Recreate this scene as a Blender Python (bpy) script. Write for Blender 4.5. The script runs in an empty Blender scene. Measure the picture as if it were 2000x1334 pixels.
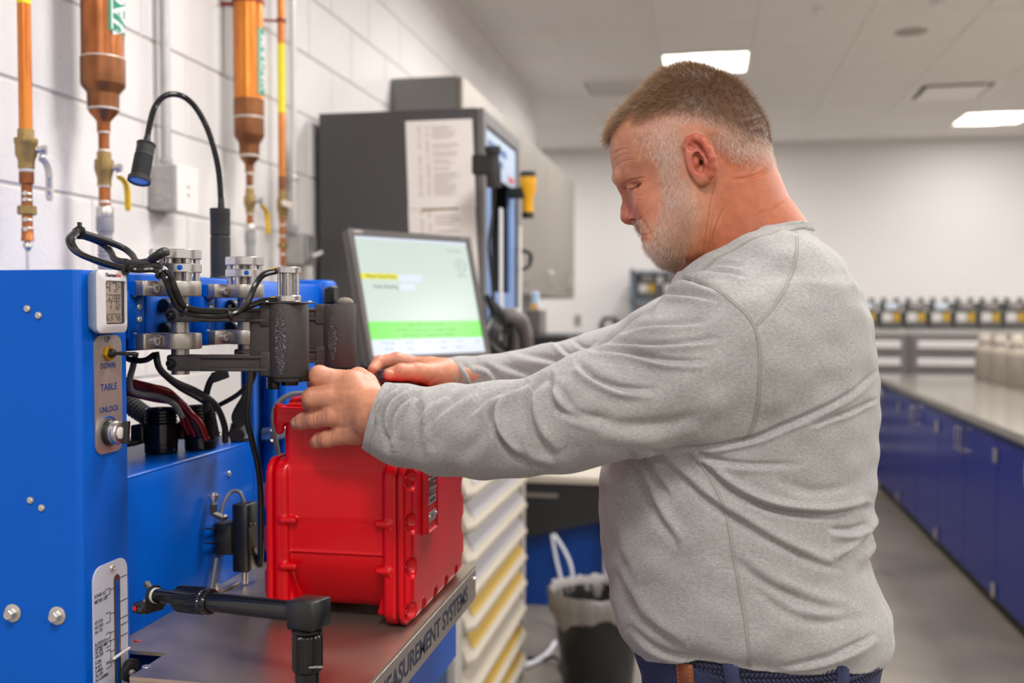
import bpy, bmesh, math, random
import numpy as np
from mathutils import Vector, Matrix, Euler
random.seed(7); rng = np.random.default_rng(7)
S = bpy.context.scene
C = S.collection
V = Vector
R = math.radians
# ------------------------------------------------------------------ camera
W_, H_, F_ = 2000.0, 1334.0, 1944.0
YAW, PITCH, CAMZ = R(11.06), R(1.86), 1.47
CAM = V((0, 0, CAMZ))
FWD = V((-math.sin(YAW) * math.cos(PITCH), math.cos(YAW) * math.cos(PITCH), -math.sin(PITCH)))
RGT = V((math.cos(YAW), math.sin(YAW), 0))
UP = RGT.cross(FWD)
cd = bpy.data.cameras.new('camera'); cam = bpy.data.objects.new('camera', cd); C.objects.link(cam)
cam.matrix_world = Matrix(((RGT.x, UP.x, -FWD.x, 0), (RGT.y, UP.y, -FWD.y, 0), (RGT.z, UP.z, -FWD.z, CAMZ), (0, 0, 0, 1)))
cd.sensor_width = 36; cd.lens = 36 * F_ / W_; cd.clip_start = .05; cd.clip_end = 60
cd.dof.use_dof = True; cd.dof.focus_distance = 1.24; cd.dof.aperture_fstop = 3.4
S.camera = cam
def ray(px, py):
    return (FWD + RGT * ((px - W_ / 2) / F_) - UP * ((py - H_ / 2) / F_))
def at(px, py, X=None, Y=None, Z=None, D=None):
    d = ray(px, py)
    if X is not None: t = X / d.x
    elif Y is not None: t = Y / d.y
    elif Z is not None: t = (Z - CAMZ) / d.z
    else: t = D
    return CAM + d * t
# ------------------------------------------------------------------ light and exposure
wd = bpy.data.worlds.new('world'); S.world = wd; wd.use_nodes = True
wd.node_tree.nodes['Background'].inputs[0].default_value = (.9, .95, 1, 1)
wd.node_tree.nodes['Background'].inputs[1].default_value = .25
vs = S.view_settings
vs.view_transform = 'Standard'; vs.look = 'None'; vs.gamma = 1; vs.use_curve_mapping = False
vs.exposure = 0.16
try:
    S.cycles.use_denoising = True; S.cycles.max_bounces = 8; S.cycles.sample_clamp_indirect = 6
    S.cycles.caustics_reflective = False; S.cycles.caustics_refractive = False
except Exception: pass
LAMP_W = 32.0
LAMP_C = (1.0, .982, .968)
# ------------------------------------------------------------------ helpers: objects
def lin(c):
    c = c / 255
    return c / 12.92 if c <= .04045 else ((c + .055) / 1.055) ** 2.4
def rgb(r, g, b): return (lin(r), lin(g), lin(b), 1)
def link_obj(name, me, parent=None, loc=None):
    o = bpy.data.objects.new(name, me); C.objects.link(o)
    if loc is not None: o.location = loc
    if parent is not None:
        o.parent = parent; o.matrix_parent_inverse = Matrix.Translation(-V(world_loc(parent)))
    return o
def world_loc(o):
    l = V(o.location)
    # parents only ever translate while being built
    p = o
    if p.get('_base') is not None: return V(p['_base'])
    return l
def tag(o, label=None, cat=None, group=None, kind=None):
    if label: o['label'] = label
    if cat: o['category'] = cat
    if group: o['group'] = group
    if kind: o['kind'] = kind
    return o
def thing(name, loc, label, cat, group=None):
    o = bpy.data.objects.new(name, None); C.objects.link(o); o.location = loc; o.empty_display_size = .05
    return tag(o, label, cat, group)
def copy_tree(o, parent=None):
    c = o.copy(); C.objects.link(c)
    if parent is not None: c.parent = parent; c.matrix_parent_inverse = o.matrix_parent_inverse.copy()
    for ch in list(o.children): copy_tree(ch, c)
    return c
def frame(d, up=V((0, 0, 1))):
    d = V(d).normalized()
    if abs(d.dot(up)) > .98: up = V((1, 0, 0)) if abs(d.x) < .9 else V((0, 1, 0))
    u = up.cross(d).normalized(); v = d.cross(u)
    return u, v, d
class MB:
    """collects shapes (world coordinates) and links them as one mesh object"""
    def __init__(s): s.v = []; s.f = []
    def add(s, vs, fs):
        n = len(s.v); s.v += [tuple(x) for x in vs]; s.f += [tuple(i + n for i in f) for f in fs]; return s
    def obox(s, c, ax, ay, az, ch=0.0):
        """box with half-axis vectors, optional chamfer ch (metres)"""
        c = V(c); ax, ay, az = V(ax), V(ay), V(az)
        lx, ly, lz = ax.length, ay.length, az.length
        ux, uy, uz = ax / lx, ay / ly, az / lz
        if ch <= 0:
            vs = [c + ax * i + ay * j + az * k for i in (-1, 1) for j in (-1, 1) for k in (-1, 1)]
            fs = [(0, 1, 3, 2), (4, 6, 7, 5), (0, 4, 5, 1), (2, 3, 7, 6), (0, 2, 6, 4), (1, 5, 7, 3)]
            return s.add(vs, fs)
        ch = min(ch, lx * .95, ly * .95, lz * .95)
        vs = []; idx = {}
        for i in (-1, 1):
            for j in (-1, 1):
                for k in (-1, 1):
                    for a in range(3):
                        ex = [lx - ch, ly - ch, lz - ch]; ex[a] += ch
                        idx[(i, j, k, a)] = len(vs)
                        vs.append(c + ux * i * ex[0] + uy * j * ex[1] + uz * k * ex[2])
        fs = []
        I = idx
        for t in (-1, 1):
            q = [(-1, -1), (1, -1), (1, 1), (-1, 1)]
            if t < 0: q = q[::-1]
            fs.append([I[(t, a, b, 0)] for a, b in q]); fs.append([I[(b, t, a, 1)] for a, b in q]); fs.append([I[(a, b, t, 2)] for a, b in q])
        for i in (-1, 1):
            for j in (-1, 1):
                fs.append([I[(i, j, -1, 0)], I[(i, j, 1, 0)], I[(i, j, 1, 1)], I[(i, j, -1, 1)]])
                fs.append([I[(i, -1, j, 0)], I[(i, 1, j, 0)], I[(i, 1, j, 2)], I[(i, -1, j, 2)]])
                fs.append([I[(-1, i, j, 1)], I[(1, i, j, 1)], I[(1, i, j, 2)], I[(-1, i, j, 2)]])
                for k in (-1, 1): fs.append([I[(i, j, k, 0)], I[(i, j, k, 1)], I[(i, j, k, 2)]])
        return s.add(vs, fs)
    def box(s, x0, x1, y0, y1, z0, z1, ch=0.0):
        return s.obox(((x0 + x1) / 2, (y0 + y1) / 2, (z0 + z1) / 2), ((x1 - x0) / 2, 0, 0), (0, (y1 - y0) / 2, 0), (0, 0, (z1 - z0) / 2), ch)
    def cone(s, p0, p1, r0, r1=None, n=24, rot=0.0, caps=True):
        return s.lathe(p0, V(p1) - V(p0), [(0, r0), ((V(p1) - V(p0)).length, r0 if r1 is None else r1)], n, rot, caps)
    def lathe(s, p, d, prof, n=24, rot=0.0, caps=True):
        p = V(p); u, v, w = frame(d)
        vs = []; fs = []
        for t, r in prof:
            for i in range(n):
                a = rot + 2 * math.pi * i / n
                vs.append(p + w * t + u * (r * math.cos(a)) + v * (r * math.sin(a)))
        for k in range(len(prof) - 1):
            for i in range(n):
                j = (i + 1) % n
                fs.append((k * n + i, k * n + j, (k + 1) * n + j, (k + 1) * n + i))
        if caps:
            if prof[0][1] > 1e-6: fs.append(tuple(reversed(range(n))))
            if prof[-1][1] > 1e-6: fs.append(tuple((len(prof) - 1) * n + i for i in range(n)))
        return s.add(vs, fs)
    def tube(s, pts, r, n=10, caps=True, ribs=None):
        pts = [V(p) for p in pts]; m = len(pts)
        rr = r if hasattr(r, '__len__') else [r] * m
        t = [(pts[min(i + 1, m - 1)] - pts[max(i - 1, 0)]).normalized() for i in range(m)]
        u = frame(t[0])[0]; vs = []; fs = []
        for i in range(m):
            u = (u - t[i] * u.dot(t[i])).normalized(); v = t[i].cross(u)
            for k in range(n):
                a = 2 * math.pi * k / n
                vs.append(pts[i] + u * (rr[i] * math.cos(a)) + v * (rr[i] * math.sin(a)))
        for i in range(m - 1):
            for k in range(n):
                j = (k + 1) % n
                fs.append((i * n + k, i * n + j, (i + 1) * n + j, (i + 1) * n + k))
        if caps: fs.append(tuple(reversed(range(n)))); fs.append(tuple((m - 1) * n + k for k in range(n)))
        return s.add(vs, fs)
    def prism(s, pts, d):
        pts = [V(p) for p in pts]; d = V(d); n = len(pts)
        vs = pts + [p + d for p in pts]
        fs = [tuple(range(n)), tuple(n + i for i in reversed(range(n)))] + [(i, i + n, (i + 1) % n + n, (i + 1) % n) for i in range(n)]
        return s.add(vs, fs)
    def sphere(s, c, r, sc=(1, 1, 1), n=12, m=8):
        c = V(c); vs = []; fs = []
        for i in range(m + 1):
            th = math.pi * i / m
            for k in range(n):
                a = 2 * math.pi * k / n
                vs.append(c + V((r * sc[0] * math.sin(th) * math.cos(a), r * sc[1] * math.sin(th) * math.sin(a), r * sc[2] * math.cos(th))))
        for i in range(m):
            for k in range(n):
                j = (k + 1) % n
                fs.append((i * n + k, (i + 1) * n + k, (i + 1) * n + j, i * n + j))
        return s.add(vs, fs)
    def torus(s, c, d, R0, r, n=28, m=8, a0=0, a1=2 * math.pi):
        u, v, w = frame(d); c = V(c)
        k = n if a1 - a0 >= 6.28 else n + 1
        pts = [c + u * (R0 * math.cos(a0 + (a1 - a0) * i / n)) + v * (R0 * math.sin(a0 + (a1 - a0) * i / n)) for i in range(n + 1)]
        return s.tube(pts, r, m, caps=a1 - a0 < 6.28)
    def mesh(s, name, m, smooth=True, ang=35, bevel=0, seg=2):
        bm = bmesh.new()
        vv = [bm.verts.new(x) for x in s.v]
        for f in s.f:
            try: bm.faces.new([vv[i] for i in f])
            except ValueError: pass
        bmesh.ops.remove_doubles(bm, verts=bm.verts, dist=1e-6)
        bmesh.ops.dissolve_degenerate(bm, edges=bm.edges, dist=1e-7)
        bmesh.ops.recalc_face_normals(bm, faces=bm.faces)
        if bevel:
            es = [e for e in bm.edges if len(e.link_faces) == 2 and e.calc_face_angle(0) > R(ang)]
            bmesh.ops.bevel(bm, geom=es, offset=bevel, segments=seg, profile=.5, affect='EDGES', clamp_overlap=True)
        me = bpy.data.meshes.new(name); bm.to_mesh(me); bm.free()
        if m is not None: me.materials.append(m)
        if smooth:
            me.polygons.foreach_set('use_smooth', [True] * len(me.polygons))
            me.set_sharp_from_angle(angle=R(ang))
        return me
    def build(s, name, m, parent=None, **k):
        return link_obj(name, s.mesh(name, m, **k), parent)
def smooth_path(pts, n=8):
    """Catmull-Rom through the points"""
    pts = [V(p) for p in pts]; P = [pts[0] * 2 - pts[1]] + pts + [pts[-1] * 2 - pts[-2]]; out = []
    for i in range(1, len(P) - 2):
        a, b, c, d = P[i - 1], P[i], P[i + 1], P[i + 2]
        for k in range(n):
            t = k / n
            out.append(.5 * ((2 * b) + (c - a) * t + (2 * a - 5 * b + 4 * c - d) * t * t + (3 * b - a - 3 * c + d) * t ** 3))
    out.append(pts[-1]); return out
def text_obj(name, s, origin, right, up, size, m, parent=None, align='CENTER', depth=.0004, spacing=1.0, bold=0.0, xs=1.0):
    cu = bpy.data.curves.new(name, 'FONT'); cu.body = s; cu.size = size; cu.align_x = align; cu.align_y = 'CENTER'
    cu.extrude = depth; cu.space_character = spacing; cu.offset = bold; cu.resolution_u = 3
    tmp = bpy.data.objects.new('tmp', cu); C.objects.link(tmp)
    dg = bpy.context.evaluated_depsgraph_get()
    me = bpy.data.meshes.new_from_object(tmp.evaluated_get(dg)); bpy.data.objects.remove(tmp)
    r = V(right).normalized(); u = V(up); u = (u - r * u.dot(r)).normalized(); w = r.cross(u); o = V(origin)
    M = Matrix(((r.x * xs, u.x, w.x, o.x), (r.y * xs, u.y, w.y, o.y), (r.z * xs, u.z, w.z, o.z), (0, 0, 0, 1)))
    me.transform(M); me.name = name; me.materials.clear(); me.materials.append(m)
    return link_obj(name, me, parent)
# ------------------------------------------------------------------ helpers: materials
_M = {}
def mat(name, col, rough=.5, metal=0.0, noise=0.0, nscale=40.0, bump=0.0, bscale=200.0, coat=0.0, col2=None, spec=.5, stretch=None, rvar=0.0, emit=None, estr=0.0, detail=4.0, sheen=0.0, bdist=.002, sss=0.0, trans=0.0):
    if name in _M: return _M[name]
    m = bpy.data.materials.new(name); m.use_nodes = True; nt = m.node_tree; N = nt.nodes; L = nt.links
    b = N['Principled BSDF']; b.inputs['Base Color'].default_value = col; b.inputs['Roughness'].default_value = rough
    b.inputs['Metallic'].default_value = metal; b.inputs['Specular IOR Level'].default_value = spec
    b.inputs['Coat Weight'].default_value = coat; b.inputs['Coat Roughness'].default_value = .08
    b.inputs['Sheen Weight'].default_value = sheen; b.inputs['Transmission Weight'].default_value = trans
    if sss: b.inputs['Subsurface Weight'].default_value = sss; b.inputs['Subsurface Radius'].default_value = (.008, .003, .0015); b.inputs['Subsurface Scale'].default_value = 1.0
    if emit is not None: b.inputs['Emission Color'].default_value = emit; b.inputs['Emission Strength'].default_value = estr
    tc = N.new('ShaderNodeTexCoord'); vec = tc.outputs['Object']
    if stretch:
        mp = N.new('ShaderNodeMapping'); mp.inputs['Scale'].default_value = stretch; L.new(vec, mp.inputs['Vector']); vec = mp.outputs['Vector']
    if noise or col2:
        n = N.new('ShaderNodeTexNoise'); n.inputs['Scale'].default_value = nscale; n.inputs['Detail'].default_value = detail; L.new(vec, n.inputs['Vector'])
        mx = N.new('ShaderNodeMix'); mx.data_type = 'RGBA'
        c2 = col2 or tuple(min(1, c * (1 + noise)) for c in col[:3]) + (1,)
        c1 = col if col2 else tuple(c * (1 - noise) for c in col[:3]) + (1,)
        mx.inputs['A'].default_value = c1; mx.inputs['B'].default_value = c2
        rp = N.new('ShaderNodeMapRange'); rp.inputs['From Min'].default_value = .3; rp.inputs['From Max'].default_value = .7
        L.new(n.outputs['Fac'], rp.inputs['Value']); L.new(rp.outputs['Result'], mx.inputs['Factor']); L.new(mx.outputs['Result'], b.inputs['Base Color'])
        if rvar:
            r2 = N.new('ShaderNodeMapRange'); r2.inputs['To Min'].default_value = max(0, rough - rvar); r2.inputs['To Max'].default_value = min(1, rough + rvar)
            L.new(n.outputs['Fac'], r2.inputs['Value']); L.new(r2.outputs['Result'], b.inputs['Roughness'])
    if bump:
        n2 = N.new('ShaderNodeTexNoise'); n2.inputs['Scale'].default_value = bscale; n2.inputs['Detail'].default_value = 4; L.new(vec, n2.inputs['Vector'])
        bp = N.new('ShaderNodeBump'); bp.inputs['Strength'].default_value = bump; bp.inputs['Distance'].default_value = bdist
        L.new(n2.outputs['Fac'], bp.inputs['Height']); L.new(bp.outputs['Normal'], b.inputs['Normal'])
    _M[name] = m; return m
# ------------------------------------------------------------------ helpers: smooth solids (distance fields -> surface nets)
class Field:
    def __init__(s, lo, hi, h):
        s.lo = np.array(lo, np.float32); s.h = h
        s.n = np.ceil((np.array(hi) - s.lo) / h).astype(int) + 1
        s.F = np.full(tuple(s.n), .5, np.float32)
        s.ax = [s.lo[i] + h * np.arange(s.n[i], dtype=np.float32) for i in range(3)]
    def sub(s, lo, hi):
        sl = []
        for i in range(3):
            a = int(max(0, math.floor((lo[i] - s.lo[i]) / s.h))); b = int(min(s.n[i], math.ceil((hi[i] - s.lo[i]) / s.h) + 1))
            if b <= a: return None, None
            sl.append(slice(a, b))
        g = np.meshgrid(s.ax[0][sl[0]], s.ax[1][sl[1]], s.ax[2][sl[2]], indexing='ij', sparse=True)
        return tuple(sl), g
    def put(s, fn, lo, hi, k=.0, op='u', m=None):
        mg = (k * 1.2 + s.h * 3) if m is None else m
        sl, g = s.sub([lo[i] - mg for i in range(3)], [hi[i] + mg for i in range(3)])
        if sl is None: return s
        d = fn(*g).astype(np.float32); A = s.F[sl]
        if op == 'u':
            if k <= 0: s.F[sl] = np.minimum(A, d)
            else:
                t = np.clip(.5 + .5 * (d - A) / k, 0, 1); s.F[sl] = d * (1 - t) + A * t - k * t * (1 - t)
        else:
            d = -d
            if k <= 0: s.F[sl] = np.maximum(A, d)
            else:
                t = np.clip(.5 - .5 * (d - A) / k, 0, 1); s.F[sl] = d * (1 - t) + A * t + k * t * (1 - t)
        return s
    def cap(s, p0, p1, r0, r1=None, k=.0, op='u'):
        p0 = np.array(p0, np.float32); p1 = np.array(p1, np.float32); r1 = r0 if r1 is None else r1
        d = p1 - p0; L2 = max(float(d @ d), 1e-12)
        def fn(x, y, z):
            t = np.clip(((x - p0[0]) * d[0] + (y - p0[1]) * d[1] + (z - p0[2]) * d[2]) / L2, 0, 1)
            return np.sqrt((x - p0[0] - t * d[0]) ** 2 + (y - p0[1] - t * d[1]) ** 2 + (z - p0[2] - t * d[2]) ** 2) - (r0 + (r1 - r0) * t)
        R_ = max(r0, r1)
        return s.put(fn, np.minimum(p0, p1) - R_, np.maximum(p0, p1) + R_, k, op)
    def chain(s, pts, rs, k=.0, kin=None, op='u'):
        for i in range(len(pts) - 1): s.cap(pts[i], pts[i + 1], rs[i], rs[i + 1], k if i == 0 or kin is None else kin, op)
        return s
    def ell(s, c, r, rot=None, k=.0, op='u'):
        c = np.array(c, np.float32); M = np.array(rot.to_3x3() if rot is not None else Matrix.Identity(3), np.float32).T; R_ = max(r)
        def fn(x, y, z):
            X, Y, Z_ = x - c[0], y - c[1], z - c[2]
            a = (M[0, 0] * X + M[0, 1] * Y + M[0, 2] * Z_); b = (M[1, 0] * X + M[1, 1] * Y + M[1, 2] * Z_); e = (M[2, 0] * X + M[2, 1] * Y + M[2, 2] * Z_)
            k0 = np.sqrt((a / r[0]) ** 2 + (b / r[1]) ** 2 + (e / r[2]) ** 2); k1 = np.sqrt((a / r[0] ** 2) ** 2 + (b / r[1] ** 2) ** 2 + (e / r[2] ** 2) ** 2) + 1e-9
            return k0 * (k0 - 1) / k1
        return s.put(fn, c - R_, c + R_, k, op)
    def rbox(s, c, hf, rad, rot=None, k=.0, op='u'):
        c = np.array(c, np.float32); M = np.array(rot.to_3x3() if rot is not None else Matrix.Identity(3), np.float32).T; R_ = float(np.linalg.norm(hf))
        ext = np.array(hf) if rot is None else np.full(3, R_)
        def fn(x, y, z):
            X, Y, Z_ = x - c[0], y - c[1], z - c[2]
            q = [np.abs(M[i, 0] * X + M[i, 1] * Y + M[i, 2] * Z_) - (hf[i] - rad) for i in range(3)]
            o = np.sqrt(sum(np.maximum(a, 0) ** 2 for a in q)); return o + np.minimum(np.maximum(np.maximum(q[0], q[1]), q[2]), 0) - rad
        return s.put(fn, c - ext, c + ext, k, op)
    def slab(s, xc, hx, yc, zc, hy, hz, rc, re, k=.0, op='u'):
        """plate in the YZ plane with corner radius rc and edge rounding re"""
        def fn(x, y, z):
            qy = np.abs(y - yc) - (hy - rc); qz = np.abs(z - zc) - (hz - rc)
            d2 = np.sqrt(np.maximum(qy, 0) ** 2 + np.maximum(qz, 0) ** 2) + np.minimum(np.maximum(qy, qz), 0) - rc + re
            w = np.abs(x - xc) - hx + re
            return np.minimum(np.maximum(d2, w), 0) + np.sqrt(np.maximum(d2, 0) ** 2 + np.maximum(w, 0) ** 2) - re
        return s.put(fn, (xc - hx, yc - hy, zc - hz), (xc + hx, yc + hy, zc + hz), k, op)
    def nets(s):
        F = s.F; n = F.shape; ins = F < 0
        c = np.zeros((n[0] - 1, n[1] - 1, n[2] - 1), np.uint8)
        for dx in (0, 1):
            for dy in (0, 1):
                for dz in (0, 1): c += ins[dx:n[0] - 1 + dx, dy:n[1] - 1 + dy, dz:n[2] - 1 + dz]
        act = (c > 0) & (c < 8); I = np.argwhere(act); N = len(I)
        idx = np.full(act.shape, -1, np.int32); idx[act] = np.arange(N)
        P = np.zeros((N, 3)); W = np.zeros(N)
        i, j, k = I.T
        V8 = {(a, b, e): F[i + a, j + b, k + e] for a in (0, 1) for b in (0, 1) for e in (0, 1)}
        for ax in range(3):
            for u in (0, 1):
                for v in (0, 1):
                    a = [0, 0, 0]; o1, o2 = [(1, 2), (0, 2), (0, 1)][ax]; a[o1] = u; a[o2] = v
                    b = list(a); b[ax] = 1
                    fa, fb = V8[tuple(a)], V8[tuple(b)]; m = (fa < 0) != (fb < 0)
                    t = fa[m] / (fa[m] - fb[m])
                    Q = np.tile(np.array(a, float), (m.sum(), 1)); Q[:, ax] = t
                    P[m] += Q; W[m] += 1
        P = P / W[:, None] + I
        P = P * s.h + s.lo
        quads = []
        for ax in range(3):
            o1, o2 = [(1, 2), (2, 0), (0, 1)][ax]
            sa = [slice(None)] * 3; sb = [slice(None)] * 3; sa[ax] = slice(0, n[ax] - 1); sb[ax] = slice(1, n[ax])
            A, B = ins[tuple(sa)], ins[tuple(sb)]
            for inv, m in ((0, A & ~B), (1, B & ~A)):
                E = np.argwhere(m); ok = (E[:, o1] > 0) & (E[:, o2] > 0) & (E[:, o1] < n[o1] - 1) & (E[:, o2] < n[o2] - 1); E = E[ok]
                q = []
                for u, v in ((0, 0), (1, 0), (1, 1), (0, 1)):
                    e = E.copy(); e[:, o1] -= 1 - u; e[:, o2] -= 1 - v; q.append(idx[e[:, 0], e[:, 1], e[:, 2]])
                q = np.stack(q, 1); quads.append(q[:, ::-1] if inv else q)
        return P, np.concatenate(quads)
def relax(P, Q, it=1, lam=.5):
    """Laplacian smoothing on quads"""
    for _ in range(it):
        S_ = np.zeros_like(P); c = np.zeros(len(P))
        for a, b in ((0, 1), (1, 2), (2, 3), (3, 0)):
            for u, v in ((a, b), (b, a)):
                for k in range(3): S_[:, k] += np.bincount(Q[:, u], weights=P[Q[:, v], k], minlength=len(P))
                c += np.bincount(Q[:, u], minlength=len(P))
        P = P + lam * (S_ / np.maximum(c, 1)[:, None] - P)
    return P
def normals(P, Q):
    a = P[Q[:, 2]] - P[Q[:, 0]]; b = P[Q[:, 3]] - P[Q[:, 1]]; n = np.cross(a, b); out = np.zeros_like(P)
    for c in range(4):
        for k in range(3): out[:, k] += np.bincount(Q[:, c], weights=n[:, k], minlength=len(P))
    return out / (np.linalg.norm(out, axis=1)[:, None] + 1e-12)
def np_mesh(name, P, Q, m=None, smooth=True, ang=None):
    me = bpy.data.meshes.new(name); n = len(P); q = len(Q)
    me.vertices.add(n); me.vertices.foreach_set('co', np.ascontiguousarray(P, np.float32).ravel())
    me.loops.add(q * 4); me.loops.foreach_set('vertex_index', np.ascontiguousarray(Q, np.int32).ravel())
    me.polygons.add(q); me.polygons.foreach_set('loop_start', np.arange(0, q * 4, 4, dtype=np.int32)); me.polygons.foreach_set('loop_total', np.full(q, 4, np.int32))
    me.update(); me.validate()
    if m is not None: me.materials.append(m)
    if smooth: me.polygons.foreach_set('use_smooth', [True] * len(me.polygons))
    if ang: me.set_sharp_from_angle(angle=R(ang))
    return me

def subdivide(P, Q):
    e = np.sort(np.concatenate([Q[:, [0, 1]], Q[:, [1, 2]], Q[:, [2, 3]], Q[:, [3, 0]]]), 1)
    ue, inv = np.unique(e[:, 0].astype(np.int64) * len(P) + e[:, 1], return_inverse=True)
    a, b = ue // len(P), ue % len(P); n = len(Q); E_ = inv.reshape(4, n) + len(P); c = np.arange(n) + len(P) + len(ue)
    P2 = np.concatenate([P, (P[a] + P[b]) / 2, P[Q].mean(1)])
    Q2 = np.concatenate([np.stack([Q[:, 0], E_[0], c, E_[3]], 1), np.stack([E_[0], Q[:, 1], E_[1], c], 1), np.stack([c, E_[1], Q[:, 2], E_[2]], 1), np.stack([E_[3], c, E_[2], Q[:, 3]], 1)])
    return P2, Q2
# ------------------------------------------------------------------ the room
XL, XR, YB, YF, ZC = -1.32, 6.5, -4.6, 10.3, 3.12
YJ = 7.7                                   # where the block wall ends
m_block = mat('painted_block', rgb(224, 219, 217), .55, noise=.02, nscale=6, bump=.55, bscale=110, bdist=.003)
m_mortar = mat('painted_mortar', rgb(196, 190, 187), .7, noise=.03, bump=.4, bscale=150)
m_wall = mat('wall_paint', rgb(236, 233, 231), .6, noise=.01, nscale=3)
m_floor = mat('floor_concrete', rgb(104, 97, 90), .32, noise=.22, nscale=2.2, col2=rgb(128, 119, 108), bump=.05, bscale=20, rvar=.1, detail=8)
m_tile = mat('ceiling_tile', rgb(244, 240, 236), .85, noise=.03, nscale=30, bump=.2, bscale=400)
m_grid = mat('ceiling_grid', rgb(246, 241, 236), .5)
m_dif = mat('lamp_diffuser', rgb(255, 250, 240), .4, emit=(1, .95, .88, 1), estr=4.0)
m_white = mat('white_plastic', rgb(228, 226, 224), .35)
def struct(name, mb, m, **k):
    o = mb.build(name, m, **k); o['kind'] = 'structure'; return o
struct('floor', MB().box(-5, XR, YB, YF, -.1, 0), m_floor)
struct('wall_far', MB().box(-5, XR + .1, YF, YF + .15, 0, 3.4), m_wall)
struct('wall_behind', MB().box(-1.5, XR + .1, YB - .15, YB, 0, 3.4), m_wall)
struct('wall_right', MB().box(XR, XR + .15, YB, YF, 0, 3.4), m_wall)
struct('wall_alcove', MB().box(-5.15, -5, YJ - .2, YF + .15, 0, 3.4), m_wall)
struct('wall_return', MB().box(-5, XL - .004, YJ - .2, YJ, 0, 3.4), m_wall)
wl = struct('wall_left', MB().box(XL - .2, XL - .004, YB, YJ - .002, 0, 3.4), m_mortar)
# block courses: every block an object, mesh shared
bl = {}
def block_mesh(L):
    k = round(L, 3)
    if k not in bl: bl[k] = MB().box(-.02, .004, .0025, L - .0025, .0025, .2005, .0035).mesh('block', m_block, smooth=False)
    return bl[k]
z0c = 1.711 - 4 * .203
for k in range(11):
    z = z0c + .203 * k
    if z + .203 > ZC + .06: break
    y = .55 - (.203 if k % 2 else 0)
    while y < YJ - .02:
        L = min(.406, YJ - y)
        o = link_obj('block', block_mesh(L)); o.parent = wl; o.location = (XL - .004, y, z); y += .406
# ceiling: grid bars + tiles
cl = struct('ceiling', MB().box(-5, XR, YB, YF, ZC + .1, ZC + .2), m_tile)
GX = [-.933 + .6096 * i for i in range(-7, 13)]
GY = [5.95 + .6096 * i for i in range(-17, 8)]
g = MB()
for x in GX:
    if XL < x < XR: g.box(x - .012, x + .012, YB, YF, ZC - .004, ZC + .02)
for x in GX:
    if -5 < x < XL: g.box(x - .012, x + .012, YJ, YF, ZC - .004, ZC + .02)
for y in GY:
    if y > YB: g.box(XL if y < YJ else -5, XR, y - .012, y + .012, ZC - .0045, ZC + .02)
g.box(XL, XL + .022, YB, YJ, ZC - .006, ZC + .02); g.box(XL - .1, XR, YF - .022, YF, ZC - .006, ZC + .02)
gr = g.build('ceiling_grid_bars', m_grid, cl, smooth=False); gr['kind'] = 'stuff'
lights = [(ix, iy) for ix in (8, 12, 16) for iy in (2, 6, 10, 14, 18, 22)]
lights = [(GX[ix], GY[iy]) for ix, iy in [q for q in lights if q != (16, 14)] + [(4, 22), (14, 12)]]
panel_cells = {(round(x, 2), round(y, 2)) for x, y in lights}
vent_cells = {(round(GX[7], 2), round(GY[19], 2)): 'grille', (round(GX[11], 2), round(GY[20], 2)): 'plaque'}
tile_me = MB().box(.013, .5966, .013, .5966, 0, .016, .003).mesh('tile', m_tile, smooth=False)
for x in GX:
    for y in GY:
        if y + .6 < 2.2 or y + .3 > YF or x > 5.4: continue
        if x + .5 < XL and y < YJ: continue
        key = (round(x, 2), round(y, 2))
        if key in panel_cells or key in vent_cells: continue
        o = link_obj('tile', tile_me); o.parent = cl; o.location = (x, y, ZC + .001)
o = MB()
for x in GX:
    for y in GY:
        if (y + .6 < 2.2 or x > 5.4) and (round(x, 2), round(y, 2)) not in panel_cells and x > XL - .3 and y > YB - .3:
            o.box(x + .013, x + .597, y + .013, y + .597, ZC, ZC + .014)
o = o.build('far_tiles', m_tile, cl, smooth=False); o['kind'] = 'stuff'
m_lamp_frame = mat('lamp_frame', rgb(240, 236, 230), .4)
where = {(8, 14): 'square ceiling light panel partly hidden behind the man’s head', }
def ceiling_light(x, y, label):
    t = thing('ceiling_light', (x + .305, y + .305, ZC), label, 'ceiling light', 'recessed ceiling lights')
    f = MB()
    for a, b, c, d in ((.013, .597, .013, .035), (.013, .597, .575, .597), (.013, .035, .035, .575), (.575, .597, .035, .575)):
        f.box(x + a, x + b, y + c, y + d, ZC - .006, ZC + .03)
    f.build('lamp_frame', m_lamp_frame, t, smooth=False)
    MB().box(x + .035, x + .575, y + .035, y + .575, ZC + .004, ZC + .012).build('diffuser', m_dif, t, smooth=False)
    # centre basket, brighter
    MB().box(x + .2, x + .41, y + .05, y + .56, ZC - .002, ZC + .004, .002).build('lamp_lens', mat('lamp_lens', rgb(255, 252, 245), .3, emit=(1, .96, .9, 1), estr=9.0), t, smooth=False)
    ld = bpy.data.lights.new('ceiling_lamp', 'AREA'); ld.shape = 'SQUARE'; ld.size = .54; ld.energy = LAMP_W * (.8 if y > 8.5 and x < -1 else .26 if y > 8.5 else 1.2 if y > 3 else .98); ld.color = LAMP_C; ld.spread = R(176) if y > 8.5 else R(170)
    lo = bpy.data.objects.new('ceiling_lamp', ld); C.objects.link(lo); lo.location = (x + .305, y + .305, ZC - .008)
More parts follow.
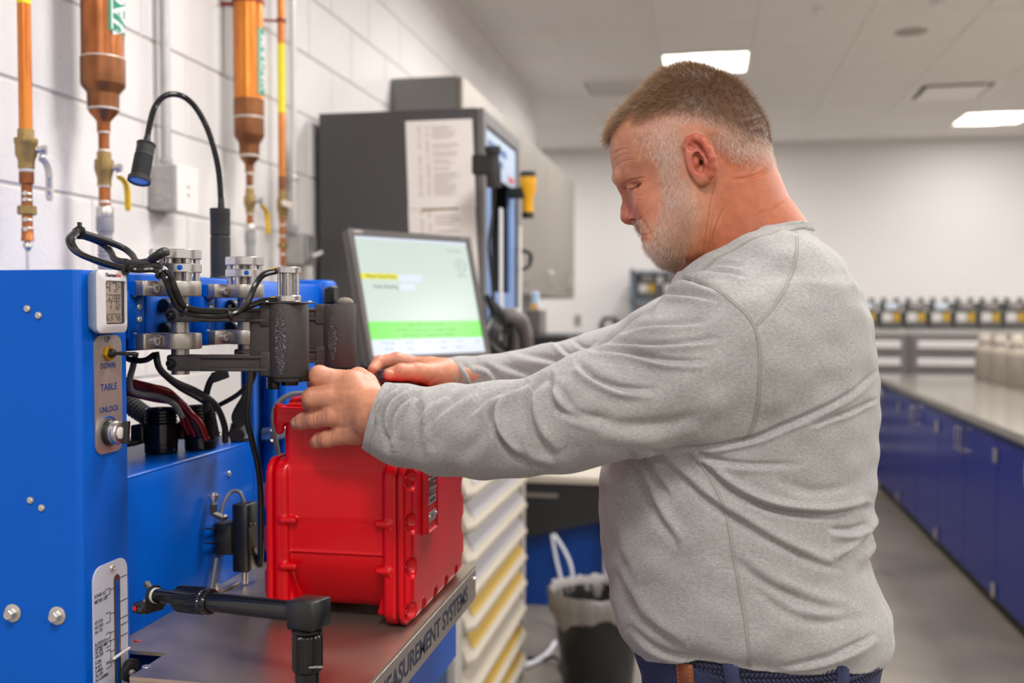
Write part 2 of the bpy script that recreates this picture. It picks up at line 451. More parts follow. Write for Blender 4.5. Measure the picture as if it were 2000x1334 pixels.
for x, y in lights:
    if abs(x - GX[8]) < .01 and abs(y - GY[18]) < .01: lab = 'lit square ceiling panel showing just above the man’s grey brown hair'
    elif abs(x - GX[12]) < .01 and abs(y - GY[22]) < .01: lab = 'lit square ceiling panel at the far right just before the far wall'
    else: lab = 'lit square ceiling panel %s, out of plain view' % ('hidden behind the man’s head' if y > 8.5 and x < 1 and x > -1 else 'over the corner past the steel wall cabinets' if y > 8.5 and x < -1 else 'above the man’s far shoulder' if y > 1 and y < 3 and x < 1 else 'over the steel wall cabinets' if y > 3 and y < 5 and x < 1 else 'beyond the picture to the right' if y > 1 else 'behind the camera')
    ceiling_light(x, y, lab)
# return grille and supply plaque
x, y = GX[7], GY[19]
t = thing('ceiling_vent', (x + .3, y + .3, ZC), 'louvred grey return grille in the ceiling left of the man’s hair', 'vent')
f = MB()
for a, b, c, d in ((.013, .597, .013, .04), (.013, .597, .57, .597), (.013, .04, .04, .57), (.57, .597, .04, .57)):
    f.box(x + a, x + b, y + c, y + d, ZC - .008, ZC + .02)
f.build('vent_frame', m_grid, t, smooth=False)
MB().box(x + .04, x + .57, y + .04, y + .57, ZC + .05, ZC + .06).build('vent_back', mat('vent_dark', rgb(60, 55, 52), .8), t, smooth=False)
for i in range(18):
    xx = x + .05 + .029 * i
    MB().obox((xx + .012, y + .305, ZC + .012), (.012, 0, .01), (0, .265, 0), (-.001, 0, .0012)).build('slat', m_grid, t, smooth=False)
x, y = GX[11], GY[20]
t = thing('supply_diffuser', (x + .3, y + .3, ZC), 'white square plaque air diffuser with a dark slot round it in the ceiling', 'vent')
MB().box(x + .013, x + .597, y + .013, y + .597, ZC + .07, ZC + .09).build('diffuser_throat', mat('vent_dark', rgb(60, 55, 52), .8), t, smooth=False)
f = MB()
for a, b, c, d in ((.013, .597, .013, .05), (.013, .597, .56, .597), (.013, .05, .05, .56), (.56, .597, .05, .56)):
    f.box(x + a, x + b, y + c, y + d, ZC - .004, ZC + .06)
f.build('diffuser_frame', m_grid, t, smooth=False)
MB().box(x + .085, x + .525, y + .085, y + .525, ZC - .02, ZC - .008, .004).build('plaque', mat('plaque', rgb(245, 240, 235), .4), t, smooth=False)
# round fittings in the tiles
def ceiling_disc(px, py, r, h, name, label, cat):
    p = at(px, py, Z=ZC)
    t = thing(name, p, label, cat)
    MB().lathe(p, (0, 0, -1), [(-.002, r), (h * .3, r), (h * .6, r * .93), (h, r * .6)], 28).build('cover', m_white, t)
    MB().lathe(p - V((0, 0, h)), (0, 0, -1), [(0, r * .35), (.012, r * .3), (.02, r * .1)], 16).build('sensor_eye', m_grid, t)
ceiling_disc(1601, 16, .045, .02, 'smoke_detector', 'small white round smoke detector above and right of the man’s head', 'detector')
ceiling_disc(1833, 2, .05, .02, 'smoke_detector', 'small white round detector cut off by the top edge of the picture', 'detector')
p = at(1780, 60, Z=ZC)
t = thing('ceiling_speaker', p, 'flat round speaker grille set in a ceiling tile', 'speaker')
MB().lathe(p, (0, 0, -1), [(-.002, .11), (.004, .11), (.007, .1)], 32).build('speaker_ring', m_tile, t)
MB().lathe(p, (0, 0, -1), [(.004, .1), (.0075, .095), (.009, .04)], 32).build('speaker_mesh', mat('speaker_mesh', rgb(176, 168, 160), .7, noise=.1, nscale=400), t)
# ------------------------------------------------------------------ far side of the room
m_steel = mat('brushed_steel', rgb(158, 151, 143), .5, metal=.7, noise=.06, nscale=8, stretch=(40, 40, 1))
m_cabside = mat('cabinet_side_grey', rgb(122, 120, 119), .45)
m_dark = mat('dark_grey_steel', rgb(66, 65, 66), .45, bump=.05, bscale=600)
m_black = mat('black_plastic', rgb(26, 26, 27), .38)
m_blackm = mat('black_matte', rgb(34, 33, 33), .6)
m_bluedoor = mat('navy_door', rgb(28, 42, 116), .22, noise=.03, nscale=3, spec=.08)
m_chrome = mat('chrome', rgb(205, 202, 198), .18, metal=1)
m_counter = mat('counter_top', rgb(142, 136, 128), .14, noise=.04, nscale=12)
m_edge = mat('counter_edge', rgb(104, 100, 94), .35)
m_kick = mat('toe_kick', rgb(40, 37, 34), .6)
m_grey = mat('mid_grey_paint', rgb(118, 112, 110), .5)
m_lgrey = mat('light_grey_paint', rgb(176, 172, 168), .45)
m_pale = mat('pale_label', rgb(214, 210, 206), .5)
m_yel = mat('yellow_label', rgb(196, 156, 26), .5)
m_meter_grey = mat('meter_grey', rgb(88, 88, 85), .5, bump=.1, bscale=120)
def cab_handle(mb, p, up, out, L=.1, r=.005, so=.03):
    p, up, out = V(p), V(up), V(out)
    a, b = p - up * L / 2, p + up * L / 2
    mb.tube(smooth_path([a, a + out * so * .7, a + out * so + up * .012, b + out * so - up * .012, b + out * so * .7, b], 4), r, 8)
# wall cabinets, four units
for i in range(4):
    y0, y1 = 4.07 + .895 * i, 4.07 + .895 * (i + 1)
    lab = ['grey steel wall cabinet nearest the tall dark cabinet, its grey end panel showing', 'second steel wall cabinet along the block wall from its grey end panel', 'third steel wall cabinet along the block wall, behind the yellow flashlight', 'last steel wall cabinet before the corner of the block wall'][i]
    t = thing('wall_cabinet', (-1.16, (y0 + y1) / 2, 1.55), lab, 'cabinet', 'steel wall cabinets')
    MB().box(-1.316, -1.03, y0 + .001, y1 - .001, 1.55, 2.446, .003).build('body', m_cabside, t, smooth=False)
    for k in range(2):
        a = y0 + .4475 * k
        d = MB().box(-1.028, -1.005, a + .003, a + .4445, 1.553, 2.443, .004).build('door', m_steel, t, smooth=False)
        h = MB(); cab_handle(h, (-1.005, a + (.40 if k == 0 else .045), 1.66), (0, 0, 1), (1, 0, 0)); h.build('handle', m_chrome, d)
# island of navy cabinets under one worktop
bounds = [3.86, 5.07, 6.28, 7.48, 8.68]
names = ['navy double door floor cabinet cut by the right edge of the picture', 'navy double door floor cabinet second from the right edge, with a bright bow handle', 'navy double door floor cabinet third from the right edge, beside the man’s back', 'navy double door floor cabinet at the far end of the row, near the grey drawers']
for i in range(4):
    y0, y1 = bounds[i], bounds[i + 1]
    t = thing('floor_cabinet', (1.7, (y0 + y1) / 2, 0), names[i], 'cabinet', 'navy floor cabinets')
    MB().box(1.385, 2.6, y0 + .001, y1 - .001, .085, .885).build('body', m_bluedoor, t, smooth=False)
    MB().box(1.42, 2.56, y0 + .001, y1 - .001, 0, .085).build('toe_kick', m_kick, t, smooth=False)
    for k in range(2):
        a = y0 + (y1 - y0) / 2 * k; b = a + (y1 - y0) / 2
        d = MB().box(1.36, 1.384, a + .003, b - .003, .09, .875, .004).build('door', m_bluedoor, t, smooth=False)
        hy = b - .045 if k == 0 else a + .045
        h = MB(); cab_handle(h, (1.36, hy, .775), (0, 0, 1), (-1, 0, 0), .115, .0055, .034); h.build('handle', m_chrome, d)
        hg = a + .012 if k == 0 else b - .012
        for z in (.13, .775):
            MB().cone((1.353, hg, z - .035), (1.353, hg, z + .035), .008, n=10).build('hinge', m_chrome, d)
t = thing('worktop', (2, 6.2, .885), 'long shiny beige worktop over the navy cabinets with a dark front edge', 'worktop')
MB().box(1.345, 2.66, 3.8, 8.72, .91, .927, .003).build('top_sheet', m_counter, t, smooth=False)
MB().box(1.335, 2.65, 3.8, 8.71, .8855, .9095, .003).build('front_edge', m_edge, t, smooth=False)
# grey canisters on the worktop
m_can = mat('canister_grey', rgb(126, 116, 106), .5, bump=.08, bscale=90)
m_cancap = mat('canister_cap', rgb(178, 166, 152), .45)
k = 0
for row, x in enumerate((2.1, 2.36)):
    for j in range(5):
        y = 8.2 - .4 * j + .1 * row
        lab = ['grey brown canister, %s in the front row on the beige worktop', 'grey brown canister, %s in the back row on the beige worktop'][row] % ['farthest', 'second from the far end', 'third from the far end', 'fourth from the far end', 'nearest'][j]
        if k == 0:
            can = t = thing('canister', (x, y, .927), lab, 'canister', 'grey canisters on the worktop')
            b = MB()
            b.lathe((x, y, .927), (0, 0, 1), [(0, .062), (.006, .068), (.235, .068), (.262, .06), (.275, .045), (.3, .04)], 24)
            b.build('body', m_can, t)
            MB().lathe((x, y, 1.225), (0, 0, 1), [(0, .046), (.045, .046), (.055, .04)], 20).build('cap', m_cancap, t)
            MB().lathe((x, y, 1.15), (0, 0, 1), [(0, .0685), (.03, .0695), (.034, .066)], 24, caps=False).build('band', m_cancap, t)
        else:
            t = copy_tree(can); t.location = (x, y, .927); t['label'] = lab
        k += 1
# grey drawer cabinets along the far wall
for i in range(5):
    x0 = 1.07 + .72 * (i - 1)
    lab = ['grey drawer cabinet by the far wall hidden behind the man’s shoulder', 'grey drawer cabinet by the far wall just right of the man’s back', 'grey drawer cabinet by the far wall between the man and the canisters', 'grey drawer cabinet by the far wall behind the canisters', 'grey drawer cabinet by the far wall at the right edge of the picture'][i]
    t = thing('drawer_cabinet', (x0 + .36, 9.85, 0), lab, 'cabinet', 'grey drawer cabinets')
    MB().box(x0 + .002, x0 + .718, 9.5, 10.25, .02, 1.24, .004).build('body', m_grey, t, smooth=False)
    MB().box(x0 + .001, x0 + .719, 9.485, 10.27, 1.24, 1.285, .004).build('cabinet_top', m_lgrey, t, smooth=False)
    for k in range(7):
        z = 1.075 - .155 * k
        d = MB().box(x0 + .03, x0 + .69, 9.478, 9.499, z, z + .148, .004).build('drawer', m_grey, t, smooth=False)
        MB().box(x0 + .07, x0 + .65, 9.455, 9.479, z + .035, z + .108, .012).build('pull', m_pale, d)
# meters standing on those cabinets
def bg_meter(x, y, z, lab, white):
    t = thing('grey_gas_meter', (x, y, z), lab, 'gas meter', 'grey gas meters at the far wall')
    b = MB()
    b.box(x - .1, x + .1, y - .07, y + .09, z, z + .175, .018)
    b.box(x - .092, x + .092, y - .055, y + .08, z + .17, z + .25, .015)
    for s in (-1, 1): b.lathe((x + s * .055, y, z + .24), (0, 0, 1), [(0, .022), (.03, .022), (.032, .027), (.046, .027)], 14)
    b.build('body', m_meter_grey, t)
    MB().box(x - .05, x + .055, y - .085, y - .056, z + .18, z + .24, .006).build('index_box', mat('index_grey', rgb(150, 142, 138), .4) if not white else mat('index_white', rgb(214, 222, 238), .3), t)
    MB().box(x - .075, x + .01, y - .073, y - .0705, z + .075, z + .155).build('label_plate', m_pale, t, smooth=False)
    MB().box(x + .02, x + .075, y - .073, y - .0705, z + .075, z + .155).build('warning_tag', m_yel, t, smooth=False)
    return t
ords = ['partly hidden by the man', 'second from the man', 'third from the man', 'fourth from the man', 'fifth from the man', 'sixth from the man', 'next to the right edge', 'cut by the right edge']
for i in range(8):
    x = at(1690 + 48.3 * i, 637, Y=9.6).x
    bg_meter(x, 9.62, 1.286, 'grey gas meter on the far cabinets, ' + ords[i], i in (0, 1, 3))
# rack with more meters left of the chin
xa, xb = at(1236, 600, Y=9.8).x, at(1236, 600, Y=9.8).x + .95
t = thing('meter_rack', ((xa + xb) / 2, 10.0, 0), 'blue grey steel shelf rack against the far wall below the man’s chin', 'rack')
m_rack = mat('rack_paint', rgb(112, 122, 134), .45)
for x in (xa, xb):
    for y in (9.7, 10.2): MB().box(x - .02, x + .02, y - .02, y + .02, 0, 1.86, .003).build('post', m_rack, t, smooth=False)
for z in (.3, .75, 1.2, 1.56, 1.84): MB().box(xa - .02, xb + .02, 9.68, 10.22, z - .035, z, .004).build('shelf', m_rack, t, smooth=False)
for i, x in enumerate((xa + .14, xa + .38, xa + .62)):
    bg_meter(x, 9.8, 1.561, 'grey gas meter on the upper rack shelf, ' + ['at the left post', 'second from the left post', 'third from the left post'][i], False)
for i, x in enumerate((xa + .14, xa + .38, xa + .62)):
    bg_meter(x, 9.8, 1.201, 'grey gas meter on the lower rack shelf, ' + ['at the left post', 'second from the left post', 'third from the left post'][i], False)
# outlet and black case on the far wall
p = at(1128, 626, Y=YF)
t = thing('wall_outlet', p, 'small grey wall outlet on the far wall right of the steel cabinets', 'outlet')
MB().box(p.x - .036, p.x + .036, YF - .006, YF - .0005, p.z - .06, p.z + .06, .003).build('cover', m_lgrey, t)
for s in (-1, 1): MB().box(p.x - .016, p.x + .016, YF - .008, YF - .0061, p.z + s * .025 - .014, p.z + s * .025 + .014, .0008).build('socket', m_dark, t)
p = at(1190, 640, Y=10.15)
t = thing('wall_case', p, 'small black case with a pale and red front hanging on the far wall', 'case')
MB().prism([(p.x - .08, 10.1, p.z - .12), (p.x + .08, 10.1, p.z - .12), (p.x + .1, 10.1, p.z + .04), (p.x + .06, 10.1, p.z + .11), (p.x - .06, 10.1, p.z + .11), (p.x - .1, 10.1, p.z + .04)], (0, .195, 0)).build('case_shell', m_black, t, bevel=.01)
MB().box(p.x - .045, p.x + .045, 10.08, 10.1, p.z - .06, p.z + .07, .008).build('case_front', m_pale, t)
MB().box(p.x - .05, p.x + .05, 10.075, 10.1, p.z - .1, p.z - .065, .005).build('red_band', mat('red_plastic', rgb(150, 40, 34), .4), t)
# ------------------------------------------------------------------ tall dark test cabinet
t = thing('test_cabinet', (-1.0, 3.5, 1.0), 'tall dark grey test cabinet with printed sheets on its side and a blue framed window', 'cabinet')
b = MB()
b.box(-1.29, -.745, 3.2, 3.215, 1.005, 2.13)           # near side panel
b.box(-1.29, -.745, 3.825, 3.84, 1.005, 2.13); b.box(-1.29, -1.275, 3.215, 3.825, 1.005, 2.13)
b.box(-1.275, -.745, 3.215, 3.825, 2.11, 2.13); b.box(-1.275, -.745, 3.215, 3.825, 1.005, 1.03)
b.build('body', m_dark, t, smooth=False)
f = MB()
f.box(-.745, -.72, 3.2, 3.245, 1.005, 2.13, .004); f.box(-.745, -.72, 3.795, 3.84, 1.005, 2.13, .004)
f.box(-.745, -.72, 3.245, 3.795, 2.08, 2.13, .004); f.box(-.745, -.72, 3.245, 3.795, 1.005, 1.06, .004)
f.build('front_frame', mat('frame_grey', rgb(96, 93, 92), .4), t, smooth=False)
m_bluepan = mat('pale_blue_panel', rgb(120, 150, 200), .4)
MB().box(-.742, -.728, 3.246, 3.794, 1.93, 2.079).build('sign_panel', mat('sign_panel_blue', rgb(178, 196, 220), .35), t, smooth=False)
for k, (a, bb) in enumerate(((3.3, 3.62), (3.3, 3.55))):
    MB().box(-.7282, -.727, a, bb, 2.02 - .045 * k, 2.045 - .045 * k).build('sign_line', mat('sign_blue', rgb(60, 96, 160), .4), t, smooth=False)
MB().box(-.7282, -.727, 3.66, 3.76, 1.945, 1.965).build('sign_line', mat('sign_red', rgb(196, 60, 44), .4), t, smooth=False)
MB().box(-.742, -.73, 3.246, 3.36, 1.42, 1.93).build('window_panel', m_bluepan, t, smooth=False)
MB().box(-.742, -.73, 3.70, 3.794, 1.42, 1.93).build('window_panel', m_bluepan, t, smooth=False)
MB().box(-.742, -.73, 3.36, 3.70, 1.42, 1.53).build('window_panel', m_bluepan, t, smooth=False)
MB().box(-.95, -.94, 3.246, 3.794, 1.04, 2.1).build('window_back', mat('window_dark', rgb(40, 44, 48), .3), t, smooth=False)
ch = MB()
for i in range(26): ch.sphere((-.80, 3.50, 1.10 + .031 * i), .012, n=6, m=4)
for i in range(26): ch.sphere((-.80, 3.60, 1.10 + .031 * i), .009, n=6, m=4)
ch = ch.build('bead_column', mat('bead_grey', rgb(170, 190, 196), .35), t); ch['kind'] = 'stuff'
for y in (3.44, 3.66): MB().cone((-.85, y, 1.03), (-.85, y, 1.93), .012, n=10).build('inner_rod', mat('inner_rod', rgb(90, 110, 110), .3, metal=.6), t)
for k in range(4): MB().tube(smooth_path([(-.8, 3.28 + .1 * k, 1.06), (-.76, 3.32 + .1 * k, 1.12 + .03 * k), (-.78, 3.3 + .11 * k, 1.25), (-.82, 3.36 + .1 * k, 1.36)]), .012, 8).build('inner_hose', m_black, t)
# papers on the near side panel (flat sheets)
m_paper = mat('paper', rgb(224, 216, 210), .7); m_print = mat('print_grey', rgb(172, 160, 154), .7); m_print2 = mat('print_tan', rgb(150, 138, 112), .7)
def sheet(c4, y, label, rows, first, clips=None):
    P = [at(px, py, Y=y) for px, py in c4]     # tl tr br bl
    t = thing('printed_sheet', (sum((p.x for p in P)) / 4, y, P[3].z), label, 'paper', 'printed sheets on the dark cabinet')
    MB().prism([p + V((0, .0006, 0)) for p in P], (0, -.0012, 0)).build('paper', m_paper, t, smooth=False)
    tl, tr, br, bl_ = P
    def q(u, v): return (tl * (1 - u) + tr * u) * (1 - v) + (bl_ * (1 - u) + br * u) * v
    m = MB(); r = random.Random(first)
    for i in range(rows):
        v = .07 + .80 * i / rows
        for a, bb in ((.17, .23), (.29, .35), (.39, .39 + r.uniform(.2, .4))):
            if r.random() < .85:
                m.prism([q(a, v) - V((0, .0008, 0)), q(bb, v) - V((0, .0008, 0)), q(bb, v + .35 * .8 / rows) - V((0, .0008, 0)), q(a, v + .35 * .8 / rows) - V((0, .0008, 0))], (0, -.0003, 0))
    o = m.build('print_rows', m_print, t, smooth=False); o['kind'] = 'stuff'
    return t, q
sheet([(792, 237), (922, 232), (930, 404), (798, 408)], 3.196, 'upper printed sheet of close rows taped to the side of the dark cabinet', 36, 3)
t2, q = sheet([(797, 402), (928, 398), (938, 600), (806, 604)], 3.1985, 'lower printed table sheet partly tucked under the upper sheet', 22, 5)
MB().prism([q(.2, .02) - V((0, .001, 0)), q(.75, .01) - V((0, .001, 0)), q(.75, .05) - V((0, .001, 0)), q(.2, .06) - V((0, .001, 0))], (0, -.0003, 0)).build('print_heading', m_print2, t2, smooth=False)
# things clipped to the front of the cabinet
t = thing('inspection_lamp', at(962, 330, X=-.66), 'black inspection lamp clipped upright on the front corner of the dark cabinet', 'lamp')
p = at(962, 285, X=-.66); p2 = at(965, 366, X=-.66)
MB().lathe(p, p2 - p, [(0, .026), (.02, .026), (.024, .02), (.05, .02), (.06, .024), ((p2 - p).length, .024)], 16).build('lamp_body', m_blackm, t)
MB().obox(p.lerp(p2, .45) + V((-.035, 0, 0)), (.03, 0, 0), (0, .02, 0), (0, 0, .03), .003).build('clip', m_black, t)
MB().tube(smooth_path([p2, at(962, 420, X=-.67), at(955, 480, X=-.68), at(962, 560, X=-.68), at(968, 640, X=-.69)]), .005, 8).build('cord', m_black, t)
p = at(1031, 336, X=-.66); p2 = at(1031, 428, X=-.66)
t = thing('flashlight', p2, 'yellow flashlight with black ends held on a clip beside the dark cabinet', 'flashlight')
m_fy = mat('flashlight_yellow', rgb(238, 172, 16), .4)
L = (p2 - p).length
MB().lathe(p, p2 - p, [(0, .03), (.02, .03)], 18).build('lens_cap', m_black, t)
MB().lathe(p + V((0, 0, -.02)), p2 - p, [(0, .031), (.05, .031), (.075, .021), (L - .045, .021)], 18).build('flashlight_body', m_fy, t)
MB().lathe(p + (p2 - p) * (1 - .025 / L), p2 - p, [(0, .022), (.022, .022)], 18).build('end_cap', m_black, t)
MB().obox(p.lerp(p2, .45) + V((-.04, -.01, 0)), (.03, 0, 0), (0, .016, 0), (0, 0, .02), .003).build('clip', m_black, t)
t = thing('black_hook', at(1030, 508, X=-.68), 'black curved hook handle on the far edge of the dark cabinet', 'hook')
MB().tube(smooth_path([V((-.722, 3.80, at(1022, 488, X=-.70).z)), at(1034, 494, X=-.68), at(1036, 510, X=-.68), at(1030, 522, X=-.69), V((-.722, 3.80, at(1022, 527, X=-.70).z))]), .008, 8).build('hook_bow', m_black, t)
for (xa_, ya_, xb_, yb_, nm, lb) in ((975, 405, 982, 665, 'pale_rod', 'pale flat upright rod standing in front of the blue framed window'), (1013, 440, 1018, 640, 'pale_rod', 'thin pale upright rod at the far side of the blue framed window')):
    a, b_ = at(xa_, ya_, X=-.69), at(xb_, yb_, X=-.69)
    t = thing(nm, b_, lb, 'rod', 'pale upright rods')
    MB().obox((a + b_) / 2, (.004, 0, 0), (0, .016, 0), (0, 0, (a.z - b_.z) / 2), .002).build('rod_bar', m_pale, t)
    MB().obox(b_, (.012, 0, 0), (0, .022, 0), (0, 0, .02), .003).build('rod_foot', m_dark, t)
# riser shelf, grey box and hose beyond the cabinet
t = thing('riser_shelf', (-.9, 4.4, .7), 'black steel riser shelf beyond the dark cabinet, above the raised far sleeve', 'shelf')
MB().box(-1.318, -.56, 4.08, 4.6, 1.325, 1.36, .004).build('shelf_board', m_blackm, t, smooth=False)
MB().box(-1.318, -.6, 4.1, 4.58, 1.24, 1.324, .004).build('shelf_tray', m_dark, t, smooth=False)
for y in (4.15, 4.5): MB().prism([(-1.318, y, 1.238), (-.75, y, 1.238), (-1.318, y, 1.0)], (0, .02, 0)).build('wall_bracket', m_black, t, smooth=False)
p = at(1045, 655, Y=4.3)
t = thing('grey_device', (p.x, 4.3, 1.36), 'grey box device with a bright blue and orange display on the black riser shelf', 'device')
MB().box(p.x - .06, p.x + .035, 4.25, 4.4, 1.3605, 1.47, .006).build('device_body', mat('device_grey', rgb(110, 104, 100), .5), t, smooth=False)
MB().box(p.x - .012, p.x + .02, 4.262, 4.29, 1.471, 1.545, .004).build('display', mat('display_blue', rgb(190, 215, 245), .4), t, smooth=False)
MB().box(p.x - .012, p.x + .02, 4.258, 4.2615, 1.471, 1.493).build('display_band', mat('display_orange', rgb(240, 180, 80), .4), t, smooth=False)
t = thing('grey_hose', at(1010, 640, X=-.66), 'grey ribbed hose bending down beside the dark cabinet', 'hose')
pts = smooth_path([at(985, 618, X=-.68), at(1002, 616, X=-.64), at(1018, 628, X=-.64), at(1026, 655, X=-.64), at(1028, 680, X=-.66)], 12)
MB().tube(pts, [.024 + .003 * (i % 2) for i in range(len(pts))], 12).build('hose_wall', m_grey, t, ang=20)
t = thing('cable_tangle', at(960, 640, X=-.70), 'tangle of black cables and fittings at the foot of the blue framed window', 'cables')
for k in range(6):
    a = at(945 + 6 * k, 640 + 5 * k, X=-.70)
    MB().tube(smooth_path([a + V((.01, 0, .1)), a + V((.02, .05, .04)), a + V((0, .02, -.03)), a + V((.02, .08, -.08))]), .011, 8).build('cable', m_black, t)
# ------------------------------------------------------------------ small drawer cabinet (cream pulls) under it
t = thing('parts_cabinet', (-1.0, 3.25, 0), 'parts cabinet with many shallow cream drawers labelled white and yellow', 'cabinet')
m_cream = mat('cream_plastic', rgb(166, 156, 141), .45, noise=.02, nscale=20); m_wlab = mat('white_insert', rgb(162, 160, 164), .3); m_ylab = mat('yellow_insert', rgb(186, 152, 62), .45)
y0, y1 = 2.72, 3.80
MB().box(-1.3, -.735, y0 + .012, y1, .03, 1.0, .002).build('body', mat('cabinet_greige', rgb(172, 166, 160), .45), t, smooth=False)
MB().box(-1.3, -.72, y0, y0 + .011, .03, 1.0).build('side_panel', mat('side_blue_grey', rgb(92, 108, 134), .45), t, smooth=False)
MB().box(-.735, -.70, y0 + .012, y0 + .1, .03, 1.0, .002).build('corner_post', mat('cabinet_greige', rgb(172, 166, 160), .45), t, smooth=False)
MB().box(-.735, -.69, y1 - .05, y1, .03, 1.0, .002).build('corner_post', mat('cabinet_greige', rgb(172, 166, 160), .45), t, smooth=False)
kinds = [0, 0, 0, 0, 1, 1, 2, 1, 1, 0]
for k in range(9):
    z = .913 - .0995 * k
    if z < .05: break
    ya, yb = y0 + .105, y1 - .054
    d = MB().box(-.735, -.712, ya, yb, z + .004, z + .092, .002).build('drawer', mat('cabinet_greige', rgb(172, 166, 160), .45), t, smooth=False)
    sec = [(-.712, z + .078), (-.676, z + .022), (-.668, z + .014), (-.668, z + .002), (-.676, z - .002), (-.712, z + .004)]
    pl = MB(); n = len(sec); vs = []
    for (yy, s) in ((ya, .55), (ya + .03, 1), (yb - .03, 1), (yb, .55)):
        for x, zz in sec: vs.append((-.712 + (x + .712) * s, yy, zz))
    fs = [(i * n + j, i * n + (j + 1) % n, (i + 1) * n + (j + 1) % n, (i + 1) * n + j) for i in range(3) for j in range(n)] + [tuple(range(n)), tuple(3 * n + i for i in reversed(range(n)))]
    pl.add(vs, fs); pl.build('pull', m_cream, d, ang=25)
    kk = kinds[k]
    if kk < 2:
        a = V((-.7075, 0, z + .0735)); b_ = V((-.681, 0, z + .0325)); nrm = V((.84, 0, .54)) * .0015
        MB().prism([V((a.x, ya + .07, a.z)) + nrm, V((a.x, yb - .06, a.z)) + nrm, V((b_.x, yb - .045, b_.z)) + nrm, V((b_.x, ya + .055, b_.z)) + nrm], nrm * -.8).build('insert', [m_wlab, m_ylab][kk], d, smooth=False)
# ------------------------------------------------------------------ low desk, bin and cables beyond
t = thing('low_desk', (-.85, 4.9, 0), 'low black and blue desk with a pale top behind the man', 'desk')
MB().box(-1.3, -.36, 4.58, 5.2, .655, .69, .004).build('desktop', mat('desk_top', rgb(186, 176, 162), .4), t, smooth=False)
MB().prism([(-1.29, 4.6, .654), (-.44, 4.6, .654), (-.44, 4.6, .49), (-.86, 4.6, .385), (-1.29, 4.6, .3)], (0, .02, 0)).build('apron', m_blackm, t, smooth=False)
MB().box(-.85, -.68, 4.585, 4.6, .585, .605, .002).build('drawer_pull', mat('pull_dark', rgb(120, 112, 106), .4), t, smooth=False)
MB().box(-1.29, -.47, 4.70, 4.72, .04, .65).build('back_panel', mat('desk_blue', rgb(10, 62, 140), .35), t, smooth=False)
MB().box(-.47, -.40, 4.64, 5.15, 0, .65).build('leg', mat('desk_leg', rgb(170, 170, 180), .5), t, smooth=False)
MB().box(-1.29, -1.2, 4.64, 5.15, 0, .65).build('leg', mat('desk_leg', rgb(170, 170, 180), .5), t, smooth=False)
m_cab_w = mat('white_cable', rgb(196, 196, 202), .4)
for k, (pa, nm) in enumerate((([(1078, 1044), (1086, 1090), (1095, 1130), (1098, 1170)], 'left'), ([(1082, 1044), (1102, 1075), (1116, 1110), (1120, 1165)], 'right'))):
    pts = smooth_path([at(px, py, Y=4.58 - .04 * i) for i, (px, py) in enumerate(pa)] + [V((-.62 + .05 * k, 4.3, .02))])
    tag(MB().tube(pts, .008, 8).build('white_cable', m_cab_w), 'white cable hanging from the desk behind the bin, the %s one of two' % nm, 'cable', 'white cables under the desk')
pts = smooth_path([at(1084, 1255, Z=.012), at(1070, 1275, Z=.012), at(1045, 1293, Z=.012), at(1005, 1306, Z=.012), at(960, 1310, Z=.012)])
tag(MB().tube(pts, .011, 8).build('floor_cable', m_cab_w), 'white cable curving across the floor left of the waste bin', 'cable')
pts = smooth_path([at(1030, 1284, Z=.008), at(1060, 1288, Z=.008), at(1085, 1284, Z=.03), at(1094, 1300, Z=.01), at(1104, 1330, Z=.008), at(1110, 1380, Z=.008)])
tag(MB().tube(pts, .007, 8).build('floor_cable', m_black), 'thin dark cable on the floor beside the waste bin', 'cable')
# waste bin with liner
bx, by = -.40, 3.75
t = thing('waste_bin', (bx, by, 0), 'black round waste bin with a crumpled clear liner over its rim', 'bin')
MB().lathe((bx, by, 0), (0, 0, 1), [(0, .125), (.01, .13), (.37, .168), (.38, .172), (.38, .162), (.02, .12), (.015, 0)], 32, caps=False).build('bin_body', m_black, t)
lm = MB(); n = 72; prof = [(.30, .158), (.37, .160), (.405, .170), (.412, .182), (.395, .190), (.36, .187), (.315, .183)]
vs = []; rr = random.Random(4)
ph = [[rr.uniform(0, 6.28) for _ in range(6)] for _ in prof]
for i, (z, r0) in enumerate(prof):
    for k in range(n):
        a = 2 * math.pi * k / n
        w = sum(math.sin(a * f + ph[min(i, 5)][j]) for j, f in enumerate((3, 7, 11, 17, 23, 31))) / 6
        low = i == len(prof) - 1
        vs.append((bx + (r0 + .012 * w) * math.cos(a), by + (r0 + .012 * w) * math.sin(a), z + .012 * w + (.022 * math.sin(a * 4 + 1) + .012 * math.sin(a * 9) if low else 0)))
fs = [(i * n + k, i * n + (k + 1) % n, (i + 1) * n + (k + 1) % n, (i + 1) * n + k) for i in range(len(prof) - 1) for k in range(n)]
lm.add(vs, fs)
m_liner = mat('bin_liner', rgb(122, 116, 112), .3, noise=.12, nscale=60, bump=.6, bscale=70, bdist=.006)
lo = lm.build('liner', m_liner, t, ang=60)
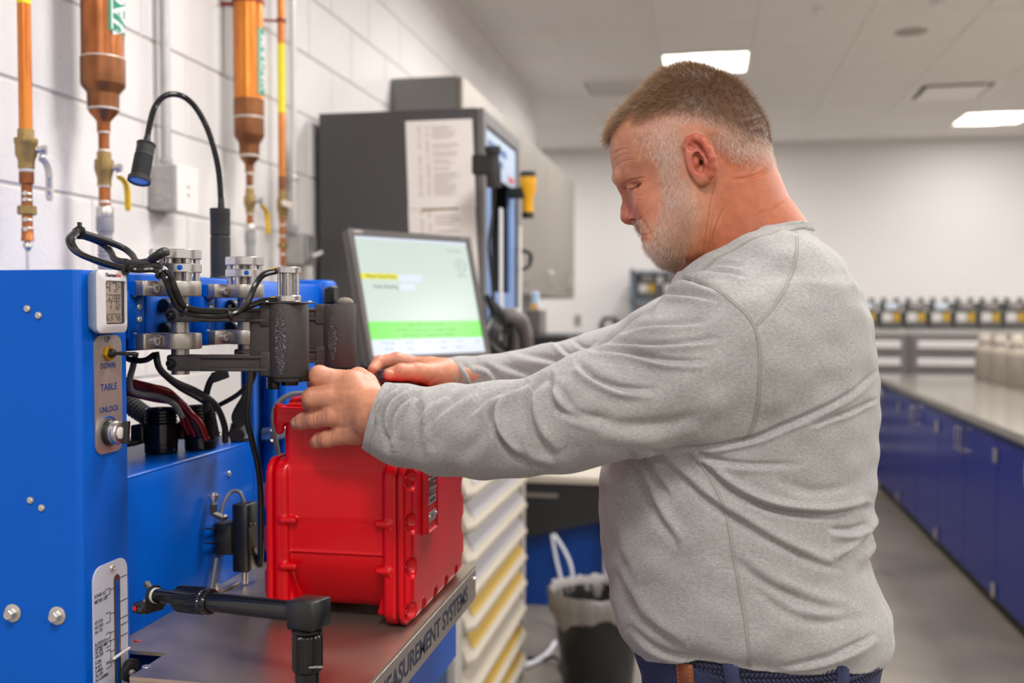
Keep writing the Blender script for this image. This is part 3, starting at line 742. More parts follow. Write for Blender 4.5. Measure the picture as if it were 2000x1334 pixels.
# ------------------------------------------------------------------ monitor
mc = V((-.7177, 2.4822, 1.5028)); mx_ = V((.5614, .8275, 0)).normalized(); my_ = V((-.2101, .1426, .9672)).normalized(); mn = mx_.cross(my_)
mw, mh = .408, .345
t = thing('monitor', (mc.x, mc.y, 1.0), 'dark grey computer monitor showing a pale form with green and yellow bars', 'monitor')
def mp(u, v, n_=0): return mc + mx_ * (u * mw / 2) + my_ * (v * mh / 2) + mn * n_
m_bez = mat('monitor_bezel', rgb(74, 68, 66), .38)
bz = MB()
bw = .0165
su, sv = 1 - 2 * bw / mw * 1.0, 1 - 2 * bw / mh
sv0 = -(1 - 2 * .021 / mh)
o_ = [(-1, -1), (1, -1), (1, 1), (-1, 1)]; i_ = [(-su, sv0), (su, sv0), (su, sv), (-su, sv)]
vs = [mp(u, v, 0) for u, v in o_] + [mp(u, v, -.001) for u, v in i_] + [mp(u, v, -.006) for u, v in i_] + [mp(u * .99, v * .99, -.03) for u, v in o_] + [mp(u * .75, v * .75, -.06) for u, v in o_]
fs = []
for k in range(4):
    j = (k + 1) % 4
    fs += [(k, j, 4 + j, 4 + k), (4 + k, 4 + j, 8 + j, 8 + k), (j, k, 12 + k, 12 + j), (12 + j, 12 + k, 16 + k, 16 + j)]
fs.append((16, 17, 18, 19))
bz.add(vs, fs).build('bezel', m_bez, t, bevel=.002, ang=25)
E_ = .92
def scr(name, c, e=E_): return mat(name, (.012, .012, .012, 1), .22, spec=.4, emit=c, estr=e)
m_scr = scr('screen_pale', rgb(206, 220, 210)); m_scrg = scr('screen_green', rgb(118, 236, 84)); m_scry = scr('screen_yellow', rgb(232, 226, 30)); m_scrw = scr('screen_white', rgb(222, 230, 244)); m_scrt = scr('screen_text', rgb(60, 80, 60), .6); m_scrl = scr('screen_line', rgb(178, 190, 188), .9)
def sp(u, v, n_): return mc + mx_ * (u * su * mw / 2) + my_ * ((sv0 + (sv - sv0) * (v + 1) / 2) * mh / 2) + mn * n_
def patch(name, u0, u1, v0, v1, m, n_=-.0056):
    return MB().prism([sp(u0, v0, n_), sp(u1, v0, n_), sp(u1, v1, n_), sp(u0, v1, n_)], -mn * .0004).build(name, m, sc_, smooth=False)
sc_ = MB().prism([sp(-1, -1, -.0058), sp(1, -1, -.0058), sp(1, 1, -.0058), sp(-1, 1, -.0058)], -mn * .003).build('screen', m_scr, t, smooth=False)
patch('title_bar', -1, 1, .955, 1, m_scrw)
patch('field_name', -1, -.37, .28, .375, m_scry, -.0055)
patch('field', -.36, .05, .25, .37, m_scrw); patch('field', -.36, -.1, .1, .215, m_scrw)
patch('banner', -1, 1, -.73, -.43, m_scrg)
patch('button_row', -1, 1, -1, -.73, m_scrw)
for u in (-.52, -.2, .1, .38, .65): patch('divider', u, u + .006, -.97, -.74, m_scrl, -.0055)
def stext(s, u, v, size, align='CENTER', m=None): text_obj('screen_text', s, sp(u, v, -.0053), mx_, my_, size, m or m_scrt, sc_, align, depth=.0001)
stext('Meter Serial Num', -.4, .325, .0128, 'RIGHT'); stext('Index Reading', -.4, .155, .0135, 'RIGHT')
stext('Enter Data Then Press Enter', 0, -.49, .0105); stext('Or Press A Function Key To Change The Data', -.02, -.58, .0105); stext('Or Press Esc To Change Prover Setting', .0, -.67, .0105)
m_faint = scr('screen_faint', rgb(120, 132, 122), .9)
stext('Prover Menu 1', .74, .83, .009, 'CENTER', m_faint)
for k, s in enumerate(('Prover 1', 'Ambient Temp', 'Meter Temp', 'Hum 47', 'Barometer')): stext(s, .82, .66 - .07 * k, .008, 'CENTER', m_faint)
for u, a, b_ in ((-.72, 'F1 Test Type', 'All Tests'), (-.36, 'F2 Meter', 'Search'), (-.05, 'F3 Log', ''), (.24, 'F4 Select', 'Report'), (.52, 'F5 Calib', 'Options')):
    stext(a, u, -.79, .008, 'CENTER', m_faint)
    if b_: stext(b_, u, -.89, .008, 'CENTER', m_faint)
stext('Exit', .88, -.8, .008, 'CENTER', m_faint)
text_obj('maker_mark', 'NEC', mp(-.86, .955, .0004), mx_, my_, .010, mat('mark_silver', rgb(176, 170, 166), .3), t, 'CENTER', .0002, bold=.0004, xs=1.5)
text_obj('model_mark', 'MultiSync', mp(.86, .955, .0004), mx_, my_, .005, mat('mark_silver', rgb(176, 170, 166), .3), t, 'CENTER', .0001)
ar = MB(); ar.cone(mc - mn * .06, mc - mn * .09, .04, n=20)
ar.tube(smooth_path([mc - mn * .085, mc - mn * .16 - V((0, 0, .03)), V((mc.x - .2, mc.y + .1, 1.3)), V((mc.x - .2, mc.y + .1, 1.2))]), .018, 10)
ar.build('stand_arm', m_black, t)
sb = MB(); sb.box(mc.x - .33, mc.x - .07, mc.y - .06, mc.y + .19, 1.005, 1.02, .004); sb.cone((mc.x - .2, mc.y + .1, 1.02), (mc.x - .2, mc.y + .1, 1.21), .022, n=16); sb.build('stand_base', m_black, t)
t = thing('side_bench', (-1.0, 2.4, 0), 'grey bench carrying the monitor behind the blue machine', 'bench')
MB().box(-1.3, -.735, 2.0, 2.715, .96, 1.004, .003).build('bench_top', m_lgrey, t, smooth=False)
for y in (2.03, 2.68):
    for x in (-1.27, -.77): MB().box(x - .02, x + .02, y - .02, y + .02, 0, .96).build('leg', m_dark, t, smooth=False)
p = at(965, 697, Y=3.29)
t = thing('yellow_tag', (-.71, p.y, p.z), 'small yellow tag on the dark cabinet front just above the far sleeve', 'tag')
MB().box(-.7199, p.x + .004, p.y - .03, p.y + .05, p.z - .014, p.z + .012, .002).build('tag_face', m_yel, t); MB().box(-.7199, p.x - .002, p.y - .034, p.y + .054, p.z - .017, p.z + .015).build('tag_frame', m_black, t)
# ------------------------------------------------------------------ pipes and fittings on the block wall
m_cop = mat('copper', rgb(192, 118, 70), .34, metal=.85, noise=.15, nscale=14, col2=rgb(122, 74, 46), rvar=.14, stretch=(1.6, 1.6, .55), detail=8)
m_copb = mat('copper_bright', rgb(226, 144, 66), .3, metal=.85, noise=.1, nscale=16, col2=rgb(176, 98, 48), stretch=(1.8, 1.8, .25), detail=8, rvar=.1)
m_copd = mat('copper_dull', rgb(150, 98, 62), .42, metal=.8, noise=.2, nscale=16, col2=rgb(112, 72, 48), rvar=.1)
m_brass = mat('brass', rgb(158, 132, 86), .42, metal=.85, noise=.15, nscale=40, bump=.15, bscale=200)
m_solder = mat('solder', rgb(214, 208, 200), .5, metal=.4, bump=.6, bscale=160)
m_hose = mat('hose_grey', rgb(150, 148, 148), .5)
m_galv = mat('galvanised', rgb(176, 176, 176), .38, metal=.7, noise=.08, nscale=25)
m_box = mat('galvanised_box', rgb(168, 166, 162), .42, metal=.55, noise=.1, nscale=18)
m_lev_y = mat('lever_yellow', rgb(232, 186, 20), .4, noise=.08, nscale=60)
m_lev_w = mat('lever_ivory', rgb(218, 208, 190), .45, noise=.04, nscale=60)
m_tapey = mat('tape_yellow', rgb(236, 222, 20), .5)
m_green = mat('label_green', rgb(14, 138, 98), .5); m_lwhite = mat('label_white', rgb(228, 230, 234), .5)
m_redclip = mat('red_clip', rgb(150, 62, 36), .6)
m_screw = mat('screw_steel', rgb(200, 196, 190), .34, metal=.8)
class Pipe:
    def __init__(s, px, py, X, name, label, cat='pipe'):
        s.p = at(px, py, X=X); s.X = X; s.D = (s.p - CAM).dot(FWD); s.k = s.D / F_
        s.t = thing(name, s.p, label, cat)
    def z(s, py):      # height at which the pipe's axis crosses picture row py
        a = (py - H_ / 2) / F_; d = V((s.p.x, s.p.y))
        # solve (z-CAMZ) for the axis point
        # row = -(UP.(P-C))/(FWD.(P-C))
        bx, by = s.p.x, s.p.y
        uu = UP.x * bx + UP.y * by; ff = FWD.x * bx + FWD.y * by
        return CAMZ + (-a * ff - uu) / (UP.z + a * FWD.z)
    def top(s):
        a, b = -4000.0, 100.0
        for _ in range(40):
            m = (a + b) / 2
            if s.z(m) > ZC - .004: a = m
            else: b = m
        return b
    def P(s, py): return V((s.p.x, s.p.y, s.z(py)))
    def turn(s, name, m, prof, n=28, parent=None, caps=True, **k):
        z0 = s.z(prof[0][0])
        return MB().lathe(s.P(prof[0][0]), (0, 0, -1), [(z0 - s.z(y), h * s.k) for y, h in prof], n, caps=caps).build(name, m, parent or s.t, **k)
    def ring(s, py, hw, m=None, name='solder_ring', h=2.5):
        return s.turn(name, m or m_solder, [(py - h, hw * .95), (py - h * .4, hw * 1.03), (py + h * .4, hw * 1.04), (py + h, hw * .95)])
    def ribs(s, name, m, y0, y1, hw, n=10):
        pr = []
        for i in range(n):
            a = y0 + (y1 - y0) * i / n; st = (y1 - y0) / n
            pr += [(a, hw * .88), (a + st * .25, hw), (a + st * .65, hw), (a + st * .9, hw * .88)]
        return s.turn(name, m, pr, ang=20)
    def curved_label(s, py0, py1, a0, a1, hw, txt, size):
        """green label wrapped on the pipe between rows, a0..a1 = angles round the axis (0 = towards +X, negative towards the camera)"""
        r = hw * s.k
        def wrap(u, z, o): return V((s.p.x + (r + o) * math.cos(u), s.p.y + (r + o) * math.sin(u), z))
        z0, z1 = s.z(py1), s.z(py0); n = 12
        def band(name, m, b0, b1, zz0, zz1, o, parent):
            mb = MB()
            vs = []
            for i in range(n + 1):
                u = b0 + (b1 - b0) * i / n
                vs += [wrap(u, zz0, o), wrap(u, zz1, o), wrap(u, zz0, o - .0006), wrap(u, zz1, o - .0006)]
            fs = []
            for i in range(n):
                a, b = 4 * i, 4 * i + 4
                fs += [(a, b, b + 1, a + 1), (a + 2, a + 3, b + 3, b + 2), (a, a + 2, b + 2, b), (a + 1, b + 1, b + 3, a + 3)]
            fs += [(0, 1, 3, 2), (4 * n, 4 * n + 2, 4 * n + 3, 4 * n + 1)]
            return mb.add(vs, fs).build(name, m, parent)
        lab = band('pipe_label', m_green, a0, a1, z0, z1, .0012, s.t)
        cu = bpy.data.curves.new('t', 'FONT'); cu.body = txt; cu.size = size; cu.align_x = 'CENTER'; cu.align_y = 'CENTER'; cu.offset = size * .03; cu.resolution_u = 3
        tmp = bpy.data.objects.new('tmp', cu); C.objects.link(tmp)
        me = bpy.data.meshes.new_from_object(tmp.evaluated_get(bpy.context.evaluated_depsgraph_get())); bpy.data.objects.remove(tmp)
        bm = bmesh.new(); bm.from_mesh(me); bmesh.ops.subdivide_edges(bm, edges=bm.edges, cuts=2)
        zc, uc = (z0 + z1) / 2, (a0 + a1) / 2
        for v in bm.verts:
            x, y = v.co.x, v.co.y        # text runs up the pipe, tops to the left
            v.co = wrap(uc - y / r, zc + x, .002)
        bm.to_mesh(me); bm.free(); me.name = 'pipe_lettering'; me.materials.clear(); me.materials.append(m_lwhite)
        link_obj('pipe_lettering', me, lab)
        wl_ = (a1 - a0) * .07
        band('label_line', m_lwhite, a0 + wl_ * 1.4, a0 + wl_ * 2.2, z0 + .004, z1 - .004, .0016, lab)
    def lever(s, stem, pts, m, w, th=.003):
        """ball-valve lever: stem picture point, then lever points, on the camera side of the pipe"""
        o = V((.03, -.004, 0))
        q = [at(px, py, X=s.X + .03) for px, py in pts]
        mb = MB(); d = []
        Q = smooth_path(q, 5)
        vs = []; fs = []
        sd = RGT
        for i, p in enumerate(Q):
            t_ = (Q[min(i + 1, len(Q) - 1)] - Q[max(0, i - 1)]).normalized(); sdv = t_.cross(FWD).normalized()
            ww = w * s.k / 2 * (1 if 0 < i < len(Q) - 1 else .7)
            for a, b in ((-1, -1), (1, -1), (1, 1), (-1, 1)): vs.append(p + sdv * (ww * a) + FWD * (th * b))
        for i in range(len(Q) - 1):
            for k in range(4): j = (k + 1) % 4; fs.append((i * 4 + k, i * 4 + j, i * 4 + 4 + j, i * 4 + 4 + k))
        fs += [(0, 1, 2, 3), tuple(len(vs) - 4 + k for k in (3, 2, 1, 0))]
        lv = MB().add(vs, fs).build('valve_lever', m, s.t, bevel=.0012)
        st = at(stem[0], stem[1], X=s.X + .026); a = V((s.p.x, s.p.y, st.z))
        mb = MB(); mb.cone(a, st, .008, .0065, 12); mb.cone(st, st + (st - a).normalized() * .008, .0095, n=6)
        tie = [st, (st + q[0]) / 2, q[0]]; mb.tube(tie, .0035, 6)
        mb.build('valve_stem', m_screw, s.t)
        return lv
# 1: thin copper pipe at the far left
P = Pipe(48, 100, -1.255, 'copper_pipe', 'thin copper drop pipe at the left edge with a brass valve and ivory lever')
P.turn('pipe_run', m_copb, [(P.top(), 12.5), (254, 12.5)])
P.turn('tape_band', m_tapey, [(-30, 12.9), (8, 12.9)])
P.turn('valve_body', m_brass, [(253, 15), (270, 15.4), (271, 21.5), (276, 22), (284, 20.5), (285, 20), (303, 20), (314, 15.2), (329, 15.2)])
P.ring(333, 13.2, h=4)
P.turn('coupling', m_cop, [(337, 13.7), (358, 13.7), (361, 10.2), (375, 10), (402, 10.4)])
P.turn('brass_nut', m_brass, [(402, 16), (404, 17.8), (418, 17.8), (420, 16)], n=6, ang=20)
P.turn('lower_stub', m_cop, [(420, 10), (446, 10), (447, 11), (464, 11), (467, 12), (471, 12)])
for y in (379, 391, 430, 446): P.ring(y, 10.6, m_screw, 'hose_clip', 2.2)
for y in (379, 391, 430, 449): MB().cone(P.P(y) + V((.004, -.0095, 0)), P.P(y) + V((.007, -.0145, 0)), .0052, .004, 8).build('clip_screw', m_screw, P.t)
P.turn('hose_barb', m_screw, [(472, 6), (477, 8.5), (483, 8.5), (485, 6.5), (489, 5)])
P.turn('clear_tube', mat('clear_tube', rgb(206, 200, 190), .3), [(487, 3.6), (545, 3.6)])
lv = P.lever((82, 293), [(80, 308), (92, 322), (97, 345), (97, 392)], m_lev_w, 15)
for k, (s_, py, sz) in enumerate((('B', 337, .009), ('WOG', 357, .0075), ('600', 378, .006))):
    text_obj('lever_mark', s_, at(99, py, X=P.X + .03) - FWD * .0056, (0, 0, -1), RGT, sz, mat('mark_blue', rgb(84, 120, 184), .5), lv, depth=.0003, bold=.0003)
# 2: big copper pipe
P = Pipe(200, 60, -1.235, 'copper_pipe', 'wide copper drop pipe with green label and yellow lever, left of the gooseneck lamp')
P.turn('pipe_run', m_cop, [(P.top(), 40), (114, 40)])
P.ring(115, 40.6)
P.turn('reducer', m_copd, [(116, 41.8), (163, 41.8), (169, 41), (182, 30.5), (186, 30), (213, 29.5)])
P.ring(214, 29.6)
P.turn('lower_reducer', m_cop, [(215, 29), (222, 26), (236, 13.5), (241, 12.6), (258, 12.6)])
P.ring(259, 12.2); P.turn('pipe_stub', m_cop, [(260, 10.2), (294, 10.2)]); P.ring(295, 11.4)
P.turn('valve_body', m_brass, [(298, 13.5), (312, 13.5), (313, 18), (330, 18.6), (336, 17), (350, 13.2), (363, 13.2)])
P.ring(364, 12.4); P.turn('lower_stub', m_cop, [(365, 11), (402, 11)]); P.ring(395, 11.6)
P.turn('hose_clamp', m_screw, [(404, 15), (406, 16.4), (423, 16.4), (425, 15.6)])
P.turn('hose_cuff', m_hose, [(425, 16.8), (450, 17.2), (454, 15.2)])
P.ribs('ribbed_hose', m_hose, 453, 560, 14.5, 13)
P.lever((229, 328), [(231, 344), (244, 356), (249, 375), (250, 412)], m_lev_y, 11)
P.curved_label(-120, 68, R(-41), R(36), 40, 'VACUUM', .050)
# 3: galvanised conduit with its box and a white plate
P = Pipe(322, 100, -1.292, 'conduit', 'grey galvanised conduit dropping behind the gooseneck lamp into a steel box')
P.turn('conduit_run', m_galv, [(P.top(), 10), (312, 10)])
P.turn('connector', m_galv, [(309, 11.5), (311, 13), (318, 13), (319, 11), (324, 11)], n=8, ang=20)
bxY0, bxY1, bxX = 2.19, 2.285, -1.248
zt, zb = at(320, 322, X=-1.28).z, at(320, 410, X=-1.28).z
t = thing('junction_box', (-1.29, (bxY0 + bxY1) / 2, zb), 'square galvanised box with round knockouts and a white cover plate', 'electrical box')
MB().box(-1.319, bxX, bxY0, bxY1, zb, zt, .003).build('box_body', m_box, t)
for i, (x, z) in enumerate(((-1.3, zt - .028), (-1.272, zt - .035), (-1.298, zt - .066), (-1.270, zb + .03), (-1.296, zb + .022))):
    MB().lathe((x, bxY0 + .0002, z), (0, -1, 0), [(0, .0108), (.0008, .0104), (.0011, .0085)], 20).build('knockout', m_box, t)
pz0, pz1 = zb - .004, zt + .002
MB().box(bxX - .0005, bxX + .0035, bxY0 + .004, bxY0 + .105, pz0, pz1, .002).build('cover_plate', mat('cover_white', rgb(226, 222, 218), .4), t)
for z in (-.006, .014): MB().lathe((bxX + .0033, bxY0 + .055, (zt + zb) / 2 - z), (1, 0, 0), [(0, .004), (.0012, .0036), (.0014, .001)], 12).build('plate_screw', m_brass, t)
# 4: second big copper pipe
P = Pipe(485, 60, -1.24, 'copper_pipe', 'wide golden copper drop pipe with a green label, nearer the dark cabinet')
P.turn('pipe_run', m_copb, [(P.top(), 29), (226, 29)])
m_ = MB(); m_.lathe(P.P(9), (0, 0, 1), [(0, 31 * P.k), (8 * P.k, 31.5 * P.k)], 28)
m_.tube([P.P(5) + V((-.02, 0, 0)), V((-1.322, P.p.y, P.z(5)))], .006, 8); m_.build('pipe_clip', m_redclip, P.t)
P.turn('pipe_sleeve', m_copd, [(195, 29.4), (229, 29.4)]); P.ring(231, 29.3)
P.turn('reducer', m_copd, [(232, 28.8), (262, 28.8), (268, 28), (280, 20.5), (285, 19.8), (303, 19.5)])
P.ring(305, 19.4); P.turn('lower_reducer', m_copd, [(306, 18.8), (311, 17), (321, 9), (325, 8.6), (337, 8.6)])
P.ring(339, 8.2, h=2); P.turn('pipe_stub', m_copd, [(340, 7), (366, 7)]); P.ring(366, 7.6, h=2)
P.turn('valve_body', m_brass, [(368, 8), (381, 8), (382, 11), (394, 12), (400, 11), (409, 8.2), (417, 8.2)])
P.ring(418, 7.8, h=2); P.turn('lower_stub', m_cop, [(419, 6.4), (438, 6.4)])
P.turn('hose_clamp', m_screw, [(438, 8.6), (440, 10), (451, 10), (453, 9.2)])
P.turn('hose_cuff', m_hose, [(453, 10), (472, 10.6), (475, 9.4)]); P.ribs('ribbed_hose', m_hose, 474, 560, 9.2, 14)
P.lever((507, 392), [(510, 400), (519, 412), (522, 424), (524, 458)], m_lev_y, 9)
P.curved_label(58, 188, R(-30), R(45), 29, 'VACUUM', .036)
# 5: thin bright copper pipe
P = Pipe(549, 60, -1.265, 'copper_pipe', 'thin bright copper drop pipe with a yellow tape band beside the white conduit')
P.turn('pipe_run', m_copb, [(P.top(), 6.8), (346, 6.8)]); P.turn('tape_band', m_tapey, [(86, 7.2), (221, 7.2)])
m_ = MB(); m_.lathe(P.P(44), (0, 0, 1), [(0, 9 * P.k), (7 * P.k, 9 * P.k)], 20); m_.tube([P.P(41), V((-1.322, P.p.y - .02, P.z(41)))], .004, 8); m_.build('pipe_clip', m_redclip, P.t)
P.turn('sleeve', m_copd, [(345, 7.4), (372, 7.4)])
P.turn('valve_body', m_brass, [(372, 8), (386, 8), (388, 10.5), (404, 11), (412, 10), (420, 8), (428, 8)])
P.turn('lower_stub', m_cop, [(428, 6.2), (478, 6)]); P.turn('brass_nut', m_brass, [(474, 7), (476, 9), (483, 9), (485, 7)], n=6, ang=20)
P.turn('tail', m_cop, [(485, 5.6), (520, 5.6)])
for y in (440, 462, 497): P.ring(y, 6.5, m_solder, h=1.6)
P.lever((556, 397), [(552, 397), (562, 399), (574, 404)], m_lev_w, 12)
# 6: white conduit and switch box
P = Pipe(572, 60, -1.29, 'conduit', 'slim pale conduit just left of the dark cabinet, running into a grey switch box')
P.turn('conduit_run', mat('conduit_pale', rgb(200, 198, 194), .3, metal=.35), [(P.top(), 6), (446, 6)])
P.ring(348, 8, m_screw, 'conduit_clamp', 4)
MB().obox(P.P(348) + V((-.006, .025, 0)), (.003, 0, 0), (0, .02, 0), (0, 0, .008), .002).build('clamp_tab', m_screw, P.t)
P.turn('connector', m_galv, [(438, 7), (440, 9), (449, 9), (451, 7.5), (457, 7)], n=8, ang=20)
y0, y1, xf = 2.985, 3.10, -1.262
zt, zb = at(575, 455, X=-1.28).z, at(575, 516, X=-1.28).z
t = thing('switch_box', (-1.29, 3.04, zb), 'grey steel switch box with a pale toggle beside the dark cabinet', 'electrical box')
MB().box(-1.319, xf, y0, y1, zb, zt, .003).build('box_body', m_box, t)
MB().box(xf, xf + .006, y0 + .02, y0 + .06, zb + .012, zt - .004, .002).build('box_strap', m_galv, t)
MB().cone((xf, y0 + .085, zb + .03), (xf + .03, y0 + .095, zb + .045), .008, .006, 10).build('toggle', m_pale, t)
# ------------------------------------------------------------------ the blue test machine
m_blue = mat('machine_blue', rgb(0, 84, 184), .34, noise=.03, nscale=5, bump=.06, bscale=350, spec=.16)
m_ss = mat('stainless', rgb(176, 168, 160), .3, metal=.9, noise=.05, nscale=10, stretch=(6, 60, 60), bump=.05, bscale=300)
m_plate = mat('plate_brushed', rgb(178, 170, 164), .4, metal=.7, noise=.05, nscale=8, stretch=(1, 60, 4))
m_table = mat('table_steel', rgb(188, 168, 152), .33, metal=.85, noise=.12, nscale=9, rvar=.08, bump=.04, bscale=60)
m_alu = mat('aluminium', rgb(205, 202, 200), .26, metal=.95, noise=.05, nscale=120)
m_cast = mat('cast_black', rgb(58, 53, 51), .58, noise=.12, nscale=60, bump=.35, bscale=420, bdist=.001)
m_clamp = mat('clamp_steel', rgb(170, 164, 156), .34, metal=.85, noise=.08, nscale=40, bump=.1, bscale=500)
m_cutout = mat('cutout_blue', rgb(16, 48, 110), .5)
m_gloss = mat('hose_gloss_black', rgb(20, 19, 19), .16)
m_rub = mat('rubber_black', rgb(30, 29, 29), .5)
cx = -.69
t = T_mach = thing('test_machine', (-.95, 1.4, 0), 'bright blue frame of a test machine with a beam and a steel control plate', 'machine')
b = MB()
rc = .009
pts = [(-1.28, 1.0), (cx - rc, 1.0)] + [(cx - rc + rc * math.sin(a), 1.0 + rc - rc * math.cos(a)) for a in (R(22), R(45), R(68))] + [(cx, 1.0 + rc), (cx, 1.0935), (-1.28, 1.0935)]
b.prism([(x, y, .02) for x, y in pts], (0, 0, 1.4945))
b.build('column', m_blue, t, bevel=.0015, ang=40)
MB().box(-.80, -.727, 1.094, 1.86, 1.416, 1.517, .003).build('beam', m_blue, t, ang=50)
MB().box(-1.28, -.8005, 1.094, 1.86, 1.505, 1.517, .002).build('top_plate', m_blue, t, smooth=False)
MB().box(-.757, -.727, 1.094, 1.515, .6, 1.2535, .003).build('lower_panel', m_blue, t, ang=50)
MB().box(-1.2, -.7275, 1.0945, 1.515, 1.245, 1.2555, .002).build('ledge', m_blue, t, smooth=False)
MB().box(-.752, -.727, 1.516, 1.86, .02, 1.4155, .004).build('right_post', m_blue, t, ang=50)
MB().box(-.80, -.715, 1.80, 1.862, 1.47, 1.526, .006).build('post_cap', m_blue, t, ang=50)
for y in (1.548, 1.592): MB().cone((-.714, y, .98), (-.714, y, 1.416), .012, n=16).build('air_pipe', m_blue, t)
for z in (1.262, 1.17):
    c = MB().box(-.726, -.700, 1.530, 1.610, z - .012, z + .012, .005).build('pipe_strap', m_alu, t)
MB().box(-.7265, -.723, 1.62, 1.79, 1.25, 1.39, .004).build('post_plate', m_blue, t)
def screw(p, n, r=.0045, h=.003, parent=None, m=None, name='screw'):
    n = V(n).normalized()
    o = MB().lathe(V(p) - n * .0004, n, [(0, r), (h * .4, r), (h * .75, r * .85), (h, r * .45), (h * .8, r * .4), (h * .75, 0)], 14).build(name, m or m_screw, parent or t)
    return o
def washer_bolt(p, n, r, parent):
    n = V(n).normalized(); p = V(p)
    w = MB().lathe(p - n * .0004, n, [(0, r), (.002, r), (.0026, r * .9)], 24).build('bolt_washer', m_screw, parent)
    MB().lathe(p + n * .002, n, [(0, r * .62), (.007, r * .62), (.0085, r * .5)], 6, rot=.3).build('bolt_head', m_screw, parent, ang=20)
for px, py in ((54, 603), (76, 616), (60, 977), (82, 992)): screw(at(px, py, Y=1.0), (0, -1, 0), .0044, .0034)
for px, py in ((26, 1197), (113, 1202)): washer_bolt(at(px, py, Y=1.0), (0, -1, 0), .0105, t)
screw(at(447, 925, X=-.727), (1, 0, 0), .0045); screw(at(511, 946, X=-.727), (1, 0, 0), .0045)
# control plate
def round_rect(y0, y1, z0, z1, r, x, n=6, r2=None):
    o = []
    for cy, cz, a0 in ((y1 - r, z1 - r, 0), (y0 + r, z1 - r, 90), (y0 + r, z0 + r, 180), (y1 - r, z0 + r, 270)):
        for i in range(n + 1):
            a = R(a0 + 90 * i / n); o.append((x, cy + r * math.cos(a), cz + r * math.sin(a)))
    return o
EY, EZ = V((0, 1, 0)), V((0, 0, 1))
pl = MB().prism(round_rect(1.027, 1.0805, 1.3014, 1.4395, .012, cx + .0002), (.0016, 0, 0)).build('control_plate', m_plate, t, ang=30)
xc = cx + .0019
def ptext(s, y, z, size, xs=1.0, bold=.0002): return text_obj('lettering', s, (xc, y, z), EY, EZ, size, m_cutout, pl, depth=.0001, bold=bold, xs=xs, spacing=1.05)
yc = 1.0535
ptext('UP', yc - .002, 1.4345, .0092, .95); ptext('DOWN', yc - .001, 1.4037, .0092, .92); ptext('TABLE', yc, 1.3785, .0112, 1.0); ptext('UNLOCK', yc, 1.3525, .0092, .95)
# toggle switch
zc = 1.4185
nt_ = MB().lathe((xc, yc - .002, zc), (1, 0, 0), [(0, .0088), (.0008, .0092), (.004, .0092), (.0048, .0085)], 6, rot=.2).build('switch_nut', mat('gold_nut', rgb(214, 164, 44), .25, metal=.9), pl, ang=20)
tb = MB(); tb.lathe((xc + .0048, yc - .002, zc), (1, 0, 0), [(0, .0055), (.004, .005), (.005, .003)], 16)
tb.cone((xc + .007, yc - .002, zc), (xc + .034, yc + .001, zc - .0008), .0019, .0026, 12); tb.sphere((xc + .034, yc + .001, zc - .0008), .0026); tb.build('switch_lever', m_black, pl)
# selector knob
zk = 1.3255
MB().torus((xc - .0004, yc - .001, zk), (1, 0, 0), .0185, .0011, 30, 6, R(-15), R(115)).build('dial_arc', m_blue, pl)
kb = MB().lathe((xc, yc - .001, zk), (1, 0, 0), [(0, .0158), (.005, .0155), (.006, .0145)], 30).build('knob_base', m_black, pl)
MB().lathe((xc + .006, yc - .001, zk), (1, 0, 0), [(0, .0138), (.001, .0143), (.0075, .0143), (.010, .0132), (.0105, .0122)], 32).build('knob_ring', m_alu, kb)
d_ = V((0, .5, .866)); e_ = V((0, .866, -.5))
d_ = V((0, .12, .993)); e_ = V((0, .993, -.12))
MB().obox(V((xc + .0185, yc + .003, zk)), (.0045, 0, 0), e_ * .0038, d_ * .0132, .001).build('knob_grip', m_black, kb)
MB().lathe((xc + .0165, yc - .0045, zk), (1, 0, 0), [(0, .007), (.0015, .007), (.002, .006)], 20).build('knob_face', m_pale, kb)
# scale plate lower on the column, with its slot and pointer
sy0, sy1 = at(180, 1200, X=cx).y, at(247, 1200, X=cx).y
z1 = at(222, 1094, X=cx).z; z0 = .93
sc = MB().prism(round_rect(sy0, sy1, z0, z1, .016, cx + .0002), (.0016, 0, 0)).build('scale_plate', mat('scale_white', rgb(196, 200, 212), .35), t, ang=30)
m_slot = mat('slot_steel', rgb(150, 122, 104), .3, metal=.8); m_ink = mat('ink', rgb(40, 36, 44), .6)
ym = at(226, 1200, X=cx).y
zs1 = at(226, 1121, X=cx).z
MB().prism(round_rect(ym - .0062, ym + .0062, .935, zs1, .006, xc - .0006), (.0009, 0, 0)).build('slot_rim', m_slot, sc)
MB().prism(round_rect(ym - .0022, ym + .0022, .94, zs1 - .006, .0022, xc), (.0008, 0, 0)).build('slot', m_blue, sc)
screw((xc, at(216, 1109, X=cx).y, at(216, 1109, X=cx).z), (1, 0, 0), .0044, .003, sc)
def zrow(py): return at(205, py, X=cx).z
marks = [('SONIX IQ', 1156), ('METRIS 250', 1167), ('AT-210', 1207), ('AC-250', 1216), ('AL-175', 1225), ('R-275/315', 1249), ('SONIX 880', 1257), ('AL-250', 1264), ('AR-250', 1272), ('S-250', 1284), ('R-415', 1293), ('S-400A', 1301), ('AL-425', 1309), ('AC-630/800', 1318)]
for s, py in marks:
    text_obj('scale_text', s, (xc, sy0 + .002, zrow(py)), EY, EZ, .0056, m_ink, sc, 'LEFT', depth=.0001, bold=.00008, xs=.88)
def tick(ya, yb, z, nm='scale_line'): MB().box(xc, xc + .0003, ya, yb, z - .00035, z + .00035).build(nm, m_ink, sc, smooth=False)
yr = ym - .0062
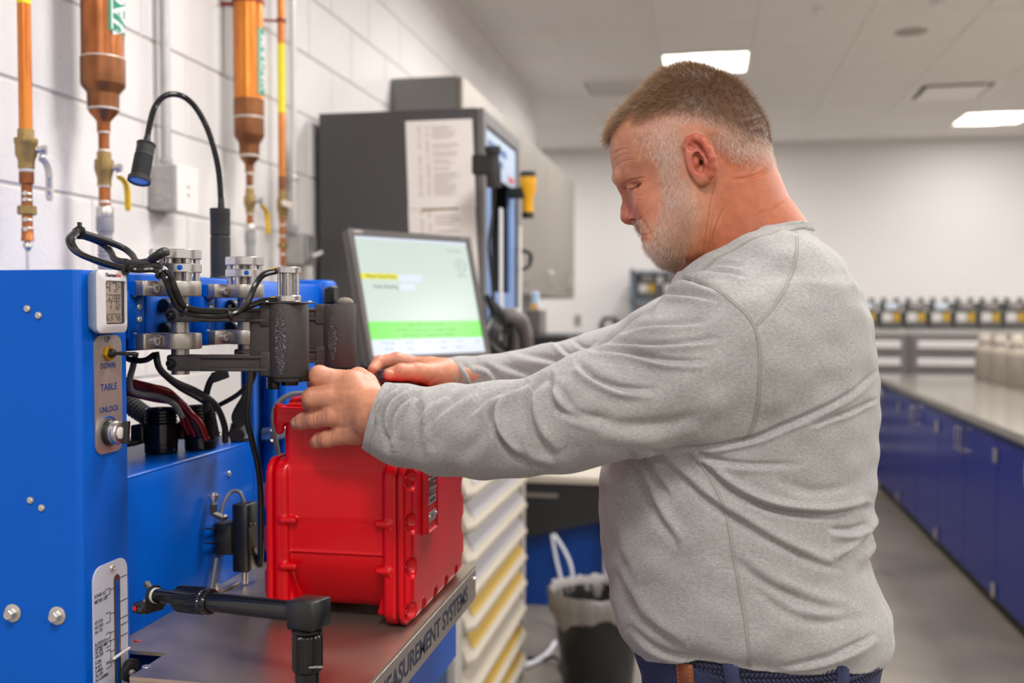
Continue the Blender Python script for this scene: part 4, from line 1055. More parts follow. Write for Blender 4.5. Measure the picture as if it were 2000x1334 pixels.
for a, bb, mid in ((1151, 1163, 1155), (1198, 1217, 1203), (1238, 1249, 1240), (1254, 1265, 1256), (1272, 1294, 1278), (1297, 1306, 1299)):
    za, zb, zm = zrow(a), zrow(bb), zrow(mid)
    tick(yr - .017, yr - .008, za); tick(yr - .017, yr - .008, zb); tick(yr - .008, yr, zm)
    MB().box(xc, xc + .0003, yr - .0083, yr - .0077, zb, za).build('scale_line', m_ink, sc, smooth=False)
for py in (1140, 1188, 1222, 1236, 1258): tick(ym + .0064, sy1 - .001, zrow(py))
zp = zrow(1289)
MB().obox((xc + .004, ym + .002, zp), (.002, 0, 0), (0, .017, .001), (0, 0, .0016), .001).build('pointer', m_pale, sc)
wz = at(241, 1323, X=cx + .02).z
for k, (yy, xx) in enumerate(((ym + .001, xc + .012), (ym + .014, xc + .006))):
    w_ = MB().lathe((xx, yy, wz), (1, -.35, 0), [(0, .0095), (.001, .0112), (.006, .0112), (.007, .0095)], 26).build('roller', m_black, sc)
    MB().lathe(V((xx, yy, wz)) + V((1, -.35, 0)).normalized() * .0065, (1, -.35, 0), [(0, .0038), (.003, .0036), (.004, .002)], 16).build('roller_pin', m_screw, w_)
# small blue mounting plates, dark valves behind the rods
for Y0 in (1.128, 1.316):
    MB().box(-.726, -.708, Y0, Y0 + .036, 1.432, 1.494, .0015).build('mount_plate', m_blue, t, ang=50)
    MB().box(-.726, -.712, Y0 + .046, Y0 + .11, 1.425, 1.50, .0015).build('mount_plate', m_blue, t, ang=50)
    for z in (1.437, 1.457, 1.473, 1.489):
        yy = Y0 + (.012 if z in (1.437, 1.489) else .022)
        screw((-.708, yy, z), (1, -.3, 0), .0042, .0035)
    for z in (1.475, 1.443):
        v = MB(); v.lathe((-.705, Y0 + .075, z), (0, 1, 0), [(0, .008), (.002, .0095), (.045, .0095), (.047, .008)], 16); v.box(-.7115, -.704, Y0 + .08, Y0 + .118, z - .007, z + .007, .001); v.build('air_valve', m_black, t)
# black threaded couplers, fittings on the ledge
for k, (px, py) in enumerate(((315, 884), (392, 877))):
    c = at(px, py, Z=1.2557)
    body = MB()
    pr = [(0, .0225), (.002, .0238), (.014, .0238), (.015, .0245), (.044, .0245), (.045, .0225)]
    for i in range(4): z = .046 + .0048 * i; pr += [(z, .0218), (z + .0012, .0236), (z + .0032, .0236), (z + .0044, .0218)]
    pr += [(.066, .0222), (.067, .0195), (.058, .0185), (.05, .018), (.05, 0)]
    body.lathe(c, EZ, pr, 32); o = body.build('coupler', m_gloss, t, ang=25)
    MB().box(c.x - .012, c.x + .012, c.y - .006, c.y + .014, 1.274, 1.3, .002).obox(c + V((-.026, -.012, .03)), (.010, 0, 0), (0, .012, 0), (0, 0, .013), .002).build('coupler_lug', m_black, o)
for px, py in ((428, 868), (443, 866)):
    c = at(px, py, Z=1.2557)
    MB().lathe(c, EZ, [(0, .006), (.006, .006), (.006, .0048), (.016, .0048), (.017, .0036), (.02, .0036)], 12).build('fitting', m_screw, t)
MB().lathe(at(465, 862, Z=1.2557), EZ, [(0, .017), (.006, .018), (.012, .015), (.03, .011)], 20).build('cable_gland', m_black, t)
# ------------------------------------------------------------------ thermometer
a7 = R(0.5); tn = V((math.cos(a7), -math.sin(a7), 0)); tr = V((math.sin(a7), math.cos(a7), 0))
o0 = V((-.6735, 1.0115, 1.4425))
TW, TH = .0575, .0725
def tp(u, v, n=0.0): return o0 + tr * (u * TW) + EZ * (v * TH) + tn * n
t2 = thing('thermometer', tp(.5, 0, -.012), 'white room thermometer with a grey display, stuck to the blue column', 'thermometer')
def rrect(u0, u1, v0, v1, r, n, k=5):
    o = []
    for cu, cv, a0 in ((u1 * TW - r, v1 * TH - r, 0), (u0 * TW + r, v1 * TH - r, 90), (u0 * TW + r, v0 * TH + r, 180), (u1 * TW - r, v0 * TH + r, 270)):
        for i in range(k + 1):
            a = R(a0 + 90 * i / k); o.append(o0 + tr * (cu + r * math.cos(a)) + EZ * (cv + r * math.sin(a)) + tn * n)
    return o
def loft(rings, name, m, parent, close=(True, True), **k):
    n = len(rings[0]); vs = [p for r in rings for p in r]
    fs = [(i * n + j, i * n + (j + 1) % n, (i + 1) * n + (j + 1) % n, (i + 1) * n + j) for i in range(len(rings) - 1) for j in range(n)]
    if close[0]: fs.append(tuple(reversed(range(n))))
    if close[1]: fs.append(tuple((len(rings) - 1) * n + j for j in range(n)))
    return MB().add(vs, fs).build(name, m, parent, **k)
m_thw = mat('thermo_white', rgb(204, 200, 202), .3); m_thg = mat('thermo_side', rgb(120, 136, 160), .4)
loft([rrect(.1, .98, .05, .95, .006, -.016), rrect(0, 1, 0, 1, .007, -.006), rrect(0, 1, 0, 1, .007, -.0015)], 'back_shell', m_thg, t2, ang=30)
fr = loft([rrect(0, 1, 0, 1, .007, -.0015), rrect(.005, .995, .004, .996, .007, .0), rrect(.13, .93, .10, .87, .004, .0028), rrect(.2, .885, .14, .83, .003, .003), rrect(.205, .88, .143, .827, .003, .0005)], 'front_shell', m_thw, t2, ang=30)
m_lcd = mat('lcd_grey', rgb(158, 142, 128), .2); m_seg = mat('lcd_segment', rgb(78, 74, 70), .4)
loft([rrect(.20, .885, .14, .83, .003, .0004), rrect(.20, .885, .14, .83, .003, .0009)], 'lcd_border', mat('lcd_dark', rgb(44, 44, 56), .3), t2)
lc = loft([rrect(.215, .77, .165, .815, .002, .0009), rrect(.215, .77, .165, .815, .002, .0012)], 'lcd', m_lcd, t2)
SEG = {'0': 'abcdef', '1': 'bc', '2': 'abged', '3': 'abgcd', '4': 'fgbc', '5': 'afgcd', '6': 'afgedc', '7': 'abc', '8': 'abcdefg', '9': 'abcdfg'}
def digits(s, u, v, w, h, gap, parent):
    """seven-segment figures; u,v lower left in face fractions, w,h size in metres"""
    for ch in s:
        if ch == ' ': u += (w + gap) / TW; continue
        if ch == '.':
            MB().obox(tp(u, v, .0013) + tr * (gap * -.3), tr * (w * .08), EZ * (w * .08), tn * .0002).build('lcd_digit', m_seg, parent, smooth=False); continue
        mb = MB(); th = w * .21
        base = tp(u, v, .0013)
        for sg in SEG[ch]:
            c, hx, hz = {'a': ((.5, 1), 1, 0), 'g': ((.5, .5), 1, 0), 'd': ((.5, 0), 1, 0), 'f': ((0, .75), 0, 1), 'b': ((1, .75), 0, 1), 'e': ((0, .25), 0, 1), 'c': ((1, .25), 0, 1)}[sg]
            p = base + tr * (c[0] * w) + EZ * (c[1] * h)
            mb.obox(p, tr * (w * .38 if hx else th / 2), EZ * (h * .19 if hz else th / 2), tn * .0002)
        mb.build('lcd_digit', m_seg, parent, smooth=False); u += (w + gap) / TW
digits('47', .255, .645, .0075, .0112, .0050, lc); digits('17', .30, .535, .0038, .005, .0022, lc); digits('82', .53, .535, .0042, .005, .0022, lc)
digits('71', .31, .375, .006, .0115, .0045, lc); digits('2', .64, .375, .0045, .006, .003, lc); digits('.', .615, .375, .006, .01, .003, lc); digits('63', .27, .20, .0042, .005, .0022, lc); digits('76', .54, .20, .0042, .005, .0022, lc)
for v in (.61, .505, .30): MB().obox(tp(.49, v, .0013), tr * (.26 * TW), EZ * .0003, tn * .0002).build('lcd_line', m_seg, lc, smooth=False)
for s, u, v, sz in (('%', .53, .67, .0045), ('°F', .66, .48, .005), ('%', .45, .54, .003), ('%', .69, .54, .003), ('°', .45, .235, .004), ('°', .72, .235, .004)): text_obj('lcd_sign', s, tp(u, v, .0013), tr, EZ, sz, m_seg, lc, depth=.0001)
f_ = MB(); f_.torus(tp(.63, .73, .0013), tn, .0028, .00025, 20, 5); f_.build('lcd_face', m_seg, lc)
MB().obox(tp(.71, .73, .0013), tr * .0025, EZ * .0003, tn * .0002).build('lcd_line', m_seg, lc, smooth=False)
text_obj('thermo_name', 'Thermo', tp(.565, .917, .0026), tr, EZ, .0062, m_ink, fr, 'RIGHT', depth=.0002, bold=.0001); text_obj('thermo_name', 'Pro', tp(.57, .917, .0026), tr, EZ, .0062, mat('name_red', rgb(214, 40, 40), .5), fr, 'LEFT', depth=.0002, bold=.0001)
MB().box(-.6895, -.684, 1.018, 1.07, 1.448, 1.508, .001).build('sticky_pad', m_black, t2)
# ------------------------------------------------------------------ clamp brackets, swing arms and air cylinders
def socket_bolt(p, n, r, h, parent, m=None):
    n = V(n).normalized()
    MB().lathe(V(p) - n * .0006, n, [(0, r * 1.5), (.002, r * 1.5), (.002, r), (h - .001, r), (h, r * .9), (h, r * .55), (h - r * .8, r * .5), (h - r * .8, 0)], 18).build('socket_bolt', m or m_screw, parent)
def clamp(rx, ry, z0, z1, parent):
    """bar from the blue plate to a round boss about the rod"""
    rb = .027; o = []
    o += [(-.7016, ry - .043), (-.690, ry - .043), (-.6885, ry - .041)]
    a0 = math.atan2(-.020, -.018)
    for i in range(22):
        a = R(-140) + R(290) * i / 21
        o.append((rx + rb * math.cos(a), ry + rb * math.sin(a)))
    o += [(-.7016, ry + .012)]
    ob = MB().prism([(x, y, z0) for x, y in o], (0, 0, z1 - z0)).build('clamp_block', m_clamp, parent, bevel=.0016, ang=40)
    MB().box(-.712, -.7018, ry - .044, ry - .005, z0 + .0005, z1 - .0005, .001).build('clamp_pad', m_blue, parent)
    socket_bolt((-.6887, ry - .0275, (z0 + z1) / 2), (1, -.25, 0), .0058, .0105, parent)
    return ob
def swing_unit(rx, ry, hx, hy, lab, lab2, cyl_on_head):
    tc = thing('clamp_post', (rx, ry, 1.39), lab, 'clamp', 'steel clamp posts of the machine')
    clamp(rx, ry, 1.4865, 1.506, tc); clamp(rx, ry, 1.419, 1.4395, tc)
    MB().cone((rx, ry, 1.386), (rx, ry, 1.4185), .0112, n=24).build('rod', m_clamp, tc); MB().cone((rx, ry, 1.44), (rx, ry, 1.486), .0112, n=24).build('rod', m_clamp, tc)
    cy = MB().lathe((rx, ry, 1.534), EZ, [(0, .0265), (.0008, .0275), (.0112, .0275), (.012, .0265)], 36).build('cylinder_cap', m_alu, tc)
    MB().lathe((rx, ry, 1.5168), EZ, [(0, .0265), (.0008, .0275), (.0104, .0275), (.0112, .0265)], 36).build('cylinder_flange', m_alu, tc)
    MB().cone((rx, ry, 1.5065), (rx, ry, 1.534), .0125, n=22).build('cylinder_tube', m_clamp, tc)
    for i in range(6):
        a = R(25 + 60 * i); p = V((rx + .021 * math.cos(a), ry + .021 * math.sin(a), 1.5062))
        MB().cone(p, p + V((0, 0, .0278)), .0042, n=12).build('cylinder_post', m_alu, tc)
    for z in (1.540, 1.5225) if cyl_on_head else ():
        p = V((rx - .012, ry - .0265, z)); q = p + V((-.006, -.010, 0))
        MB().cone(p, q, .0058, .0058, 8).build('air_fitting', m_brass if z < 1.53 else m_screw, tc)
    MB().lathe((rx + .014, ry - .0238, 1.5225), (.5, -.85, 0), [(0, .0035), (.0008, .0035), (.001, .003)], 14).build('blue_dot', m_blue, tc)
    # arm
    ta = thing('swing_arm', (hx, hy, 1.384), lab2, 'machine arm', 'black swing arms of the machine')
    d = V((hx - rx, hy - ry, 0)); L = d.length; d.normalize(); s = V((-d.y, d.x, 0))
    def AP(l, w, z): return V((rx, ry, z)) + d * l + s * w
    arm = MB()
    for z0, z1 in ((1.4535, 1.4715), (1.391, 1.4115)):
        o = []
        for i in range(9): a = R(90 + 180 * i / 8); o.append(AP(.0165 * math.cos(a), .0165 * math.sin(a), z0))
        o += [AP(.03, -.012, z0), AP(L - .02, -.013, z0), AP(L - .01, -.018, z0), AP(L - .01, .018, z0), AP(L - .02, .013, z0), AP(.03, .012, z0)]
        arm.prism(o, (0, 0, z1 - z0))
    # web and cheeks near the head
    arm.prism([AP(L - .048, -.011, 1.391), AP(L - .012, -.014, 1.391), AP(L - .012, .014, 1.391), AP(L - .048, .011, 1.391)], (0, 0, 1.4715 - 1.391))
    arm.build('arm_fork', m_cast, ta, bevel=.003, seg=2, ang=45)
    rib = MB()
    for z0, z1 in ((1.4535, 1.4715), (1.391, 1.4115)):
        for w in (-1, 1):
            for zz in (z0 + .0022, z1 - .0022): rib.obox(AP((L - .02 + .03) / 2, w * .0135, zz), d * (L - .055) / 2, s * .0022, EZ * .0021, .001)
            rib.obox(AP(L - .022, w * .0125, (z0 + z1) / 2), d * .012, s * .0026, EZ * ((z1 - z0) / 2 + .006), .002)
    rib.build('arm_ribs', m_cast, ta, ang=45)
    for z in (1.4625, 1.401): socket_bolt(AP(-.004, -.0163, z), -s * 1 - d * .3, .0042, .008, ta, m_black)
    hd = MB().lathe((hx, hy, 1.384), EZ, [(0, .0245), (.001, .0252), (.0915, .0252), (.093, .0245)], 44).build('arm_head', m_cast, ta)
    # abrasive lens-shaped patch on the camera side of the head
    vs = []; n = 18; cz, hz, ha = 1.4295, .043 if cyl_on_head else .034, .27
    for i in range(n + 1):
        v = -1 + 2 * i / n; w = ha * (1 - v * v) ** .8 + .02
        for k in range(5):
            a = R(-90) + w * (k / 2 - 1); vs.append((hx + .0256 * math.cos(a), hy + .0256 * math.sin(a), cz + hz * v))
    fs = [(i * 5 + k, i * 5 + k + 1, (i + 1) * 5 + k + 1, (i + 1) * 5 + k) for i in range(n) for k in range(4)]
    MB().add(vs, fs).build('grip_patch', m_patch, hd)
    MB().lathe((hx, hy, 1.3785), EZ, [(0, .027), (.0008, .028), (.0048, .028), (.0054, .027)], 40).build('chuck_flange', m_gloss, ta)
    MB().lathe((hx + .001, hy, 1.373), EZ, [(0, .0105), (.0055, .0115)], 24).build('chuck_boss', m_clamp if False else m_gloss, ta)
    q = []
    for i in range(9): a = R(165 + 85 * i / 8); q.append((hx + .028 * math.cos(a), hy + .028 * math.sin(a), 1.369))
    for i in range(9): a = R(250 - 85 * i / 8); q.append((hx + .0165 * math.cos(a), hy + .0165 * math.sin(a), 1.369))
    MB().prism(q, (0, 0, .0096)).build('chuck_jaw', m_gloss, ta, bevel=.001, ang=40)
    tp_ = MB().box(hx - .0255, hx + .0255, hy - .0255, hy + .0255, 1.4772, 1.4792, .0008).build('head_plate', m_cast, ta) if cyl_on_head else None
    if cyl_on_head:
        for i in range(4):
            a = R(45 + 90 * i); screw((hx + .0292 * math.cos(a) * .98, hy + .0292 * math.sin(a) * .98, 1.4793), EZ, .003, .0022, ta)
        MB().lathe((hx, hy, 1.4795), EZ, [(0, .0152), (.0006, .0158), (.0072, .0158), (.0078, .0152)], 32).build('cylinder_base', m_alu, ta)
        MB().lathe((hx, hy, 1.5155), EZ, [(0, .0152), (.0006, .0158), (.0072, .0158), (.0078, .0152)], 32).build('cylinder_cap', m_alu, ta)
        MB().cone((hx, hy, 1.487), (hx, hy, 1.5156), .0085, n=24).build('cylinder_tube', m_clamp, ta)
        for i in range(6):
            a = R(-70 + 60 * i); p = V((hx + .0132 * math.cos(a), hy + .0132 * math.sin(a), 1.487)); MB().cone(p, p + V((0, 0, .0288)), .0018, n=10).build('cylinder_rod', m_alu, ta)
        for z in (1.5193, 1.4832):
            p = V((hx - .0143, hy - .0075, z)); MB().cone(p, p + V((-.006, -.002, 0)), .0034, .003, 8).build('air_fitting', mat('gold_nut', rgb(214, 164, 44), .25, metal=.9), ta)
    return tc, ta
m_patch = bpy.data.materials.new('grip_speckle'); m_patch.use_nodes = True
def _sp():
    nt = m_patch.node_tree; N, L = nt.nodes, nt.links; b = N['Principled BSDF']
    tcn = N.new('ShaderNodeTexCoord'); vo = N.new('ShaderNodeTexNoise'); vo.inputs['Scale'].default_value = 900; vo.inputs['Detail'].default_value = 1
    L.new(tcn.outputs['Object'], vo.inputs['Vector'])
    r = N.new('ShaderNodeValToRGB'); r.color_ramp.interpolation = 'CONSTANT'; r.color_ramp.elements[0].color = rgb(34, 32, 36); r.color_ramp.elements[1].position = .59; r.color_ramp.elements[1].color = rgb(150, 142, 148)
    L.new(vo.outputs['Fac'], r.inputs['Fac']); L.new(r.outputs['Color'], b.inputs['Base Color']); b.inputs['Roughness'].default_value = .6
    bp = N.new('ShaderNodeBump'); bp.inputs['Strength'].default_value = .5; bp.inputs['Distance'].default_value = .001; L.new(vo.outputs['Fac'], bp.inputs['Height']); L.new(bp.outputs['Normal'], b.inputs['Normal'])
_sp()
h1 = at(564, 640, Y=1.19); h2 = at(662, 640, Y=1.40)
swing_unit(-.665, 1.175, h1.x, 1.19, 'steel clamp post nearer the thermometer with silver air cylinder discs on top', 'front black swing arm carrying a small silver air cylinder over the red meter', True)
swing_unit(-.665, 1.36, h2.x, 1.40, 'second steel clamp post, behind the first, with silver discs on top', 'rear black swing arm beside the monitor without a cylinder on its head', False)
c = at(623, 588, Y=1.40)
MB().obox((h2.x - .016, 1.41, 1.4905), (.008, 0, .002), (0, .012, 0), (0, 0, .013), .003).build('rear_arm_clip', m_black, T_mach)
MB().sphere((h2.x + .006, 1.41, 1.480), .011, (1.2, 1, .7)).build('putty_lump', mat('putty', rgb(120, 112, 104), .7, bump=.5, bscale=200), T_mach)
# ------------------------------------------------------------------ air hoses (glossy black) over the thermometer and along the front arm
def hose(name, pts, r, label, cat='hose', group=None, m=None, n=10, ties=(), **k):
    q = [at(px, py, D=d) for px, py, d in pts]
    t_ = thing(name, q[0], label, cat, group)
    path = smooth_path(q, 7); MB().tube(path, r, n).build('hose_run', m or m_gloss, t_)
    for f in ties:
        i = int(f * (len(path) - 2)); p, d = path[i], (path[i + 1] - path[i]).normalized()
        MB().lathe(p - d * .0016, d, [(0, r * 2.0), (.0032, r * 2.0)], 14).build('cable_tie', m_black, t_); MB().obox(p + EZ * (r * 2.3), d * .002, d.cross(EZ) * .002, EZ * .003).build('tie_end', m_black, t_)
    return t_
hose('air_hose', [(146, 454, 1.22), (134, 468, 1.2), (142, 486, 1.19), (162, 499, 1.18), (196, 511, 1.175), (236, 523, 1.17), (270, 527, 1.17), (302, 527, 1.18), (322, 543, 1.18), (335, 575, 1.19), (349, 600, 1.20), (374, 614, 1.21), (420, 618, 1.22), (458, 612, 1.23), (482, 594, 1.235), (497, 560, 1.24), (514, 537, 1.25), (541, 529, 1.262)], .0039, 'glossy black air hose from the loop to the upper fitting of the front cylinder', group='black air hoses', ties=(.32, .45, .62, .76))
hose('air_hose', [(150, 457, 1.225), (140, 470, 1.205), (150, 490, 1.195), (170, 502, 1.19), (204, 515, 1.185), (244, 524, 1.178), (276, 521, 1.178), (308, 521, 1.182), (330, 536, 1.185), (344, 568, 1.19), (358, 594, 1.20), (384, 606, 1.21), (424, 609, 1.222), (462, 608, 1.235), (490, 597, 1.24), (514, 588, 1.25), (541, 586, 1.262)], .0039, 'glossy black air hose from the loop to the lower fitting of the front cylinder', group='black air hoses')
hose('air_hose', [(146, 452, 1.225), (170, 458, 1.25), (206, 470, 1.28), (240, 484, 1.3), (258, 498, 1.29), (268, 512, 1.26), (292, 509, 1.24), (308, 501, 1.22), (322, 494, 1.215)], .0042, 'black air hose from the loop to the elbow on the first clamp post', group='black air hoses', m=m_rub, ties=(.06,))
hose('air_hose', [(148, 458, 1.23), (172, 464, 1.26), (200, 476, 1.29), (216, 492, 1.29), (224, 506, 1.27), (246, 512, 1.25), (282, 517, 1.23), (316, 519, 1.22)], .0042, 'black air hose under the top loop ending at the lower fitting of the first post', group='black air hoses', m=m_rub)
hose('elbow_fitting', [(296, 507, 1.215), (306, 500, 1.21), (316, 493, 1.21), (324, 492, 1.22)], .0056, 'black push-in elbow joining a hose to the first clamp post', 'fitting', m=m_rub)
# ------------------------------------------------------------------ cables and tubes inside the frame
def inner(name, pts, r, label, m, cat='cable', group=None): return hose(name, pts, r, label, cat, group, m)
m_redh = mat('hose_red', rgb(128, 24, 28), .25)
for k in range(4):
    o = k * 7
    inner('tubing', [(205, 735 + o, 1.44), (262, 748 + o, 1.45), (300, 757 + o, 1.46), (330 + o, 766 + o, 1.47), (350 + o, 790 + o * .8, 1.48), (360 + o * 1.4, 826, 1.49), (370 + o * 1.6, 846 + o * .6, 1.5)], .0055, ['uppermost dark red', 'second dark red', 'third dark red', 'lowest dark red'][k] + ' tube of the bundle behind the blue column', m_redh if k != 2 else m_rub, 'tube', 'dark red tubes behind the column')
pts = [at(px, py, D=d) for px, py, d in ((200, 742, 1.55), (235, 770, 1.54), (262, 796, 1.53), (290, 815, 1.53), (310, 828, 1.53))]
t3 = thing('ribbed_tube', pts[0], 'grey ribbed tube sloping down from the column to the first black coupler', 'tube')
path = smooth_path(pts, 12); MB().tube(path, [.0135 + .0018 * (i % 2) for i in range(len(path))], 14).build('tube_wall', mat('tube_grey', rgb(112, 110, 108), .5), t3, ang=15)
m_wgrey = mat('cable_grey', rgb(120, 118, 118), .45)
paths = [
 ([(265, 688, 1.42), (260, 715, 1.42), (253, 742, 1.42), (256, 762, 1.42), (275, 770, 1.43), (310, 775, 1.45), (340, 790, 1.46), (356, 815, 1.47)], .0045, m_wgrey, 'grey cable dropping from the beam and curving over the red tubes'),
 ([(240, 697, 1.40), (262, 704, 1.40), (285, 703, 1.40), (302, 692, 1.40)], .0042, m_rub, 'black cable looped just under the beam beside the column'),
 ([(304, 688, 1.40), (312, 720, 1.40), (340, 745, 1.42), (385, 765, 1.44), (420, 790, 1.46), (438, 830, 1.49), (440, 862, 1.51)], .0048, m_rub, 'black cable arching from the beam to the right hand fitting'),
 ([(306, 690, 1.42), (316, 726, 1.42), (350, 757, 1.45), (390, 780, 1.47), (412, 800, 1.49), (425, 850, 1.51)], .0036, m_rub, 'thin black cable arching beside the thicker one to the left hand fitting'),
 ([(432, 728, 1.44), (415, 738, 1.44), (404, 765, 1.45), (402, 800, 1.47)], .0048, m_rub, 'black cable from the flat connector down behind the second coupler'),
 ([(488, 748, 1.46), (462, 772, 1.48), (430, 790, 1.50), (406, 800, 1.52)], .0036, m_rub, 'black cable slanting from the right bundle towards the second coupler'),
 ([(246, 868, 1.45), (266, 864, 1.46), (290, 856, 1.50)], .0045, m_rub, 'short black cable lying at the back of the blue ledge'),
]
for p, r, m, lb in paths: inner('cable', p, r, lb, m)
for k in range(6):
    inner('cable', [(492 + k * 2, 690, 1.50), (490 + k, 735, 1.50), (482 - k, 775, 1.50), (464 - 5 * k + 18, 815, 1.505), (452 + 4 * k, 845, 1.51), (460 + 2 * k, 858, 1.515)], .0042, 'black cable of the hanging bundle by the right blue post, strand %s from the left' % ['first', 'second', 'third', 'fourth', 'fifth', 'sixth'][k], m_rub, 'cable', 'black cables bundled by the right post')
inner('cable', [(488, 700, 1.44), (487, 760, 1.44), (483, 810, 1.44), (492, 860, 1.45), (503, 905, 1.46), (509, 960, 1.49), (510, 1060, 1.52), (508, 1105, 1.54)], .0045, 'black cable hanging down in front of the lower blue panel to the table', m_rub)
inner('cable', [(600, 768, 1.50), (570, 770, 1.5), (545, 785, 1.5), (534, 810, 1.5), (537, 850, 1.5), (546, 905, 1.5)], .0038, 'grey cable bending behind the top of the red meter', m_wgrey)
t3 = thing('flat_connector', at(432, 728, D=1.44), 'flat black connector hanging under the front arm', 'connector')
MB().obox(at(430, 733, D=1.435), RGT * .011 + UP * .004, UP * .007 - RGT * .002, FWD * .004, .001).build('connector_shell', m_rub, t3)
# ------------------------------------------------------------------ limit switch on the lower panel
t3 = thing('limit_switch', at(470, 1118, X=-.69), 'black block switch with a bracket and grey cable on the lower blue panel', 'switch')
Z = lambda py, X=-.69: at(470, py, X=X).z
MB().box(-.70, -.675, 1.382, 1.416, Z(1116), Z(984), .0012).build('switch_body', m_black, t3, ang=50)
MB().box(-.7265, -.7002, 1.378, 1.410, Z(1082), Z(1021), .0012).build('switch_base', m_blackm, t3, ang=50)
MB().box(-.675, -.6742, 1.386, 1.412, Z(1074), Z(1030)).build('switch_cover', mat('switch_cover', rgb(78, 66, 56), .5), t3, smooth=False)
for py in (1024, 1028, 1076, 1080):
    screw((-.675, 1.392 if py in (1024, 1076) else 1.406, Z(py)), (1, 0, 0), .0022, .0012, t3, m_brass)
br = MB(); p0, p1, p2 = at(417, 985, X=-.715), at(417, 1003, X=-.712), at(441, 1014, X=-.70)
br.obox((p0 + p1) / 2, (.003, 0, 0), (0, .007, 0), (0, 0, (p0.z - p1.z) / 2 + .002), .001)
br.obox((p1 + p2) / 2, (p2 - p1) / 2, EY * .007, (p2 - p1).cross(EY).normalized() * .0025, .001)
br.build('bracket', m_dark, t3)
p = at(418, 966, X=-.715)
bo = MB(); bo.lathe(at(418, 984, X=-.715), EZ, [(0, .004), (.008, .004), (.008, .0078), (.0135, .0078), (.0135, .005), (.0165, .004)], 10); bo.build('bracket_bolt', m_screw, t3, ang=25)
screw(at(440, 1009, X=-.70), EZ, .0045, .0035, t3)
for py in (1032, 1061): MB().cone(at(426, py, X=-.722), at(401, py, X=-.722), .0014, n=8).build('prong', m_black, t3)
MB().tube(smooth_path([at(431, 1004, X=-.716), at(438, 980, X=-.716), at(452, 961, X=-.712), at(468, 962, X=-.70), at(478, 985, X=-.69)], 6), .0028, 8).build('switch_cable', m_wgrey, t3)
MB().tube(smooth_path([at(423, 1090, X=-.722), at(420, 1110, X=-.722), at(413, 1152, X=-.722)], 6), .003, 8).build('lower_cable', m_wgrey, t3)
MB().cone((-.688, 1.398, 1.052), (-.688, 1.398, Z(1115)), .0045, n=10).build('switch_pin', m_screw, t3)
# ------------------------------------------------------------------ steel table with the cut-out lettering
t4 = thing('steel_table', (-.55, 1.3, 1.0), 'worn steel table under the red meter with cut-out letters along its front flange', 'table')
MB().prism([(x, y, 1.0455) for x, y in ((-.645, 1.02), (-.37, 1.02), (-.37, 1.58), (-.7262, 1.58), (-.7262, 1.10), (-.645, 1.10))], (0, 0, .0045)).build('table_top', m_table, t4, smooth=False)
st = MB().box(-.3735, -.3695, 1.02, 1.58, .995, 1.0453, .0008).build('front_flange', m_ss, t4, smooth=False)
MB().box(-.645, -.374, 1.02, 1.0235, .998, 1.0452, .0006).build('side_flange', m_ss, t4, smooth=False)
MB().box(-.64, -.40, 1.03, 1.57, .90, .994, .002).build('under_frame', m_blue, t4, smooth=False)
MB().box(-.66, -.46, 1.2, 1.42, .0, .899, .004).build('lift_column', m_blue, t4, smooth=False)
lt = text_obj('cut_letters', 'MEASUREMENT SYSTEMS', (-.3694, 1.315, 1.0185), EY, EZ, .035, mat('cutout_dark', rgb(36, 44, 66), .5), st, depth=.0002, bold=.0008)
bb = [v.co.y for v in lt.data.vertices]; w_ = max(bb) - min(bb); k_ = .437 / w_; c_ = (max(bb) + min(bb)) / 2
for v in lt.data.vertices: v.co.y = 1.3045 + (v.co.y - c_) * k_
screw((-.3695, 1.568, 1.030), (1, 0, 0), .004, .004, t4)
for px, py in ((286, 1302),): MB().lathe(at(px, py, Z=1.0498), EZ, [(0, .0055), (.0008, .005), (.0006, .002)], 16).build('countersunk_screw', m_screw, t4)
MB().obox(at(448, 1146, Z=1.052), V((.003, .022, 0)), V((.004, -.0006, 0)), EZ * .0018, .0006).build('back_rail', m_clamp, t4)
MB().lathe(at(424, 1156, Z=1.05), EZ, [(0, .006), (.006, .006), (.007, .004), (.012, .004), (.013, .002)], 12).build('stop_stud', m_screw, t4)
MB().sphere(at(268, 1252, Z=1.0505), .003, (1.5, 1, .4), 8, 6).build('paint_chip', mat('chip_red', rgb(180, 40, 40), .4), t4)
# ------------------------------------------------------------------ black sensor boom
t5 = thing('sensor_boom', (-.42, 1.035, 1.05), 'black tube boom with knurled collars and a square elbow holding a small sensor', 'boom')
A = at(600, 1197, D=1.08); Bp = at(303, 1163, D=1.21)
dd = (Bp - A).normalized()
Lb = (Bp - A).length
MB().cone(A + dd * .02, A + dd * (Lb * .62), .0112, n=28).build('tube', m_gloss, t5)
MB().cone(A + dd * (Lb * .60), Bp + dd * -.004, .0086, n=24).build('inner_tube', m_gloss, t5)
def knurl(p, d, L, r, n=40):
    pr = [(0, r * .86), (.003, r * .97)]
    mb = MB(); u, v, w = frame(d); vs = []; fs = []; m = n * 2
    prof = [(0, r * .8), (.0025, r * .96), (.004, r), (L - .004, r), (L - .0025, r * .96), (L, r * .8)]
    for i, (tt, rr) in enumerate(prof):
        for k in range(m):
            a = 2 * math.pi * k / m; q = rr * (1 if k % 2 or i in (0, 5) else .962)
            vs.append(V(p) + w * tt + u * (q * math.cos(a)) + v * (q * math.sin(a)))
    for i in range(5):
        for k in range(m): j = (k + 1) % m; fs.append((i * m + k, i * m + j, (i + 1) * m + j, (i + 1) * m + k))
    fs += [tuple(reversed(range(m))), tuple(5 * m + k for k in range(m))]
    return MB().add(vs, fs)
knurl(A + dd * (Lb * .63), dd, Lb * .20, .0158).build('collar', m_gloss, t5, ang=12)
